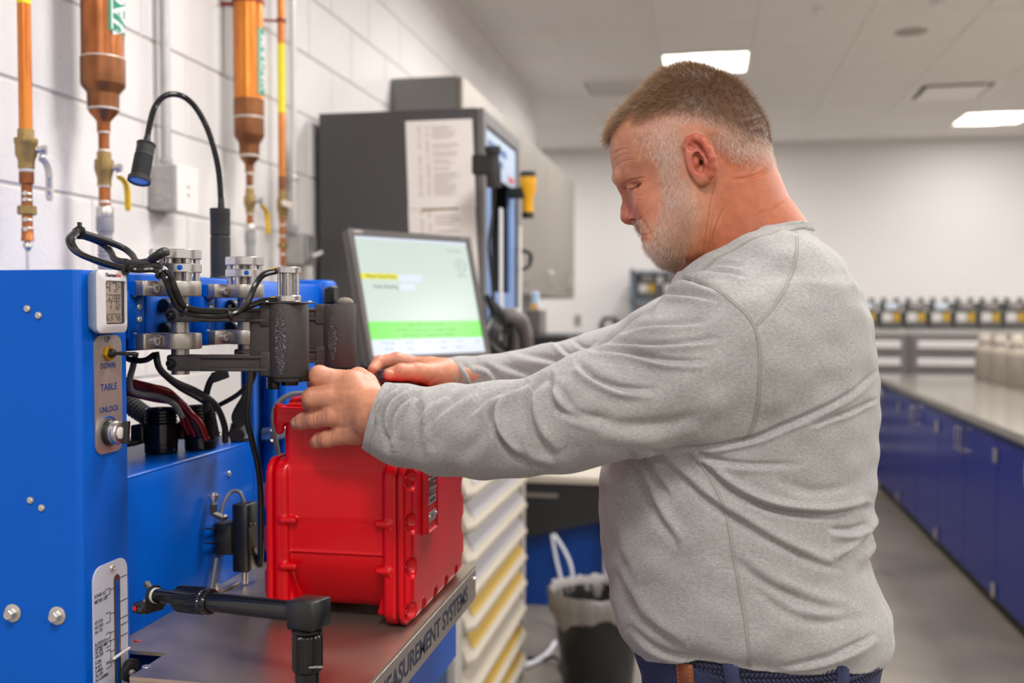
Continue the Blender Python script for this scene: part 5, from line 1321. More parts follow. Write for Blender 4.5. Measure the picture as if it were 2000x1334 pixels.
MB().lathe(A + dd * (Lb * .60), dd, [(0, .0125), (.002, .0150), (Lb * .03, .0150)], 32).build('collar_ring', m_gloss, t5)
knurl(A + dd * .0165, dd, .008, .0122, 30).build('end_ring', m_gloss, t5, ang=12)
MB().obox(A + V((.002, 0, 0)), dd * .0185, dd.cross(EZ).normalized() * .0155, EZ * .0155, .0012).build('elbow_block', m_black, t5, ang=50)
zb = A.z - .0155
MB().lathe((A.x, A.y, zb), (0, 0, -1), [(0, .0145), (.0015, .0172), (.004, .0172), (.005, .0155)], 36).build('post_ring', m_gloss, t5)
knurl((A.x, A.y, zb - .005), (0, 0, -1), .044, .0165).build('post_collar', m_gloss, t5, ang=12)
MB().cone((A.x, A.y, 1.0505), (A.x, A.y, zb - .048), .0135, n=28).build('post', m_gloss, t5)
MB().lathe((A.x, A.y, 1.0502), EZ, [(0, .022), (.005, .022), (.006, .02)], 30).build('post_foot', m_black, t5)
text_obj('collar_mark', 'manfrotto', V((A.x, A.y, zb - .038)) + (V((0, 0, 0)) - V((A.x, A.y, 0))).normalized() * .0166 + RGT * .009, V((1, .35, 0)), EZ, .0036, m_pale, t5, depth=.0002)
# sensor end
wsh = MB().lathe(Bp - dd * .004, dd, [(0, .0092), (.004, .0092)], 24).build('pale_washer', m_pale, t5)
sd = dd.cross(EZ).normalized()
pq = []
for i in range(13): a = R(180 * i / 12); pq.append(Bp + dd * .001 + sd * (.0125 * math.cos(a)) + EZ * (.0125 * math.sin(a)))
pq += [Bp + dd * .001 - sd * .0125 - EZ * .019, Bp + dd * .001 + sd * .0125 - EZ * .019]
br = MB().prism(pq, dd * .002); br.obox(Bp + dd * .010 - EZ * .019, dd * .010, sd * .0125, EZ * .001)
br.build('bracket', m_black, t5)
sc_c = at(285, 1191, D=1.19)
sx = (at(258, 1195, D=1.175) - at(300, 1190, D=1.205)); sx.z = 0; sx.normalize(); sy = EZ.cross(sx)
sb_ = MB().obox(Bp + dd * .011 - EZ * .0125, sx * .019, sy * .0085, EZ * .006, .0008).build('sensor', m_black, t5, ang=50)
fc = Bp + dd * .011 - EZ * .0125 + sx * .019
for k, m in ((-1, mat('sensor_red', rgb(230, 16, 50), .2)), (1, m_dark)): MB().lathe(fc + sy * (.0042 * k) - sx * .0005, sx, [(0, .003), (.0012, .0028), (.0018, .0015)], 14).build('sensor_lens', m, sb_)
MB().lathe(Bp + dd * .011 - EZ * .0065 + sx * .006, EZ, [(0, .0032), (.002, .003), (.003, .0015)], 12).build('sensor_screw', m_screw, sb_)
MB().lathe(Bp + dd * .006 - EZ * .0065 - sx * .004, EZ, [(0, .0022), (.008, .0022), (.008, .0042), (.011, .0042)], 8).build('clamp_bolt', m_screw, t5, ang=25)
MB().tube([Bp + dd * .003 + EZ * .004, Bp + dd * .012 + EZ * .010, Bp + dd * .016 + EZ * .015], .004, 10).build('thumb_screw', m_dark, t5)
# ------------------------------------------------------------------ gooseneck lamp on the machine's top plate
bp_ = at(431, 545, D=1.67); bp_.z = 1.5172
t6 = thing('gooseneck_lamp', bp_, 'black gooseneck lamp arching over the machine, its ribbed head pointing down', 'lamp')
k_ = 1.67 / F_
zt = at(431, 408, D=1.67).z
b = MB(); Hh = zt - bp_.z
b.lathe(bp_, EZ, [(0, .020), (.006, .018), (.008, .0165), (Hh - .048, .0163), (Hh - .047, .0155), (Hh - .0445, .0155), (Hh - .0435, .0163), (Hh - .012, .0163), (Hh - .01, .0168), (Hh, .0165)], 28)
b.build('lamp_base', m_blackm, t6, ang=30)
q = [at(x, y, D=d) for x, y, d in ((432, 410, 1.67), (431, 385, 1.67), (427, 335, 1.67), (417, 288, 1.67), (402, 245, 1.67), (382, 210, 1.665), (360, 190, 1.66), (338, 184, 1.65), (318, 190, 1.64), (302, 210, 1.635), (293, 240, 1.63), (288, 268, 1.625), (286, 283, 1.62))]
path = smooth_path(q, 14)
MB().tube(path, [.0046 + .0005 * (i % 2) for i in range(len(path))], 12).build('gooseneck', m_gloss, t6, ang=12)
MB().cone(q[0] - EZ * .002, q[0] + EZ * .02, .0062, .005, 14).build('neck_ferrule', m_black, t6); MB().cone(q[-1] + (q[-2] - q[-1]) * 1.0, q[-1], .0055, .0065, 14).build('neck_ferrule', m_black, t6)
h0, h1_ = at(286, 280, D=1.62), at(271, 356, D=1.60); hd = (h1_ - h0); HL = hd.length
pr = [(0, .014), (.001, .0152), (.003, .0152), (.004, .0142), (.021, .0142)]
x = .022
while x < HL - .010: pr += [(x, .0148), (x + .0018, .0148), (x + .002, .0138), (x + .0034, .0138)]; x += .0036
pr += [(HL - .009, .0165), (HL - .008, .018), (HL - .001, .018), (HL, .0168), (HL - .002, .0155)]
MB().lathe(h0, hd, pr, 28, caps=False).lathe(h0, hd, [(0, .0), (0, .014)], 28, caps=False).build('lamp_head', m_blackm, t6, ang=25)
MB().lathe(h0 + hd.normalized() * (HL - .003), hd, [(0, .0156), (.001, .0125), (.0016, .006)], 24).build('lamp_lens', mat('lens', rgb(206, 208, 214), .3, spec=.2), t6)
# ------------------------------------------------------------------ the red gas meter
m_red = mat('meter_red', rgb(214, 6, 22), .30, noise=.05, nscale=14, bump=.14, bscale=420, coat=.12, spec=.3, bdist=.001)
t = thing('red_gas_meter', (-.48, 1.385, 1.05), 'glossy red cast gas meter on the steel table under the man’s hands', 'gas meter')
y0, y1, zb, zt = 1.236, 1.535, 1.0515, 1.270
ymid, zmid = (y0 + y1) / 2, (zb + zt) / 2
hy, hz = (y1 - y0) / 2, (zt - zb) / 2
# centre casting
f = Field((-.60, 1.20, 1.03), (-.36, 1.57, 1.375), .0018)
f.rbox((-.4815, ymid, zmid + .002), (.074, hy - .008, hz - .010), .008)                   # main box between the flanges
f.rbox((-.4815, ymid, 1.265), (.0735, hy - .008, .080), .008, k=.004)                # upper neck
# curved recess under the ridge on each side: the round lower chamber
for s_ in (-1, 1):
    f.rbox((-.4815, ymid + s_ * (hy - .0075), 1.1455), (.0735, .0018, .0016), .001, k=.002)   # thin ridge
    def under(x, y, z, s_=s_):
        t_ = np.clip((1.1435 - z) / .085, 0, 1.3)
        side = np.abs(x + .4815) - (.0715 - .019 * t_ ** 1.5)
        surf = (ymid + hy - .008 - .040 * t_ ** 1.6) - s_ * (y - ymid) - ymid
        return np.maximum(np.maximum(side, surf), z - 1.1435)
    f.put(under, (-.56, ymid + s_ * hy - .06, 1.03), (-.40, ymid + s_ * hy + .06, 1.146), .005, 's')   # barrel turning under below the ridge
f.rbox((-.4815, ymid, 1.04), (.044, hy + .05, .0205), .012, k=.02, op='s')
# flanges of the centre casting
for x in (-.557, -.4045): f.slab(x, .010, ymid, zmid, hy, hz, .024, .006, k=.004)
# shoulder radii
# bosses on the near and far sides
for z in (1.1885, 1.1265):
    for yy in (y0 - .001, y1 + .001):
        for x, dx in ((-.5545, .020), (-.4065, -.018)): f.cap((x, yy + (.003 if yy < ymid else -.003), z), (x + dx * .8, yy + (.003 if yy < ymid else -.003), z), .0058, .005, k=.003)
# nubs round the back rim
P, Q = f.nets(); link_obj('body', np_mesh('body', P, Q, m_red), t)
# covers
def cover(xa, xb, bulge, sgn, name):
    f = Field((min(xa, xb + bulge) - .012, 1.215, 1.035), (max(xa, xb + bulge) + .012, 1.557, 1.29), .0018)
    f.slab((xa + xb) / 2, abs(xb - xa) / 2, ymid, zmid, hy + .001, hz + .001, .025, .0035)
    if bulge: f.slab(xb + (bulge - sgn * .012) / 2, abs(bulge + sgn * .012) / 2, ymid, zmid, hy - .006, hz - .006, .022, .009, k=.006)
    if sgn > 0:
        f.rbox((xb + .0125, 1.316, 1.2135), (.0065, .026, .050), .004, k=.003)          # raised badge frame
        f.rbox((xb + .0185, 1.316, 1.2135), (.0028, .0225, .0465), .003, op='s')
    # bolt pockets cut into the rim
    pk = [(y0 + .012, z) for z in (1.247, 1.190, 1.131, 1.072)] + [(y1 - .012, z) for z in (1.247, 1.190, 1.131, 1.072)] + [(y, zb + .011) for y in (1.295, 1.355, 1.415, 1.475)] + [(y, zt - .011) for y in (1.305, 1.385, 1.465)]
    for y, z in pk:
        iy = .003 if y < ymid - .1 else (-.003 if y > ymid + .1 else 0); iz = .003 if z < 1.07 else (-.003 if z > 1.25 else 0)
        f.ell((xb + sgn * .008, y + iy * .3, z + iz * .3), (.0125, .0105, .0135), k=.002, op='s')
    P, Q = f.nets(); o = link_obj(name, np_mesh(name, P, Q, m_red), t)
    for y, z in pk: MB().lathe((xb - sgn * .006, y, z), (sgn, 0, 0), [(0, .0052), (.0062, .0052), (.0072, .0044)], 6, rot=.3).build('cover_bolt', m_red, o, ang=20)
    return o
fc = cover(-.394, -.3855, .010, 1, 'front_cover')
cover(-.568, -.5775, -.008, -1, 'back_cover')
g_ = mat('gasket_dark', rgb(74, 18, 16), .6)
MB().prism([(-.3942, ymid + sy_ * (hy - .0242) + .0238 * math.cos(R(a)), zmid + sz_ * (hz - .0242) + .0238 * math.sin(R(a))) for sy_, sz_, a0 in ((1, 1, 0), (-1, 1, 90), (-1, -1, 180), (1, -1, 270)) for a in range(a0, a0 + 91, 15)], (.0014, 0, 0)).build('gasket', g_, t)
# top cap with its rim and bolts
f = Field((-.60, 1.20, 1.285), (-.37, 1.57, 1.38), .0016)
f.rbox((-.485, ymid, 1.3235), (.081, hy - .002, .0075), .005)
f.rbox((-.485, ymid, 1.334), (.081, hy - .002, .006), .004, k=.001)
f.rbox((-.485, ymid, 1.342), (.068, hy - .016, .010), .008, k=.005)
capx = [(-.5605, y0 + .009), (-.4095, y0 + .009), (-.485, y0 + .009), (-.5605, y1 - .009), (-.4095, y1 - .009), (-.5605, ymid), (-.4095, ymid)]
for x, y in capx: f.cap((x, y, 1.318), (x, y, 1.336), .0078, .0075, k=.003); f.cap((x, y, 1.308), (x, y, 1.318), .0058, k=.004)
for x, y in ((-.485, 1.31), (-.467, 1.455)): f.cap((x, y, 1.33), (x, y, 1.3372), .0225, .022, k=.004)
f.cap((-.535, 1.262, 1.338), (-.535, 1.262, 1.3445), .009, k=.003)
P, Q = f.nets(); tc_ = link_obj('top_cap', np_mesh('top_cap', P, Q, m_red), t)
MB().prism([(x, y, 1.3288) for x, y in ((-.5655, y0 + .0035), (-.4045, y0 + .0035), (-.4045, y1 - .0035), (-.5655, y1 - .0035))], (0, 0, .0012)).build('gasket', g_, t)
for x, y in capx: MB().lathe((x, y, 1.3375), EZ, [(0, .0062), (.005, .0062), (.006, .005)], 6).build('cap_bolt', m_red, tc_, ang=20)
# badge plates
m_badge = mat('badge_brown', rgb(92, 34, 30), .4); m_tag = mat('badge_tag', rgb(182, 176, 170), .3, metal=.5)
bx_ = -.3855 + .0160
def plate(name, ya, yb, za, zb_, m, d=.0008): return MB().box(bx_, bx_ + d, ya, yb, za, zb_, .0003).build(name, m, t, smooth=False)
ya, yb = 1.2965, 1.3355
plate('badge_plate', ya, yb, 1.2030, 1.2560, m_tag)
br_ = plate('badge_field', ya + .0005, yb - .0005, 1.2150, 1.2430, m_badge, .0011)
def btext(s, y, z, sz, m, par, **k): return text_obj('badge_text', s, (bx_ + .0013, y, z), EY, EZ, sz, m, par, depth=.0001, **k)
btext('American', 1.3195, 1.2245, .0082, m_tag, br_, bold=.0001); btext('METER COMPANY', 1.3195, 1.2185, .0034, m_tag, br_)
btext('ALUMINUMCASE', 1.316, 1.2385, .0036, m_tag, br_); btext('AC-250', 1.325, 1.232, .0042, m_tag, br_)
btext('0', 1.301, 1.2225, .010, m_tag, br_)
btext('00457700', 1.316, 1.2085, .0068, m_ink, t); btext('CLASS 250', 1.311, 1.2500, .0042, m_ink, t); btext('TC', 1.330, 1.2490, .006, m_ink, t)
tg = plate('tag_strip', ya, yb, 1.1795, 1.1925, m_tag)
for y in (ya + .003, yb - .003): MB().sphere((bx_ + .001, y, 1.1865), .0028, (.7, 1, 1), 10, 6).build('tag_rivet', m_screw, t)
btext('8', 1.3155, 1.1862, .0065, m_ink, t)
for y, z in ((ya + .002, 1.238), (yb - .002, 1.238)): MB().sphere((bx_ + .001, y, z), .0018, (.7, 1, 1), 10, 6).build('badge_rivet', m_screw, t)
# black test plug held on the far connection
t = thing('test_plug', (-.468, 1.46, 1.3595), 'black speckled rubber plug held over the far top of the red meter', 'plug')
pc = at(770, 745, Y=1.455)
t.location = (pc.x, pc.y, 1.3590)
MB().lathe((pc.x, pc.y, 1.3592), EZ, [(0, .027), (.001, .0285), (.008, .0285), (.009, .0275), (.009, .0258), (.0175, .0248), (.0185, .024)], 36).build('plug_body', m_patch, t, ang=30)
MB().lathe((pc.x, pc.y, 1.3776), EZ, [(0, .0238), (.0006, .0235)], 30).build('plug_top', m_rub, t)
# ------------------------------------------------------------------ the man
YS = 1.32                                         # his middle plane
m_skin = bpy.data.materials.new('skin'); m_skin.use_nodes = True
def _skin():
    nt = m_skin.node_tree; N, L = nt.nodes, nt.links; b = N['Principled BSDF']
    a = N.new('ShaderNodeAttribute'); a.attribute_name = 'tint'
    tcn = N.new('ShaderNodeTexCoord'); n1 = N.new('ShaderNodeTexNoise'); n1.inputs['Scale'].default_value = 90; n1.inputs['Detail'].default_value = 5; L.new(tcn.outputs['Object'], n1.inputs['Vector'])
    hv = N.new('ShaderNodeHueSaturation'); mr = N.new('ShaderNodeMapRange'); mr.inputs['To Min'].default_value = .68; mr.inputs['To Max'].default_value = 1.32
    L.new(n1.outputs['Fac'], mr.inputs['Value']); L.new(mr.outputs['Result'], hv.inputs['Value']); L.new(a.outputs['Color'], hv.inputs['Color'])
    # freckles
    n3 = N.new('ShaderNodeTexNoise'); n3.inputs['Scale'].default_value = 300; n3.inputs['Detail'].default_value = 1; L.new(tcn.outputs['Object'], n3.inputs['Vector'])
    r = N.new('ShaderNodeMapRange'); r.inputs['From Min'].default_value = .6; r.inputs['From Max'].default_value = .8; r.inputs['To Max'].default_value = .34; L.new(n3.outputs['Fac'], r.inputs['Value'])
    mx = N.new('ShaderNodeMix'); mx.data_type = 'RGBA'; L.new(r.outputs['Result'], mx.inputs['Factor']); L.new(hv.outputs['Color'], mx.inputs['A']); mx.inputs['B'].default_value = rgb(126, 70, 52)
    L.new(mx.outputs['Result'], b.inputs['Base Color'])
    b.inputs['Roughness'].default_value = .42; b.inputs['Subsurface Weight'].default_value = .12; b.inputs['Subsurface Radius'].default_value = (.008, .003, .0015); b.inputs['Subsurface Scale'].default_value = .6
    n2 = N.new('ShaderNodeTexNoise'); n2.inputs['Scale'].default_value = 1300; n2.inputs['Detail'].default_value = 3; L.new(tcn.outputs['Object'], n2.inputs['Vector'])
    bp = N.new('ShaderNodeBump'); bp.inputs['Strength'].default_value = .4; bp.inputs['Distance'].default_value = .0007; L.new(n2.outputs['Fac'], bp.inputs['Height']); L.new(bp.outputs['Normal'], b.inputs['Normal'])
_skin()
def sy(px, py, dy=0.0): return at(px, py, Y=YS + dy)
def poly2(pts, dy=0.0): return np.array([[sy(x, y, dy).x, sy(x, y, dy).z] for x, y in pts])
def pdist(P, X, Z_, closed=True):
    """unsigned distance, and inside mask, of points (X,Z) to polygon/polyline P"""
    d = np.full(X.shape, 9.0); ins = np.zeros(X.shape, bool); n = len(P)
    for i in range(n if closed else n - 1):
        a, b = P[i], P[(i + 1) % n]; e = b - a
        t = np.clip(((X - a[0]) * e[0] + (Z_ - a[1]) * e[1]) / max(e @ e, 1e-12), 0, 1)
        d = np.minimum(d, np.hypot(X - a[0] - t * e[0], Z_ - a[1] - t * e[1]))
        if closed:
            c = (a[1] > Z_) != (b[1] > Z_); den = b[1] - a[1] if abs(b[1] - a[1]) > 1e-12 else 1e-12
            ins ^= c & (X < (b[0] - a[0]) * (Z_ - a[1]) / den + a[0])
    return d, ins
def inside_soft(P, X, Z_, w):
    d, i = pdist(P, X, Z_); return np.clip(.5 + np.where(i, d, -d) / w * .5, 0, 1)
# ---- head and neck
HEAD = [(1192, 262), (1191, 290), (1192, 311), (1197, 336), (1200, 351), (1207, 362), (1218, 371), (1225, 378), (1229, 392), (1231, 410), (1234, 426), (1239, 437), (1244, 447), (1250, 455), (1255, 461), (1259, 468), (1264, 477), (1277, 487), (1283, 500), (1291, 510), (1304, 519), (1319, 528), (1332, 545), (1342, 575), (1350, 660), (1630, 660), (1602, 520), (1586, 446), (1559, 408), (1540, 383), (1526, 348), (1512, 318), (1504, 290), (1502, 262), (1493, 232), (1470, 200), (1442, 168), (1394, 143), (1347, 132), (1300, 145), (1264, 172), (1228, 207), (1204, 238)]
hp = poly2(HEAD)
hf = Field((hp[:, 0].min() - .03, YS - .125, 1.44), (hp[:, 0].max() + .012, YS + .125, hp[:, 1].max() + .012), .0016)
GX2, GZ2 = np.meshgrid(hf.ax[0], hf.ax[2], indexing='ij')
d_, in_ = pdist(hp, GX2, GZ2); D2 = np.where(in_, d_, -d_)
def blur(a, it):
    for _ in range(it):
        p = np.pad(a, 1, mode='edge'); a = (p[:-2, 1:-1] + p[2:, 1:-1] + p[1:-1, :-2] + p[1:-1, 2:] + 2 * p[1:-1, 1:-1]) / 6
    return a
D2 = blur(D2, 14)
jaw = poly2([(1392, 300), (1388, 362), (1382, 400), (1372, 450), (1352, 500), (1322, 540)])
dj, _ = pdist(jaw, GX2, GZ2, False)
behind = inside_soft(np.vstack([jaw, poly2([(1340, 700), (1700, 700), (1700, 330), (1450, 318)])]), GX2, GZ2, .016)
WM = .0790 - .0125 * behind
face = inside_soft(poly2([(1150, 330), (1262, 300), (1290, 420), (1320, 600), (1150, 600)]), GX2, GZ2, .03)
RM = .078 + .012 * face
WM = blur(WM, 10); RM = blur(RM, 10)
hf.F[:] = ((np.sqrt(((RM - np.minimum(D2, RM)) / RM)[:, None, :] ** 2 + (np.abs(hf.ax[1] - YS)[None, :, None] / WM[:, None, :]) ** 2) - 1) * .078).astype(np.float32)
def hh(px, py, dy): return np.array(sy(px, py, dy))
for s in (-1, 1):
    k = s
    hf.ell(hh(1240, 367, s * .034), (.016, .017, .0105), k=.010, op='s')                      # socket
    hf.chain([hh(1206, 350, s * .010), hh(1216, 350, s * .026), hh(1240, 342, s * .043), hh(1258, 344, s * .052)], [.006, .0075, .0065, .005], k=.010)  # brow
    hf.ell(hh(1243, 366, s * .032), (.0125, .0125, .0115), k=.003)                            # eyeball under the lids
    hf.chain([hh(1230, 371, s * .027), hh(1237, 367, s * .040), hh(1252, 358, s * .046)], [.0016, .002, .0016], k=.003)   # upper lid edge
    hf.chain([hh(1238, 381, s * .032), hh(1250, 382, s * .043), hh(1262, 372, s * .050)], [.0035, .004, .003], k=.006)   # lower lid pouch
    hf.ell(hh(1272, 400, s * .050), (.022, .016, .020), k=.016)                               # cheek bone
    hf.ell(hh(1300, 462, s * .052), (.030, .020, .030), k=.02)                                # jowl
    hf.ell(hh(1345, 440, s * .060), (.028, .016, .040), k=.02)
    hf.ell(hh(1243, 426, s * .0135), (.0098, .0060, .0078), k=.006)                           # nostril wing
    hf.ell(hh(1237, 432, s * .0085), (.0058, .0035, .0036), k=.0015, op='s')                  # nostril
    # ear
    e = lambda px, py, o: np.array(at(px, py, Y=YS + s * (.081 + o)))
    hf.ell(e(1369, 312, .001), (.019, .0055, .032), Euler((0, R(-14), s * R(-14))).to_matrix(), k=.004)
    rim = [(1340, 304, -.004), (1338, 286, .000), (1345, 273, .004), (1358, 268, .008), (1373, 274, .012), (1384, 290, .0145), (1391, 308, .015), (1393, 325, .012), (1389, 340, .008), (1380, 350, .004)]
    hf.chain([e(*q) for q in rim], [.003, .0038, .0044, .0046, .0046, .0046, .0046, .0046, .0046, .005], k=.003)
    hf.ell(e(1374, 346, .002), (.0085, .0055, .0105), k=.005)                                 # lobe
    hf.chain([e(1356, 297, .003), e(1370, 302, .009), e(1380, 318, .010), e(1377, 334, .006)], [.0026, .003, .003, .0028], k=.003)  # antihelix
    hf.ell(e(1365, 317, .005), (.0078, .0075, .0125), Euler((0, R(-12), 0)).to_matrix(), k=.003, op='s')                                 # concha
    hf.chain([e(1347, 287, .007), e(1358, 291, .011), e(1372, 296, .014)], [.003, .0032, .002], k=.002, op='s')               # fossa
    hf.cap(e(1367, 318, -.004), e(1370, 320, -.009), .0036, k=.002, op='s')                   # canal
    hf.ell(e(1357, 318, .000), (.0055, .005, .0075), k=.004)                                  # tragus
    # neck folds
# nose
hf.chain([hh(1220, 368, 0), hh(1228, 388, 0), hh(1226, 408, 0), hh(1226, 422, 0)], [.0085, .0075, .0085, .0098], k=.008, kin=.004)
hf.ell(hh(1227, 424, 0), (.0085, .0105, .0085), k=.004)
hf.cap(hh(1228, 431, 0), hh(1244, 434, 0), .0042, .005, k=.004)
# lips
for pts, rs in (([hh(1258, 451, 0), hh(1260, 452, -.012), hh(1268, 459, -.026)], [.0052, .0052, .0025]), ([hh(1262, 467, 0), hh(1265, 467, -.011), hh(1273, 465, -.024)], [.0060, .0056, .0025])):
    for s in (-1, 1):
        q = [np.array((p[0], YS + s * (YS - p[1]), p[2])) for p in pts]; hf.chain(q, rs, k=.004)
for s in (-1, 1): hf.chain([hh(1253, 460, s * .0), hh(1257, 460.5, s * .012), hh(1269, 462, s * .027)], [.0011, .0012, .0008], k=.0018, op='s')
hf.ell(hh(1300, 497, 0), (.014, .020, .014), k=.010)            # chin
hP, hQ = hf.nets(); hP = relax(hP, hQ, 1, .35); hP, hQ = subdivide(hP, hQ); hP = relax(hP, hQ, 2, .5)
hN = normals(hP, hQ)
CAMv = np.array(CAM); FW, RT, UPv = np.array(FWD), np.array(RGT), np.array(UP)
def toside(P):          # where each point lies in the side view the creases were drawn in
    d = P - CAMv; z = d @ FW
    return np.stack([W_ / 2 + F_ * (d @ RT) / z, H_ / 2 - F_ * (d @ UPv) / z], 1), z
def sdist(pts, uv, n=10):
    q = np.array([[p[0], p[1], 0] for p in smooth_path([(x, y, 0) for x, y in pts], n)], float)[:, :2]
    best = np.full(len(uv), 1e9); sgn = np.zeros(len(uv)); tt = np.zeros(len(uv)); L = len(q) - 1
    lo, hi_ = q.min(0) - 60, q.max(0) + 60
    m = np.where((uv[:, 0] > lo[0]) & (uv[:, 0] < hi_[0]) & (uv[:, 1] > lo[1]) & (uv[:, 1] < hi_[1]))[0]
    U = uv[m]; b_ = np.full(len(m), 1e9); s_ = np.zeros(len(m)); t_ = np.zeros(len(m))
    for i in range(L):
        a, e = q[i], q[i + 1] - q[i]; l2 = e @ e + 1e-9
        t = np.clip(((U - a) @ e) / l2, 0, 1); dv = U - a - t[:, None] * e; d = np.hypot(dv[:, 0], dv[:, 1]); c = d < b_
        b_[c] = d[c]; s_[c] = np.sign(e[0] * dv[c, 1] - e[1] * dv[c, 0]); t_[c] = (i + t[c]) / L
    best[m], sgn[m], tt[m] = b_, s_, t_
    return best, sgn, tt
def creases(P, N_, lst, ysign=-1):
    """fine skin creases on the side towards the camera (and mirrored on the far side of the head when ysign=0)"""
    vd = CAMv - P; vd /= np.linalg.norm(vd, axis=1)[:, None]; out = np.zeros(len(P))
    sides = [(P, N_)]
    if ysign == 0: sides.append((np.stack([P[:, 0], 2 * YS - P[:, 1], P[:, 2]], 1), np.stack([N_[:, 0], -N_[:, 1], N_[:, 2]], 1)))
    for Pm, Nm in sides:
        uv, dep = toside(Pm); v2 = CAMv - Pm; v2 /= np.linalg.norm(v2, axis=1)[:, None]; f = np.clip(np.einsum('ij,ij->i', Nm, v2) / .25, 0, 1)
        if ysign == 0: f = f * (Pm[:, 1] < YS)
        for pts, A, w in lst:
            d, s_, t = sdist(pts, uv, 6); env = np.sin(np.pi * np.clip(t, .04, .96)) ** .7 * ((t > 0) & (t < 1))
            out += f * env * A * .001 * (-np.exp(-(d / w) ** 2) + .45 * np.exp(-((d - 2.2 * w) / (1.3 * w)) ** 2))
    return P + N_ * out[:, None]
HC = [([(1230, 432), (1236, 429.5), (1243, 430.5)], 1.3, 1.6), ([(1252, 459), (1260, 459), (1270, 456)], 1.0, 1.6), ([(1219, 359), (1228, 353), (1242, 350), (1262, 346)], .9, 1.8), ([(1229, 370), (1238, 367), (1246, 363), (1254, 357)], 1.0, 1.5), ([(1240, 378), (1248, 383), (1258, 377)], .9, 2), ([(1236, 384), (1246, 392), (1258, 390)], .2, 2.5),
      ([(1247, 418), (1255, 432), (1266, 450), (1277, 472), (1284, 484)], 1.0, 3.4), ([(1250, 414), (1253, 424), (1247, 435)], .8, 1.8), ([(1196, 319), (1206, 309), (1222, 302), (1238, 300)], .35, 1.6), ([(1199, 329), (1214, 318), (1232, 312), (1246, 312)], .35, 1.6), ([(1194, 302), (1210, 294), (1228, 290)], .6, 2),
      ([(1263, 355), (1282, 347)], .2, 1.4), ([(1264, 361), (1286, 361)], .2, 1.4), ([(1263, 367), (1282, 374)], .2, 1.4), ([(1260, 374), (1274, 388)], .15, 1.6),
      ([(1399, 345), (1393, 370), (1387, 410), (1380, 460), (1372, 512)], 1.0, 1.8), ([(1424, 392), (1408, 420), (1397, 450), (1392, 475)], .8, 2), ([(1510, 322), (1490, 338), (1455, 348), (1430, 350)], .8, 3), ([(1535, 385), (1505, 408), (1470, 425)], .6, 3), ([(1440, 246), (1470, 240), (1512, 222)], 1.3, 5), ([(1255, 476), (1262, 479), (1270, 486)], .9, 2.5)]
hP = creases(hP, hN, HC, 0); hN = normals(hP, hQ)
# ---- hands
def PX(px, py, D): return np.array(at(px, py, D=D))
def hand(joints_fingers, palm, lo, hi):
    f = Field(lo, hi, .0013)
    for pts, rs, k in palm: f.chain([PX(*p) for p in pts], rs, k=k)
    for pts, rs in joints_fingers:
        q = [PX(*p) for p in pts]
        for i in range(len(q) - 1): f.cap(q[i], q[i + 1], rs[i], rs[i + 1], k=.0045 if i == 0 else .0022)
        # knuckle swell at the middle joints
        for i in range(1, len(q) - 1): f.ell(q[i], (rs[i] * 1.05,) * 3, k=.002)
    return f
LF = [([(664, 744, 1.270), (624, 734, 1.268), (617, 748, 1.300), (621, 763, 1.322)], [.0135, .0130, .0110, .0090]),
      ([(645, 775, 1.262), (611, 777, 1.266), (607, 788, 1.297), (611, 798, 1.316)], [.0132, .0132, .0110, .0090]),
      ([(651, 813, 1.262), (615, 818, 1.277), (592, 823, 1.290), (580, 826.5, 1.297)], [.0124, .0118, .0106, .0088]),
      ([(670, 850, 1.266), (641, 857, 1.274), (624, 861, 1.286), (617, 864, 1.295)], [.0118, .0112, .0100, .0086])]
LPALM = [([(738, 812, 1.240), (690, 752, 1.268), (664, 744, 1.272)], [.024, .0165, .0135], .012), ([(738, 812, 1.240), (688, 780, 1.262), (645, 775, 1.264)], [.024, .0165, .0132], .012),
         ([(738, 812, 1.240), (692, 812, 1.262), (651, 813, 1.264)], [.024, .0165, .0124], .012), ([(738, 812, 1.240), (700, 840, 1.264), (670, 850, 1.267)], [.024, .0165, .0118], .012),
         ([(738, 795, 1.262), (712, 752, 1.292), (700, 738, 1.302)], [.018, .0155, .0135], .010), ([(700, 738, 1.302), (680, 740, 1.326), (668, 752, 1.345)], [.0135, .0115, .0095], .004),
         ([(800, 822, 1.212), (738, 812, 1.240)], [.030, .0285], .01)]
q = np.array([PX(*p) for pts, _ in LF for p in pts] + [PX(810, 822, 1.21)])
lf = hand(LF, LPALM, q.min(0) - .035, q.max(0) + .038)
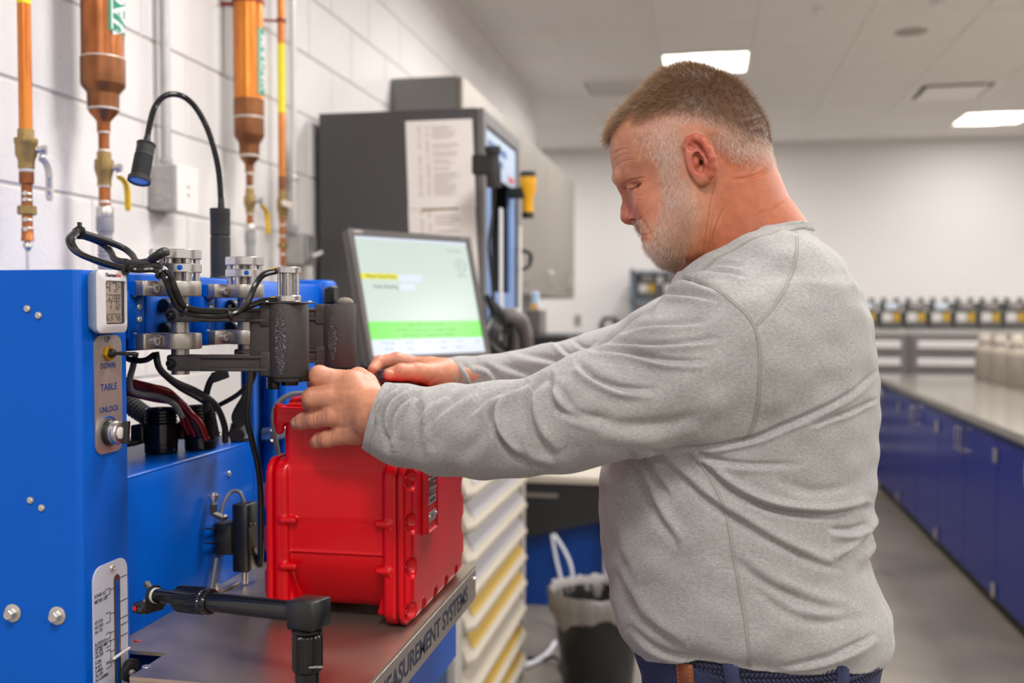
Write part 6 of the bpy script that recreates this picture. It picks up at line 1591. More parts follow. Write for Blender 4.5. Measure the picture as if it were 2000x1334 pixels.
# knuckle creases on the back of the left hand
lf.ell(PX(574, 827, 1.288), (.0030, .0022, .0042), k=.001)
lP, lQ = lf.nets(); lP = relax(lP, lQ, 2, .45)
LC = [([(x - a, y - 14), (x - a * .2, y), (x - a, y + 14)], A, 1.6) for x, y, a, A in ((597, 823, -2, .8), (601, 823, -2, .7), (617, 819, -3, .6), (634, 815, -3, .5), (625, 861, -3, .9), (631, 860, -3, .8), (645, 857, -4, .6), (612, 777, 4, .5), (625, 734, 4, .4), (640, 736, -3, .4))] + [([(640, 798), (658, 806), (680, 800)], .5, 4), ([(650, 832), (672, 836), (692, 828)], .5, 4), ([(655, 758), (676, 762), (694, 760)], .4, 4)]
lP = creases(lP, normals(lP, lQ), LC)
RF = [([(822, 714, 1.545), (775, 703, 1.548), (741, 708, 1.540), (729, 722, 1.524)], [.0125, .0118, .0104, .0088]),
      ([(826, 722, 1.560), (782, 716, 1.578), (756, 728, 1.575), (750, 742, 1.558)], [.0125, .0118, .0104, .0088]),
      ([(832, 734, 1.566), (794, 732, 1.586), (776, 744, 1.58), (772, 754, 1.565)], [.012, .011, .010, .0085]),
      ([(838, 748, 1.564), (806, 748, 1.58), (792, 757, 1.574), (788, 763, 1.565)], [.011, .010, .009, .0078]),
      ([(842, 730, 1.512), (815, 727, 1.497), (784, 727, 1.487), (761, 731, 1.484)], [.0165, .0140, .0128, .0100])]
RPALM = [([(868, 734, 1.535), (840, 722, 1.540), (822, 714, 1.545)], [.0212, .018, .0125], .012), ([(868, 734, 1.535), (840, 728, 1.548), (826, 722, 1.560)], [.0212, .018, .0125], .012),
         ([(868, 734, 1.535), (845, 738, 1.552), (832, 734, 1.566)], [.0212, .018, .012], .012), ([(868, 734, 1.535), (850, 746, 1.550), (838, 748, 1.564)], [.0212, .017, .011], .012),
         ([(868, 734, 1.535), (842, 731, 1.512)], [.0212, .0165], .012), ([(930, 736, 1.545), (868, 735, 1.535)], [.019, .0205], .01)]
q = np.array([PX(*p) for pts, _ in RF for p in pts] + [PX(940, 734, 1.545)])
rf = hand(RF, RPALM, q.min(0) - .034, q.max(0) + .036)
rf.ell(PX(759, 729, 1.4745), (.0062, .0022, .0048), k=.0008)
rP, rQ = rf.nets(); rP = relax(rP, rQ, 2, .45)
rP = creases(rP, normals(rP, rQ), [([(782, 713), (780, 726), (783, 741)], .6, 1.6), ([(787, 713), (785, 726), (788, 741)], .6, 1.6), ([(792, 713), (790, 726), (793, 741)], .4, 1.6), ([(815, 756), (836, 748), (852, 735)], .7, 2.5), ([(826, 762), (846, 755), (858, 744)], .5, 2.5)])
# ---- body under the clothes (coarse, one skin)
TORSO = [  # py, front px, back px, half width
    (470, 1420, 1566, .060), (500, 1392, 1612, .105), (530, 1372, 1650, .150), (560, 1352, 1668, .180), (600, 1325, 1686, .196), (650, 1295, 1699, .204), (700, 1268, 1707, .208), (760, 1236, 1711, .208), (820, 1208, 1711, .206), (880, 1184, 1707, .205), (940, 1172, 1702, .206), (1000, 1171, 1697, .208), (1060, 1177, 1692, .208), (1120, 1191, 1705, .208), (1180, 1207, 1729, .206), (1230, 1218, 1737, .200), (1270, 1226, 1730, .192), (1310, 1240, 1722, .184), (1400, 1244, 1720, .182)]
tz = np.array([sy(1450, p[0]).z for p in TORSO])[::-1]
tf = np.array([sy(p[1], p[0]).x for p in TORSO])[::-1]; tb = np.array([sy(p[2], p[0]).x for p in TORSO])[::-1]; tw = np.array([p[3] for p in TORSO])[::-1]
def torso(f, off, zlo, zhi, k=0.0, e=2.25):
    def fn(x, y, z):
        F_ = np.interp(z, tz, tf); B_ = np.interp(z, tz, tb); W2 = np.interp(z, tz, tw)
        a = (B_ - F_) / 2 + off; c = (B_ + F_) / 2; b = W2 + off
        # flatter back, rounder belly
        r = (np.abs((x - c) / a) ** e + np.abs((y - YS) / b) ** e) ** (1 / e)
        return np.maximum((r - 1) * np.minimum(a, b) * .9, np.maximum(z - zhi, zlo - z))
    return f.put(fn, (tf.min() - .03, YS - .24, zlo), (tb.max() + .03, YS + .24, zhi), k)
NARM = [((1405, 690, 1.145), 158), ((1325, 736, 1.13), 134), ((1225, 780, 1.12), 110), ((1155, 798, 1.12), 106), ((1090, 821, 1.13), 97), ((1010, 838, 1.142), 91), ((950, 841, 1.16), 89), ((870, 842, 1.185), 83), ((800, 833, 1.21), 75), ((775, 828, 1.22), 72), ((757, 820, 1.228), 64), ((744, 814, 1.233), 60), ((727, 811, 1.238), 58)]
FARM = [((1420, 640, 1.52), 120), ((1305, 692, 1.55), 104), ((1180, 722, 1.58), 72), ((1060, 737, 1.60), 62), ((960, 742, 1.57), 46), ((900, 737, 1.55), 36), ((856, 735, 1.535), 33)]
def arm(f, A, off, k):
    q = [PX(*p) for p, _ in A]; r = [h * p[2] / F_ + off for p, h in A]
    for i in range(len(q) - 1): f.cap(q[i], q[i + 1], r[i], r[i + 1], k=k if i == 0 else .012)
bf = Field((-.50, .98, .0), (.32, 1.70, 1.60), .009)
torso(bf, -.026, .97, 1.56)
arm(bf, NARM[:-1], -.014, .02); arm(bf, FARM[:-1], -.013, .02)
bf.chain([np.array(sy(1480, 480)), np.array(sy(1475, 560))], [.058, .066], k=.03)
hipx = sy(1475, 1330).x; hipz = sy(1475, 1330).z
for s in (-1, 1):
    bf.chain([(hipx, YS + s * .085, .93), (hipx - .005, YS + s * .105, .52), (hipx + .015, YS + s * .115, .10)], [.105, .066, .045], k=.03)
    bf.chain([(hipx + .03, YS + s * .115, .06), (hipx - .15, YS + s * .125, .05)], [.04, .035], k=.02)
bP, bQ = bf.nets()
# one mesh: body, neck and head, hands
def merge(*PQ):
    P = np.concatenate([p for p, _ in PQ]); o = 0; Q = []
    for p, q_ in PQ: Q.append(q_ + o); o += len(p)
    return P, np.concatenate(Q)
# drop the coarse body's neck stub above the high-resolution neck root
allP, allQ = merge((hP, hQ), (lP, lQ), (rP, rQ), (bP, bQ))
me = np_mesh('person', allP, allQ, m_skin)
man = link_obj('person', me)
tag(man, 'man with short brown hair and white beard in a grey shirt at the red meter', 'person')
# skin tints (own colour by region; shade painted in at nostrils and eye slits)
def C3(r, g, b): return np.array([lin(r), lin(g), lin(b)])
col = np.tile(C3(206, 142, 112), (len(allP), 1))
X_, Z2 = hP[:, 0], hP[:, 2]
def mixc(idx, c, w):
    col[idx] = col[idx] * (1 - w[:, None]) + c * w[:, None]
hi = slice(0, len(hP))
mixc(hi, C3(200, 112, 76), inside_soft(poly2([(1400, 290), (1540, 300), (1640, 480), (1600, 680), (1340, 680), (1330, 545), (1380, 500), (1392, 380)]), X_, Z2, .02))
mixc(hi, C3(210, 142, 116), inside_soft(poly2([(1180, 250), (1290, 240), (1290, 350), (1190, 350)]), X_, Z2, .03) * .7)
mixc(hi, C3(208, 124, 104), inside_soft(poly2([(1245, 370), (1320, 360), (1320, 440), (1262, 445)]), X_, Z2, .03) * .6)
mixc(hi, C3(196, 112, 100), inside_soft(poly2([(1206, 395), (1256, 395), (1254, 440), (1206, 440)]), X_, Z2, .012) * .9)
mixc(hi, C3(190, 108, 98), inside_soft(poly2([(1250, 456), (1266, 456), (1268, 464), (1262, 474), (1248, 472)]), X_, Z2, .005))
nearear = (np.abs(hP[:, 1] - YS) > .0805).astype(float)
mixc(hi, C3(208, 106, 88), inside_soft(poly2([(1330, 260), (1402, 260), (1402, 366), (1330, 366)]), X_, Z2, .006) * np.clip((np.abs(hP[:, 1] - YS) - .078) / .008, 0, 1) * .85)
BEARD = [(1290, 318), (1322, 300), (1336, 320), (1340, 352), (1350, 382), (1362, 418), (1358, 446), (1346, 480), (1334, 512), (1322, 545), (1296, 532), (1270, 520), (1258, 500), (1257, 484), (1266, 477), (1276, 474), (1288, 472), (1284, 460), (1292, 436), (1296, 405), (1297, 372), (1294, 340)]
MUST = [(1242, 441), (1253, 437), (1266, 447), (1274, 456), (1264, 455), (1252, 454), (1247, 450)]
FADE = [(1247, 252), (1280, 245), (1319, 238), (1368, 245), (1404, 263), (1432, 277), (1450, 288), (1516, 280), (1520, 322), (1470, 322), (1432, 318), (1405, 300), (1394, 275), (1370, 258), (1345, 258), (1333, 275), (1328, 305), (1296, 322), (1272, 310), (1256, 285)]
HAIRT = [(1150, 300), (1191, 272), (1220, 248), (1242, 234), (1250, 256), (1280, 248), (1319, 241), (1368, 247), (1404, 264), (1432, 278), (1450, 290), (1530, 292), (1530, 180), (1440, 100), (1300, 90), (1150, 200)]
bm_ = inside_soft(poly2(BEARD), X_, Z2, .014); mixc(hi, C3(206, 156, 140), bm_ * .5)
mixc(hi, C3(176, 140, 112), inside_soft(poly2(MUST), X_, Z2, .006) * .7)
mixc(hi, C3(208, 152, 136), inside_soft(poly2(FADE), X_, Z2, .014) * .8)
mixc(hi, C3(104, 70, 48), inside_soft(poly2(HAIRT), X_, Z2, .012) * .95)
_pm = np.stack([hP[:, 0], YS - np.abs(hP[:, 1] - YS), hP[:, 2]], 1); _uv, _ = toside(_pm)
_d, _s, _t = sdist([(1231, 432), (1236, 429.5), (1242, 430.5)], _uv, 6); mixc(hi, C3(60, 28, 24), np.exp(-(_d / 1.7) ** 2) * .9 * ((_t > 0) & (_t < 1)))  # nostril shade painted dark into the tint
_d, _s, _t = sdist([(1228, 370), (1238, 367.5), (1246, 363.5), (1253, 358)], _uv, 6); mixc(hi, C3(58, 38, 32), np.exp(-(_d / 1.3) ** 2) * .9 * ((_t > 0) & (_t < 1)))  # lash line at the lid edge, with the slit's shade painted in
mixc(hi, C3(150, 110, 84), inside_soft(poly2([(1204, 352), (1222, 350), (1258, 340), (1258, 346), (1226, 357), (1208, 360)]), X_, Z2, .006) * .35)
n0 = len(hP); li = slice(n0, n0 + len(lP)); ri = slice(n0 + len(lP), n0 + len(lP) + len(rP))
col[li] = C3(212, 150, 122); col[ri] = C3(212, 144, 116)
hx_ = np.array([PX(p[0][2][0], p[0][2][1], p[0][2][2]) for p in LF]); 
for P_, sl_, F2 in ((lP, li, LF), (rP, ri, RF)):
    for pts, rs in F2:
        for p in pts[:2] + pts[2:]:
            c = PX(*p); w = np.clip(1 - np.linalg.norm(P_ - c, axis=1) / .017, 0, 1) * .45; mixc(sl_, C3(214, 128, 108), w)
w = np.clip(1 - np.linalg.norm((lP - PX(573, 827, 1.286)) / np.array([1, 1, 1.0]), axis=1) / .006, 0, 1); mixc(li, C3(226, 178, 160), (w > .2) * .8)
w = np.clip(1 - np.linalg.norm(rP - PX(759, 729, 1.473), axis=1) / .0085, 0, 1); mixc(ri, C3(232, 190, 170), (w > .2) * .8)
col[:n0] *= np.array([.79, .77, .68]); col[n0:] *= np.array([.86, .82, .76])
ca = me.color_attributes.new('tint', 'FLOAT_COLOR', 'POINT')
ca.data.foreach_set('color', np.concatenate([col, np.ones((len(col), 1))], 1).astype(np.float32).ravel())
# ---- shirt
m_shirt = bpy.data.materials.new('grey_knit'); m_shirt.use_nodes = True
def _shirt():
    nt = m_shirt.node_tree; N, L = nt.nodes, nt.links; b = N['Principled BSDF']
    tcn = N.new('ShaderNodeTexCoord')
    mp_ = N.new('ShaderNodeMapping'); mp_.inputs['Scale'].default_value = (.35, .35, 1.6); L.new(tcn.outputs['Object'], mp_.inputs['Vector'])
    n1 = N.new('ShaderNodeTexNoise'); n1.inputs['Scale'].default_value = 700; n1.inputs['Detail'].default_value = 3; L.new(mp_.outputs['Vector'], n1.inputs['Vector'])
    n2 = N.new('ShaderNodeTexNoise'); n2.inputs['Scale'].default_value = 1500; n2.inputs['Detail'].default_value = 2; L.new(tcn.outputs['Object'], n2.inputs['Vector'])
    ad = N.new('ShaderNodeMath'); ad.operation = 'ADD'; L.new(n1.outputs['Fac'], ad.inputs[0]); L.new(n2.outputs['Fac'], ad.inputs[1])
    r = N.new('ShaderNodeMapRange'); r.inputs['From Min'].default_value = .7; r.inputs['From Max'].default_value = 1.3; L.new(ad.outputs[0], r.inputs['Value'])
    mx = N.new('ShaderNodeMix'); mx.data_type = 'RGBA'; mx.inputs['A'].default_value = rgb(128, 127, 126); mx.inputs['B'].default_value = rgb(176, 174, 171); L.new(r.outputs['Result'], mx.inputs['Factor'])
    a = N.new('ShaderNodeAttribute'); a.attribute_name = 'seam'
    m2 = N.new('ShaderNodeMix'); m2.data_type = 'RGBA'; L.new(a.outputs['Fac'], m2.inputs['Factor']); L.new(mx.outputs['Result'], m2.inputs['A']); m2.inputs['B'].default_value = rgb(128, 123, 116)
    L.new(m2.outputs['Result'], b.inputs['Base Color']); b.inputs['Roughness'].default_value = .92; b.inputs['Sheen Weight'].default_value = .25; b.inputs['Sheen Roughness'].default_value = .5; b.inputs['Specular IOR Level'].default_value = .2
    bp = N.new('ShaderNodeBump'); bp.inputs['Strength'].default_value = .35; bp.inputs['Distance'].default_value = .0006; L.new(ad.outputs[0], bp.inputs['Height']); L.new(bp.outputs['Normal'], b.inputs['Normal'])
_shirt()
sf = Field((-.56, .98, sy(1450, 1330).z), (.27, 1.70, 1.60), .0036)
torso(sf, .0, sy(1450, 1330).z - .05, 1.60)
sf.ell(np.array(sy(1510, 525)), (.078, .15, .045), k=.03)                      # upper back and trapezius
sf.ell(np.array(at(1450, 600, D=1.19)), (.085, .06, .085), k=.04)              # near shoulder
sf.ell(np.array(at(1450, 590, D=1.50)), (.085, .06, .085), k=.04)
sf.chain([np.array(sy(1512, 425)), np.array(sy(1478, 560))], [.044, .070], k=.02)
arm(sf, NARM, .001, .035); arm(sf, FARM, .001, .03)
# cut: collar plane, hem, cuffs are trimmed on the mesh
sP, sQ = sf.nets(); sP = relax(sP, sQ, 2, .5); sP, sQ = subdivide(sP, sQ); sP = relax(sP, sQ, 2, .5); sN = normals(sP, sQ)
uv, dep = toside(sP)
vd = CAMv - sP; vd /= np.linalg.norm(vd, axis=1)[:, None]
facing = np.clip((np.einsum('ij,ij->i', sN, vd) + .05) / .3, 0, 1)
nearside = facing * np.clip((1.40 - dep) / .03, 0, 1)
farside = facing * np.clip((dep - 1.44) / .03, 0, 1)
disp = np.zeros(len(sP))
def fold(pts, A, w, side=1, mask=None, ridge=.8):
    """a crease: valley of depth A (mm) and width w (picture pixels of the drawing), with a raised lip on one side"""
    global disp
    d, s, t = sdist(pts, uv); env = np.sin(np.pi * np.clip(t * .94 + .03, 0, 1)) ** .6
    env = np.where((t <= 0) | (t >= 1), env * np.exp(-(d / (w * 1.5)) ** 2), env)
    x = d * s * side
    v = -A * np.exp(-(x / w) ** 2) + ridge * A * np.exp(-((x - 1.7 * w) / (1.3 * w)) ** 2)
    disp += v * .001 * env * (nearside if mask is None else mask)
F1 = [
 ([(1273, 879), (1356, 876), (1452, 862), (1520, 838), (1589, 807), (1657, 770), (1712, 726)], 5, 6, 1),
 ([(1356, 880), (1386, 896), (1458, 907), (1561, 908)], 3, 6, 1),
 ([(1369, 907), (1424, 955), (1493, 989), (1561, 1003), (1630, 1004), (1700, 990)], 7, 7, -1),
 ([(1280, 885), (1321, 927), (1376, 975), (1438, 1016), (1506, 1057), (1589, 1098), (1643, 1112)], 4, 8, -1),
 ([(1232, 888), (1250, 941), (1282, 1009), (1321, 1064)], 5, 9, -1),
 ([(1255, 890), (1275, 925), (1305, 970)], 3, 6, -1),
 ([(1438, 1098), (1506, 1146), (1589, 1181), (1657, 1194)], 3, 10, -1),
 ([(1470, 1150), (1540, 1200), (1610, 1215), (1680, 1205)], 2.5, 10, -1),
 ([(1534, 1304), (1590, 1290), (1640, 1272), (1700, 1240)], 5, 7, 1),
 ([(1589, 831), (1657, 804), (1711, 780)], 3.5, 5, 1),
 ([(1630, 1100), (1660, 1085), (1690, 1062)], 5, 7, -1),
 ([(1625, 1035), (1665, 1035), (1692, 1025)], 5, 6, 1),
 ([(1200, 1120), (1250, 1200), (1330, 1262)], 4, 10, -1),
 ([(1240, 1220), (1300, 1275), (1360, 1290)], 4, 7, 1),
 ([(1185, 990), (1205, 1080), (1240, 1150)], 3, 10, -1),
 ([(1520, 940), (1590, 960), (1660, 950)], 2, 10, 1),
 # upper sleeve and shoulder
 ([(1290, 560), (1325, 545), (1360, 548), (1400, 565)], 3.5, 7, 1), ([(1330, 545), (1370, 528), (1420, 530), (1455, 540)], 3, 5, 1), ([(1345, 530), (1400, 515), (1450, 518)], 2.5, 5, 1),
 ([(1265, 612), (1292, 578), (1330, 574), (1400, 584)], 3.5, 6, 1), ([(1215, 650), (1250, 636), (1310, 632), (1372, 626)], 3.5, 6, 1),
 ([(1172, 668), (1230, 668), (1300, 670), (1400, 660)], 4.5, 6, 1), ([(1152, 682), (1220, 686), (1290, 702), (1376, 706)], 4.5, 6, 1),
 ([(1128, 708), (1160, 735), (1210, 756), (1275, 762)], 5, 7, 1), ([(1150, 812), (1220, 832), (1300, 830), (1360, 815)], 3, 14, 1), ([(1090, 755), (1120, 800), (1180, 822)], 3.5, 9, 1),
 # elbow
 ([(1028, 745), (985, 772), (962, 800), (968, 840), (995, 880), (1040, 915)], 5.5, 6, -1), ([(1064, 738), (1034, 765), (1030, 800), (1045, 845), (1080, 890)], 5, 9, -1), ([(1076, 735), (1075, 775), (1100, 805), (1150, 828)], 4.5, 8, -1), ([(1005, 752), (955, 775), (925, 805)], 3, 7, -1),
 ([(1012, 880), (1040, 905), (1080, 915)], 3, 8, -1),
 # forearm
 ([(925, 760), (885, 785), (850, 815), (826, 850)], 3, 9, -1), ([(870, 765), (838, 785), (812, 815)], 3, 9, -1), ([(820, 768), (795, 790), (780, 822), (770, 855)], 3, 6, -1),
 ([(962, 800), (940, 850), (905, 890)], 2, 12, -1), ([(815, 770), (815, 830), (820, 890)], 2, 9, -1),
 # cuff
 ([(792, 760), (765, 778), (752, 800), (748, 835), (757, 872)], 5, 4.5, -1), ([(770, 757), (748, 775), (734, 795), (726, 825)], 4, 4, -1), ([(805, 768), (778, 790), (762, 825), (760, 880)], 4.5, 5, -1)]
for i_, (p, A, w, s) in enumerate(F1): fold(p, A * (1.4 if i_ < 16 else 1.75), w * (.8 if i_ in (0, 9) else 1), s, ridge=.4 if i_ in (0, 1, 9) else .8)
for p, A, w, s in [([(1080, 660), (1110, 690), (1150, 705)], 4, 5, 1), ([(1000, 690), (1060, 698), (1115, 712)], 4, 7, 1), ([(925, 708), (955, 720), (975, 745)], 4, 6, 1), ([(905, 708), (918, 730), (925, 752)], 4, 5, 1), ([(886, 710), (896, 735), (898, 755)], 4, 4, 1), ([(960, 705), (1020, 725), (1060, 738)], 3, 7, 1), ([(1120, 665), (1145, 680), (1165, 668)], 4, 5, 1)]: fold(p, A, w, s, farside)
rs_ = np.random.default_rng(3)
# soft random rumple
ph_ = rs_.uniform(0, 6.28, (14,)); kv = rs_.normal(0, 1, (14, 3)); kv /= np.linalg.norm(kv, axis=1)[:, None]
for i in range(14): disp += .00035 * np.sin(sP @ (kv[i] * (60 + 10 * i)) + ph_[i])
# seams: raised cord with stitching colour
seam = np.zeros(len(sP))
SEAMS = [[(1335, 541), (1362, 549), (1400, 566), (1424, 584), (1455, 612), (1474, 640), (1483, 680), (1484, 740), (1480, 790), (1470, 831), (1452, 862)], [(1556, 452), (1556, 490), (1545, 535), (1527, 575), (1500, 612), (1478, 634)],
         [(1352, 884), (1368, 905), (1396, 950), (1414, 990), (1424, 1030), (1434, 1090), (1445, 1150), (1457, 1220), (1466, 1310)]]
# cuff band and its stitch line
ax0, ax1 = PX(*NARM[-1][0]), PX(*NARM[-2][0]); cdir = (ax0 - ax1) / np.linalg.norm(ax0 - ax1)
cdir = cdir * .94 + np.array(PX(750, 752, 1.238) - PX(711, 870, 1.238)) * 0; 
cuff_n = np.cross(np.array(PX(750, 754, 1.236) - PX(712, 870, 1.236)), np.array(FWD)); cuff_n /= np.linalg.norm(cuff_n)
if cuff_n[0] > 0: cuff_n = -cuff_n
cn = (sP - PX(731, 811, 1.238)) @ cuff_n                   # >0 beyond the cuff edge
nearcuff = (sP[:, 0] < -.30) & (dep < 1.42)
seam = np.maximum(seam, np.where(nearcuff, np.exp(-((cn + .0115) / .0009) ** 2) * .8, 0)); disp += np.where(nearcuff, -.0007 * np.exp(-((cn + .0115) / .0012) ** 2), 0)
fa = PX(*FARM[-1][0]); fn_ = PX(862, 734, 1.535) - PX(900, 737, 1.55); fn_ /= np.linalg.norm(fn_)
cf = (sP - PX(864, 734, 1.535)) @ fn_; farcuff = (sP[:, 0] < -.20) & (dep >= 1.44)
seam = np.maximum(seam, np.where(farcuff, np.exp(-((cf + .012) / .0009) ** 2) * .8, 0)); disp += np.where(farcuff, -.0008 * np.exp(-((cf + .012) / .0012) ** 2), 0)
# collar line (side plane) and its binding
colx = poly2([(1300, 548), (1330, 543), (1375, 518), (1432, 485), (1478, 461), (1520, 447), (1583, 436), (1640, 430)])
o_ = np.argsort(colx[:, 0]); zc_ = np.interp(sP[:, 0], colx[o_, 0], colx[o_, 1]) + .004 * np.clip(np.abs(sP[:, 1] - YS) / .07, 0, 1)
cl_ = sP[:, 2] - zc_
oncol = (np.hypot(sP[:, 0] - sy(1470, 480).x, sP[:, 1] - YS) < .17) & (sP[:, 2] > sy(1450, 600).z)
seam = np.maximum(seam, np.where(oncol, np.exp(-((cl_ + .0125) / .0011) ** 2) * .8, 0)); disp += np.where(oncol, .0008 * (cl_ > -.0115) - .0008 * np.exp(-((cl_ + .0125) / .0014) ** 2), 0)
# hem
hemx = np.array([[PX(*q)[0], PX(*q)[2]] for q in ((1190, 1245, 1.30), (1226, 1250, 1.30), (1252, 1284, 1.22), (1290, 1296, 1.17), (1356, 1293, 1.13), (1410, 1299, 1.115), (1465, 1308, 1.11), (1515, 1311, 1.11), (1561, 1309, 1.12), (1630, 1296, 1.14), (1690, 1283, 1.19), (1726, 1264, 1.27), (1760, 1262, 1.28))])
ho = np.argsort(hemx[:, 0]); zh_ = np.interp(sP[:, 0], hemx[ho, 0], hemx[ho, 1]); hm = sP[:, 2] - zh_
# blouse the cloth out just above the hem, then tuck it in
disp += .005 * np.exp(-((hm - .045) / .03) ** 2) - .006 * np.exp(-(hm / .014) ** 2)
bk = np.clip((sP[:, 0] - sy(1640, 1000).x) / .04, 0, 1)
for py_, a_, w_ in ((1003, .006, .009), (1023, -.007, .007), (1045, .006, .010), (1072, -.006, .009)): disp += a_ * np.exp(-((sP[:, 2] - sy(1700, py_).z) / w_) ** 2) * bk
sP2 = sP + sN * disp[:, None]
keep = ~((oncol & (cl_ > 0)) | (hm < 0) | (nearcuff & (cn > 0)) | (farcuff & (cf > 0)))
fk = keep[sQ].all(1); sQ2 = sQ[fk]
used = np.unique(sQ2); rm = np.full(len(sP2), -1); rm[used] = np.arange(len(used)); sP2 = sP2[used]; sQ2 = rm[sQ2]
# the free edges follow the cut lines exactly enough; smooth the stair steps of the border
ed = np.sort(np.concatenate([sQ2[:, [0, 1]], sQ2[:, [1, 2]], sQ2[:, [2, 3]], sQ2[:, [3, 0]]]), 1)
ue, cnt = np.unique(ed, axis=0, return_counts=True); be = ue[cnt == 1]
for _ in range(12):
    S_ = np.zeros_like(sP2); c_ = np.zeros(len(sP2))
    for a, b in ((0, 1), (1, 0)):
        for k in range(3): S_[:, k] += np.bincount(be[:, a], weights=sP2[be[:, b], k], minlength=len(sP2))
        c_ += np.bincount(be[:, a], minlength=len(sP2))
    m = c_ > 0; sP2[m] = .5 * sP2[m] + .5 * S_[m] / c_[m][:, None]
me = np_mesh('shirt', sP2, sQ2, m_shirt)
at_ = me.attributes.new('seam', 'FLOAT', 'POINT'); at_.data.foreach_set('value', seam[used].astype(np.float32))
shirt = link_obj('shirt', me, man)
so = shirt.modifiers.new('thickness', 'SOLIDIFY'); so.thickness = .0014; so.offset = -1
shirt['label'] = 'grey heathered long sleeved knit shirt'

from mathutils.bvhtree import BVHTree
bvh = BVHTree.FromPolygons([tuple(p) for p in sP2], [tuple(q) for q in sQ2.tolist()])
m_seam = mat('seam_knit', rgb(158, 155, 151), .95, noise=.12, nscale=800, bump=.5, bscale=900, bdist=.0006)
m_stitch = mat('seam_stitch', rgb(138, 134, 128), .95, noise=.2, nscale=900)
def on_shirt(px, py):
    d = ray(px, py).normalized(); h = bvh.ray_cast(CAM, d); return (h[0], h[1]) if h[0] is not None else (None, None)
def seam_strip(pts, w, nm='seam'):
    q = smooth_path([(x, y, 0) for x, y in pts], 10); C_ = []
    for p in q:
        a, n = on_shirt(p.x, p.y)
        if a is not None and (a - CAM).length < 1.6: C_.append((a, n if n.dot(CAM - a) > 0 else -n))
    for _ in range(3): C_ = [C_[0]] + [((C_[i - 1][0] + C_[i][0] * 2 + C_[i + 1][0]) / 4, (C_[i - 1][1] + C_[i][1] + C_[i + 1][1]).normalized()) for i in range(1, len(C_) - 1)] + [C_[-1]]
    def strip(name, off, ww, h, m, par):
        vs = []; fs = []
        for i, (a, n) in enumerate(C_):
            t = (C_[min(i + 1, len(C_) - 1)][0] - C_[max(i - 1, 0)][0]).normalized(); sd = n.cross(t).normalized()
            for u, v in ((-1, -.6), (-.6, 1), (.6, 1), (1, -.6)): vs.append(a + sd * (off + ww * u) + n * (h * v))
        for i in range(len(C_) - 1):
            for k in range(3): fs.append((4 * i + k, 4 * i + 4 + k, 4 * i + 5 + k, 4 * i + 1 + k))
            fs.append((4 * i + 3, 4 * i + 7, 4 * i + 4, 4 * i))
        fs += [(0, 1, 2, 3), tuple(len(vs) - 4 + k for k in (3, 2, 1, 0))]
        return MB().add(vs, fs).build(name, m, par, ang=80)
    o = strip(nm, 0, w, .0007, m_seam, shirt)
    for k in (-1, 1): strip('stitch_line', k * w * .62, .00045, .00105, m_stitch, o)
    return o
for p in SEAMS: seam_strip(p, .0020)
# ---- trousers, belt, shoes
m_navy = mat('navy_cotton', rgb(44, 50, 84), .85, noise=.18, nscale=260, bump=.4, bscale=700, bdist=.0006)
m_belt = mat('braided_belt', rgb(34, 36, 62), .7, noise=.2, nscale=300)
m_leather = mat('tan_leather', rgb(128, 70, 38), .45, noise=.1, nscale=90)
pf = Field((-.27, 1.02, .02), (.32, 1.62, 1.07), .0065)
torso(pf, -.009, .90, 1.062)
for s in (-1, 1): pf.chain([(hipx, YS + s * .088, .90), (hipx - .005, YS + s * .108, .52), (hipx + .01, YS + s * .118, .09)], [.118, .088, .078], k=.03)
pP, pQ = pf.nets(); pP = relax(pP, pQ, 2)
tr_ = link_obj('trousers', np_mesh('trousers', pP, pQ, m_navy), man); tr_['label'] = 'navy cotton trousers'
zt_ = 1.080; zb_ = zt_ - .040
def belt_pt(a, z, off):
    F2 = np.interp(z, tz, tf); B2 = np.interp(z, tz, tb); W2 = np.interp(z, tz, tw); off -= .0145; aa = (B2 - F2) / 2 + off - .004; c = (B2 + F2) / 2 + .008; b = W2 + off
    ca, sa = math.cos(a), math.sin(a); e = 2.25
    r = (abs(ca) ** e + abs(sa) ** e) ** (-1 / e)
    return V((c + aa * r * ca, YS + b * r * sa, z + .010 * ca - .004))
mb = MB(); n = 140; vs = []; sec = [(0, 0), (0, .004), (.003, .0058), (.036, .0058), (.039, .004), (.039, 0)]
for i in range(n):
    a = 2 * math.pi * i / n
    for dz, o in sec: vs.append(belt_pt(a, zb_ + dz, o - .001))
m6 = len(sec); fs = [(i * m6 + k, ((i + 1) % n) * m6 + k, ((i + 1) % n) * m6 + (k + 1) % m6, i * m6 + (k + 1) % m6) for i in range(n) for k in range(m6)]
belt = mb.add(vs, fs).build('belt', m_belt, man, ang=60); belt['label'] = 'navy braided belt'
# braid: short slanted cords in alternating rows, joined (far too many to pick apart)
br_ = MB()
for row in range(5):
    for i in range(190):
        a = 2 * math.pi * (i + (.5 if row % 2 else 0)) / 190
        if math.sin(a) > .55: continue
        z = zb_ + .0055 + .0072 * row; sl = 1 if row % 2 else -1
        p0, p1 = belt_pt(a - .016, z - .0032 * sl, .0052), belt_pt(a + .016, z + .0032 * sl, .0052); nn = (p0 + p1) / 2 - V((hipx, YS, z)); nn.normalize()
        br_.obox((p0 + p1) / 2, (p1 - p0) / 2, (p1 - p0).cross(nn).normalized() * .0021, nn * .0017, .0012)
b2 = br_.build('braid', m_belt, belt, ang=80); b2['kind'] = 'stuff'
def belt_angle(px):
    best = min((i for i in range(3600) if math.sin(2 * math.pi * i / 3600) < 0.1), key=lambda i: abs(toside(np.array([belt_pt(2 * math.pi * i / 3600, zb_ + .02, .006)]))[0][0, 0] - px)); return 2 * math.pi * best / 3600
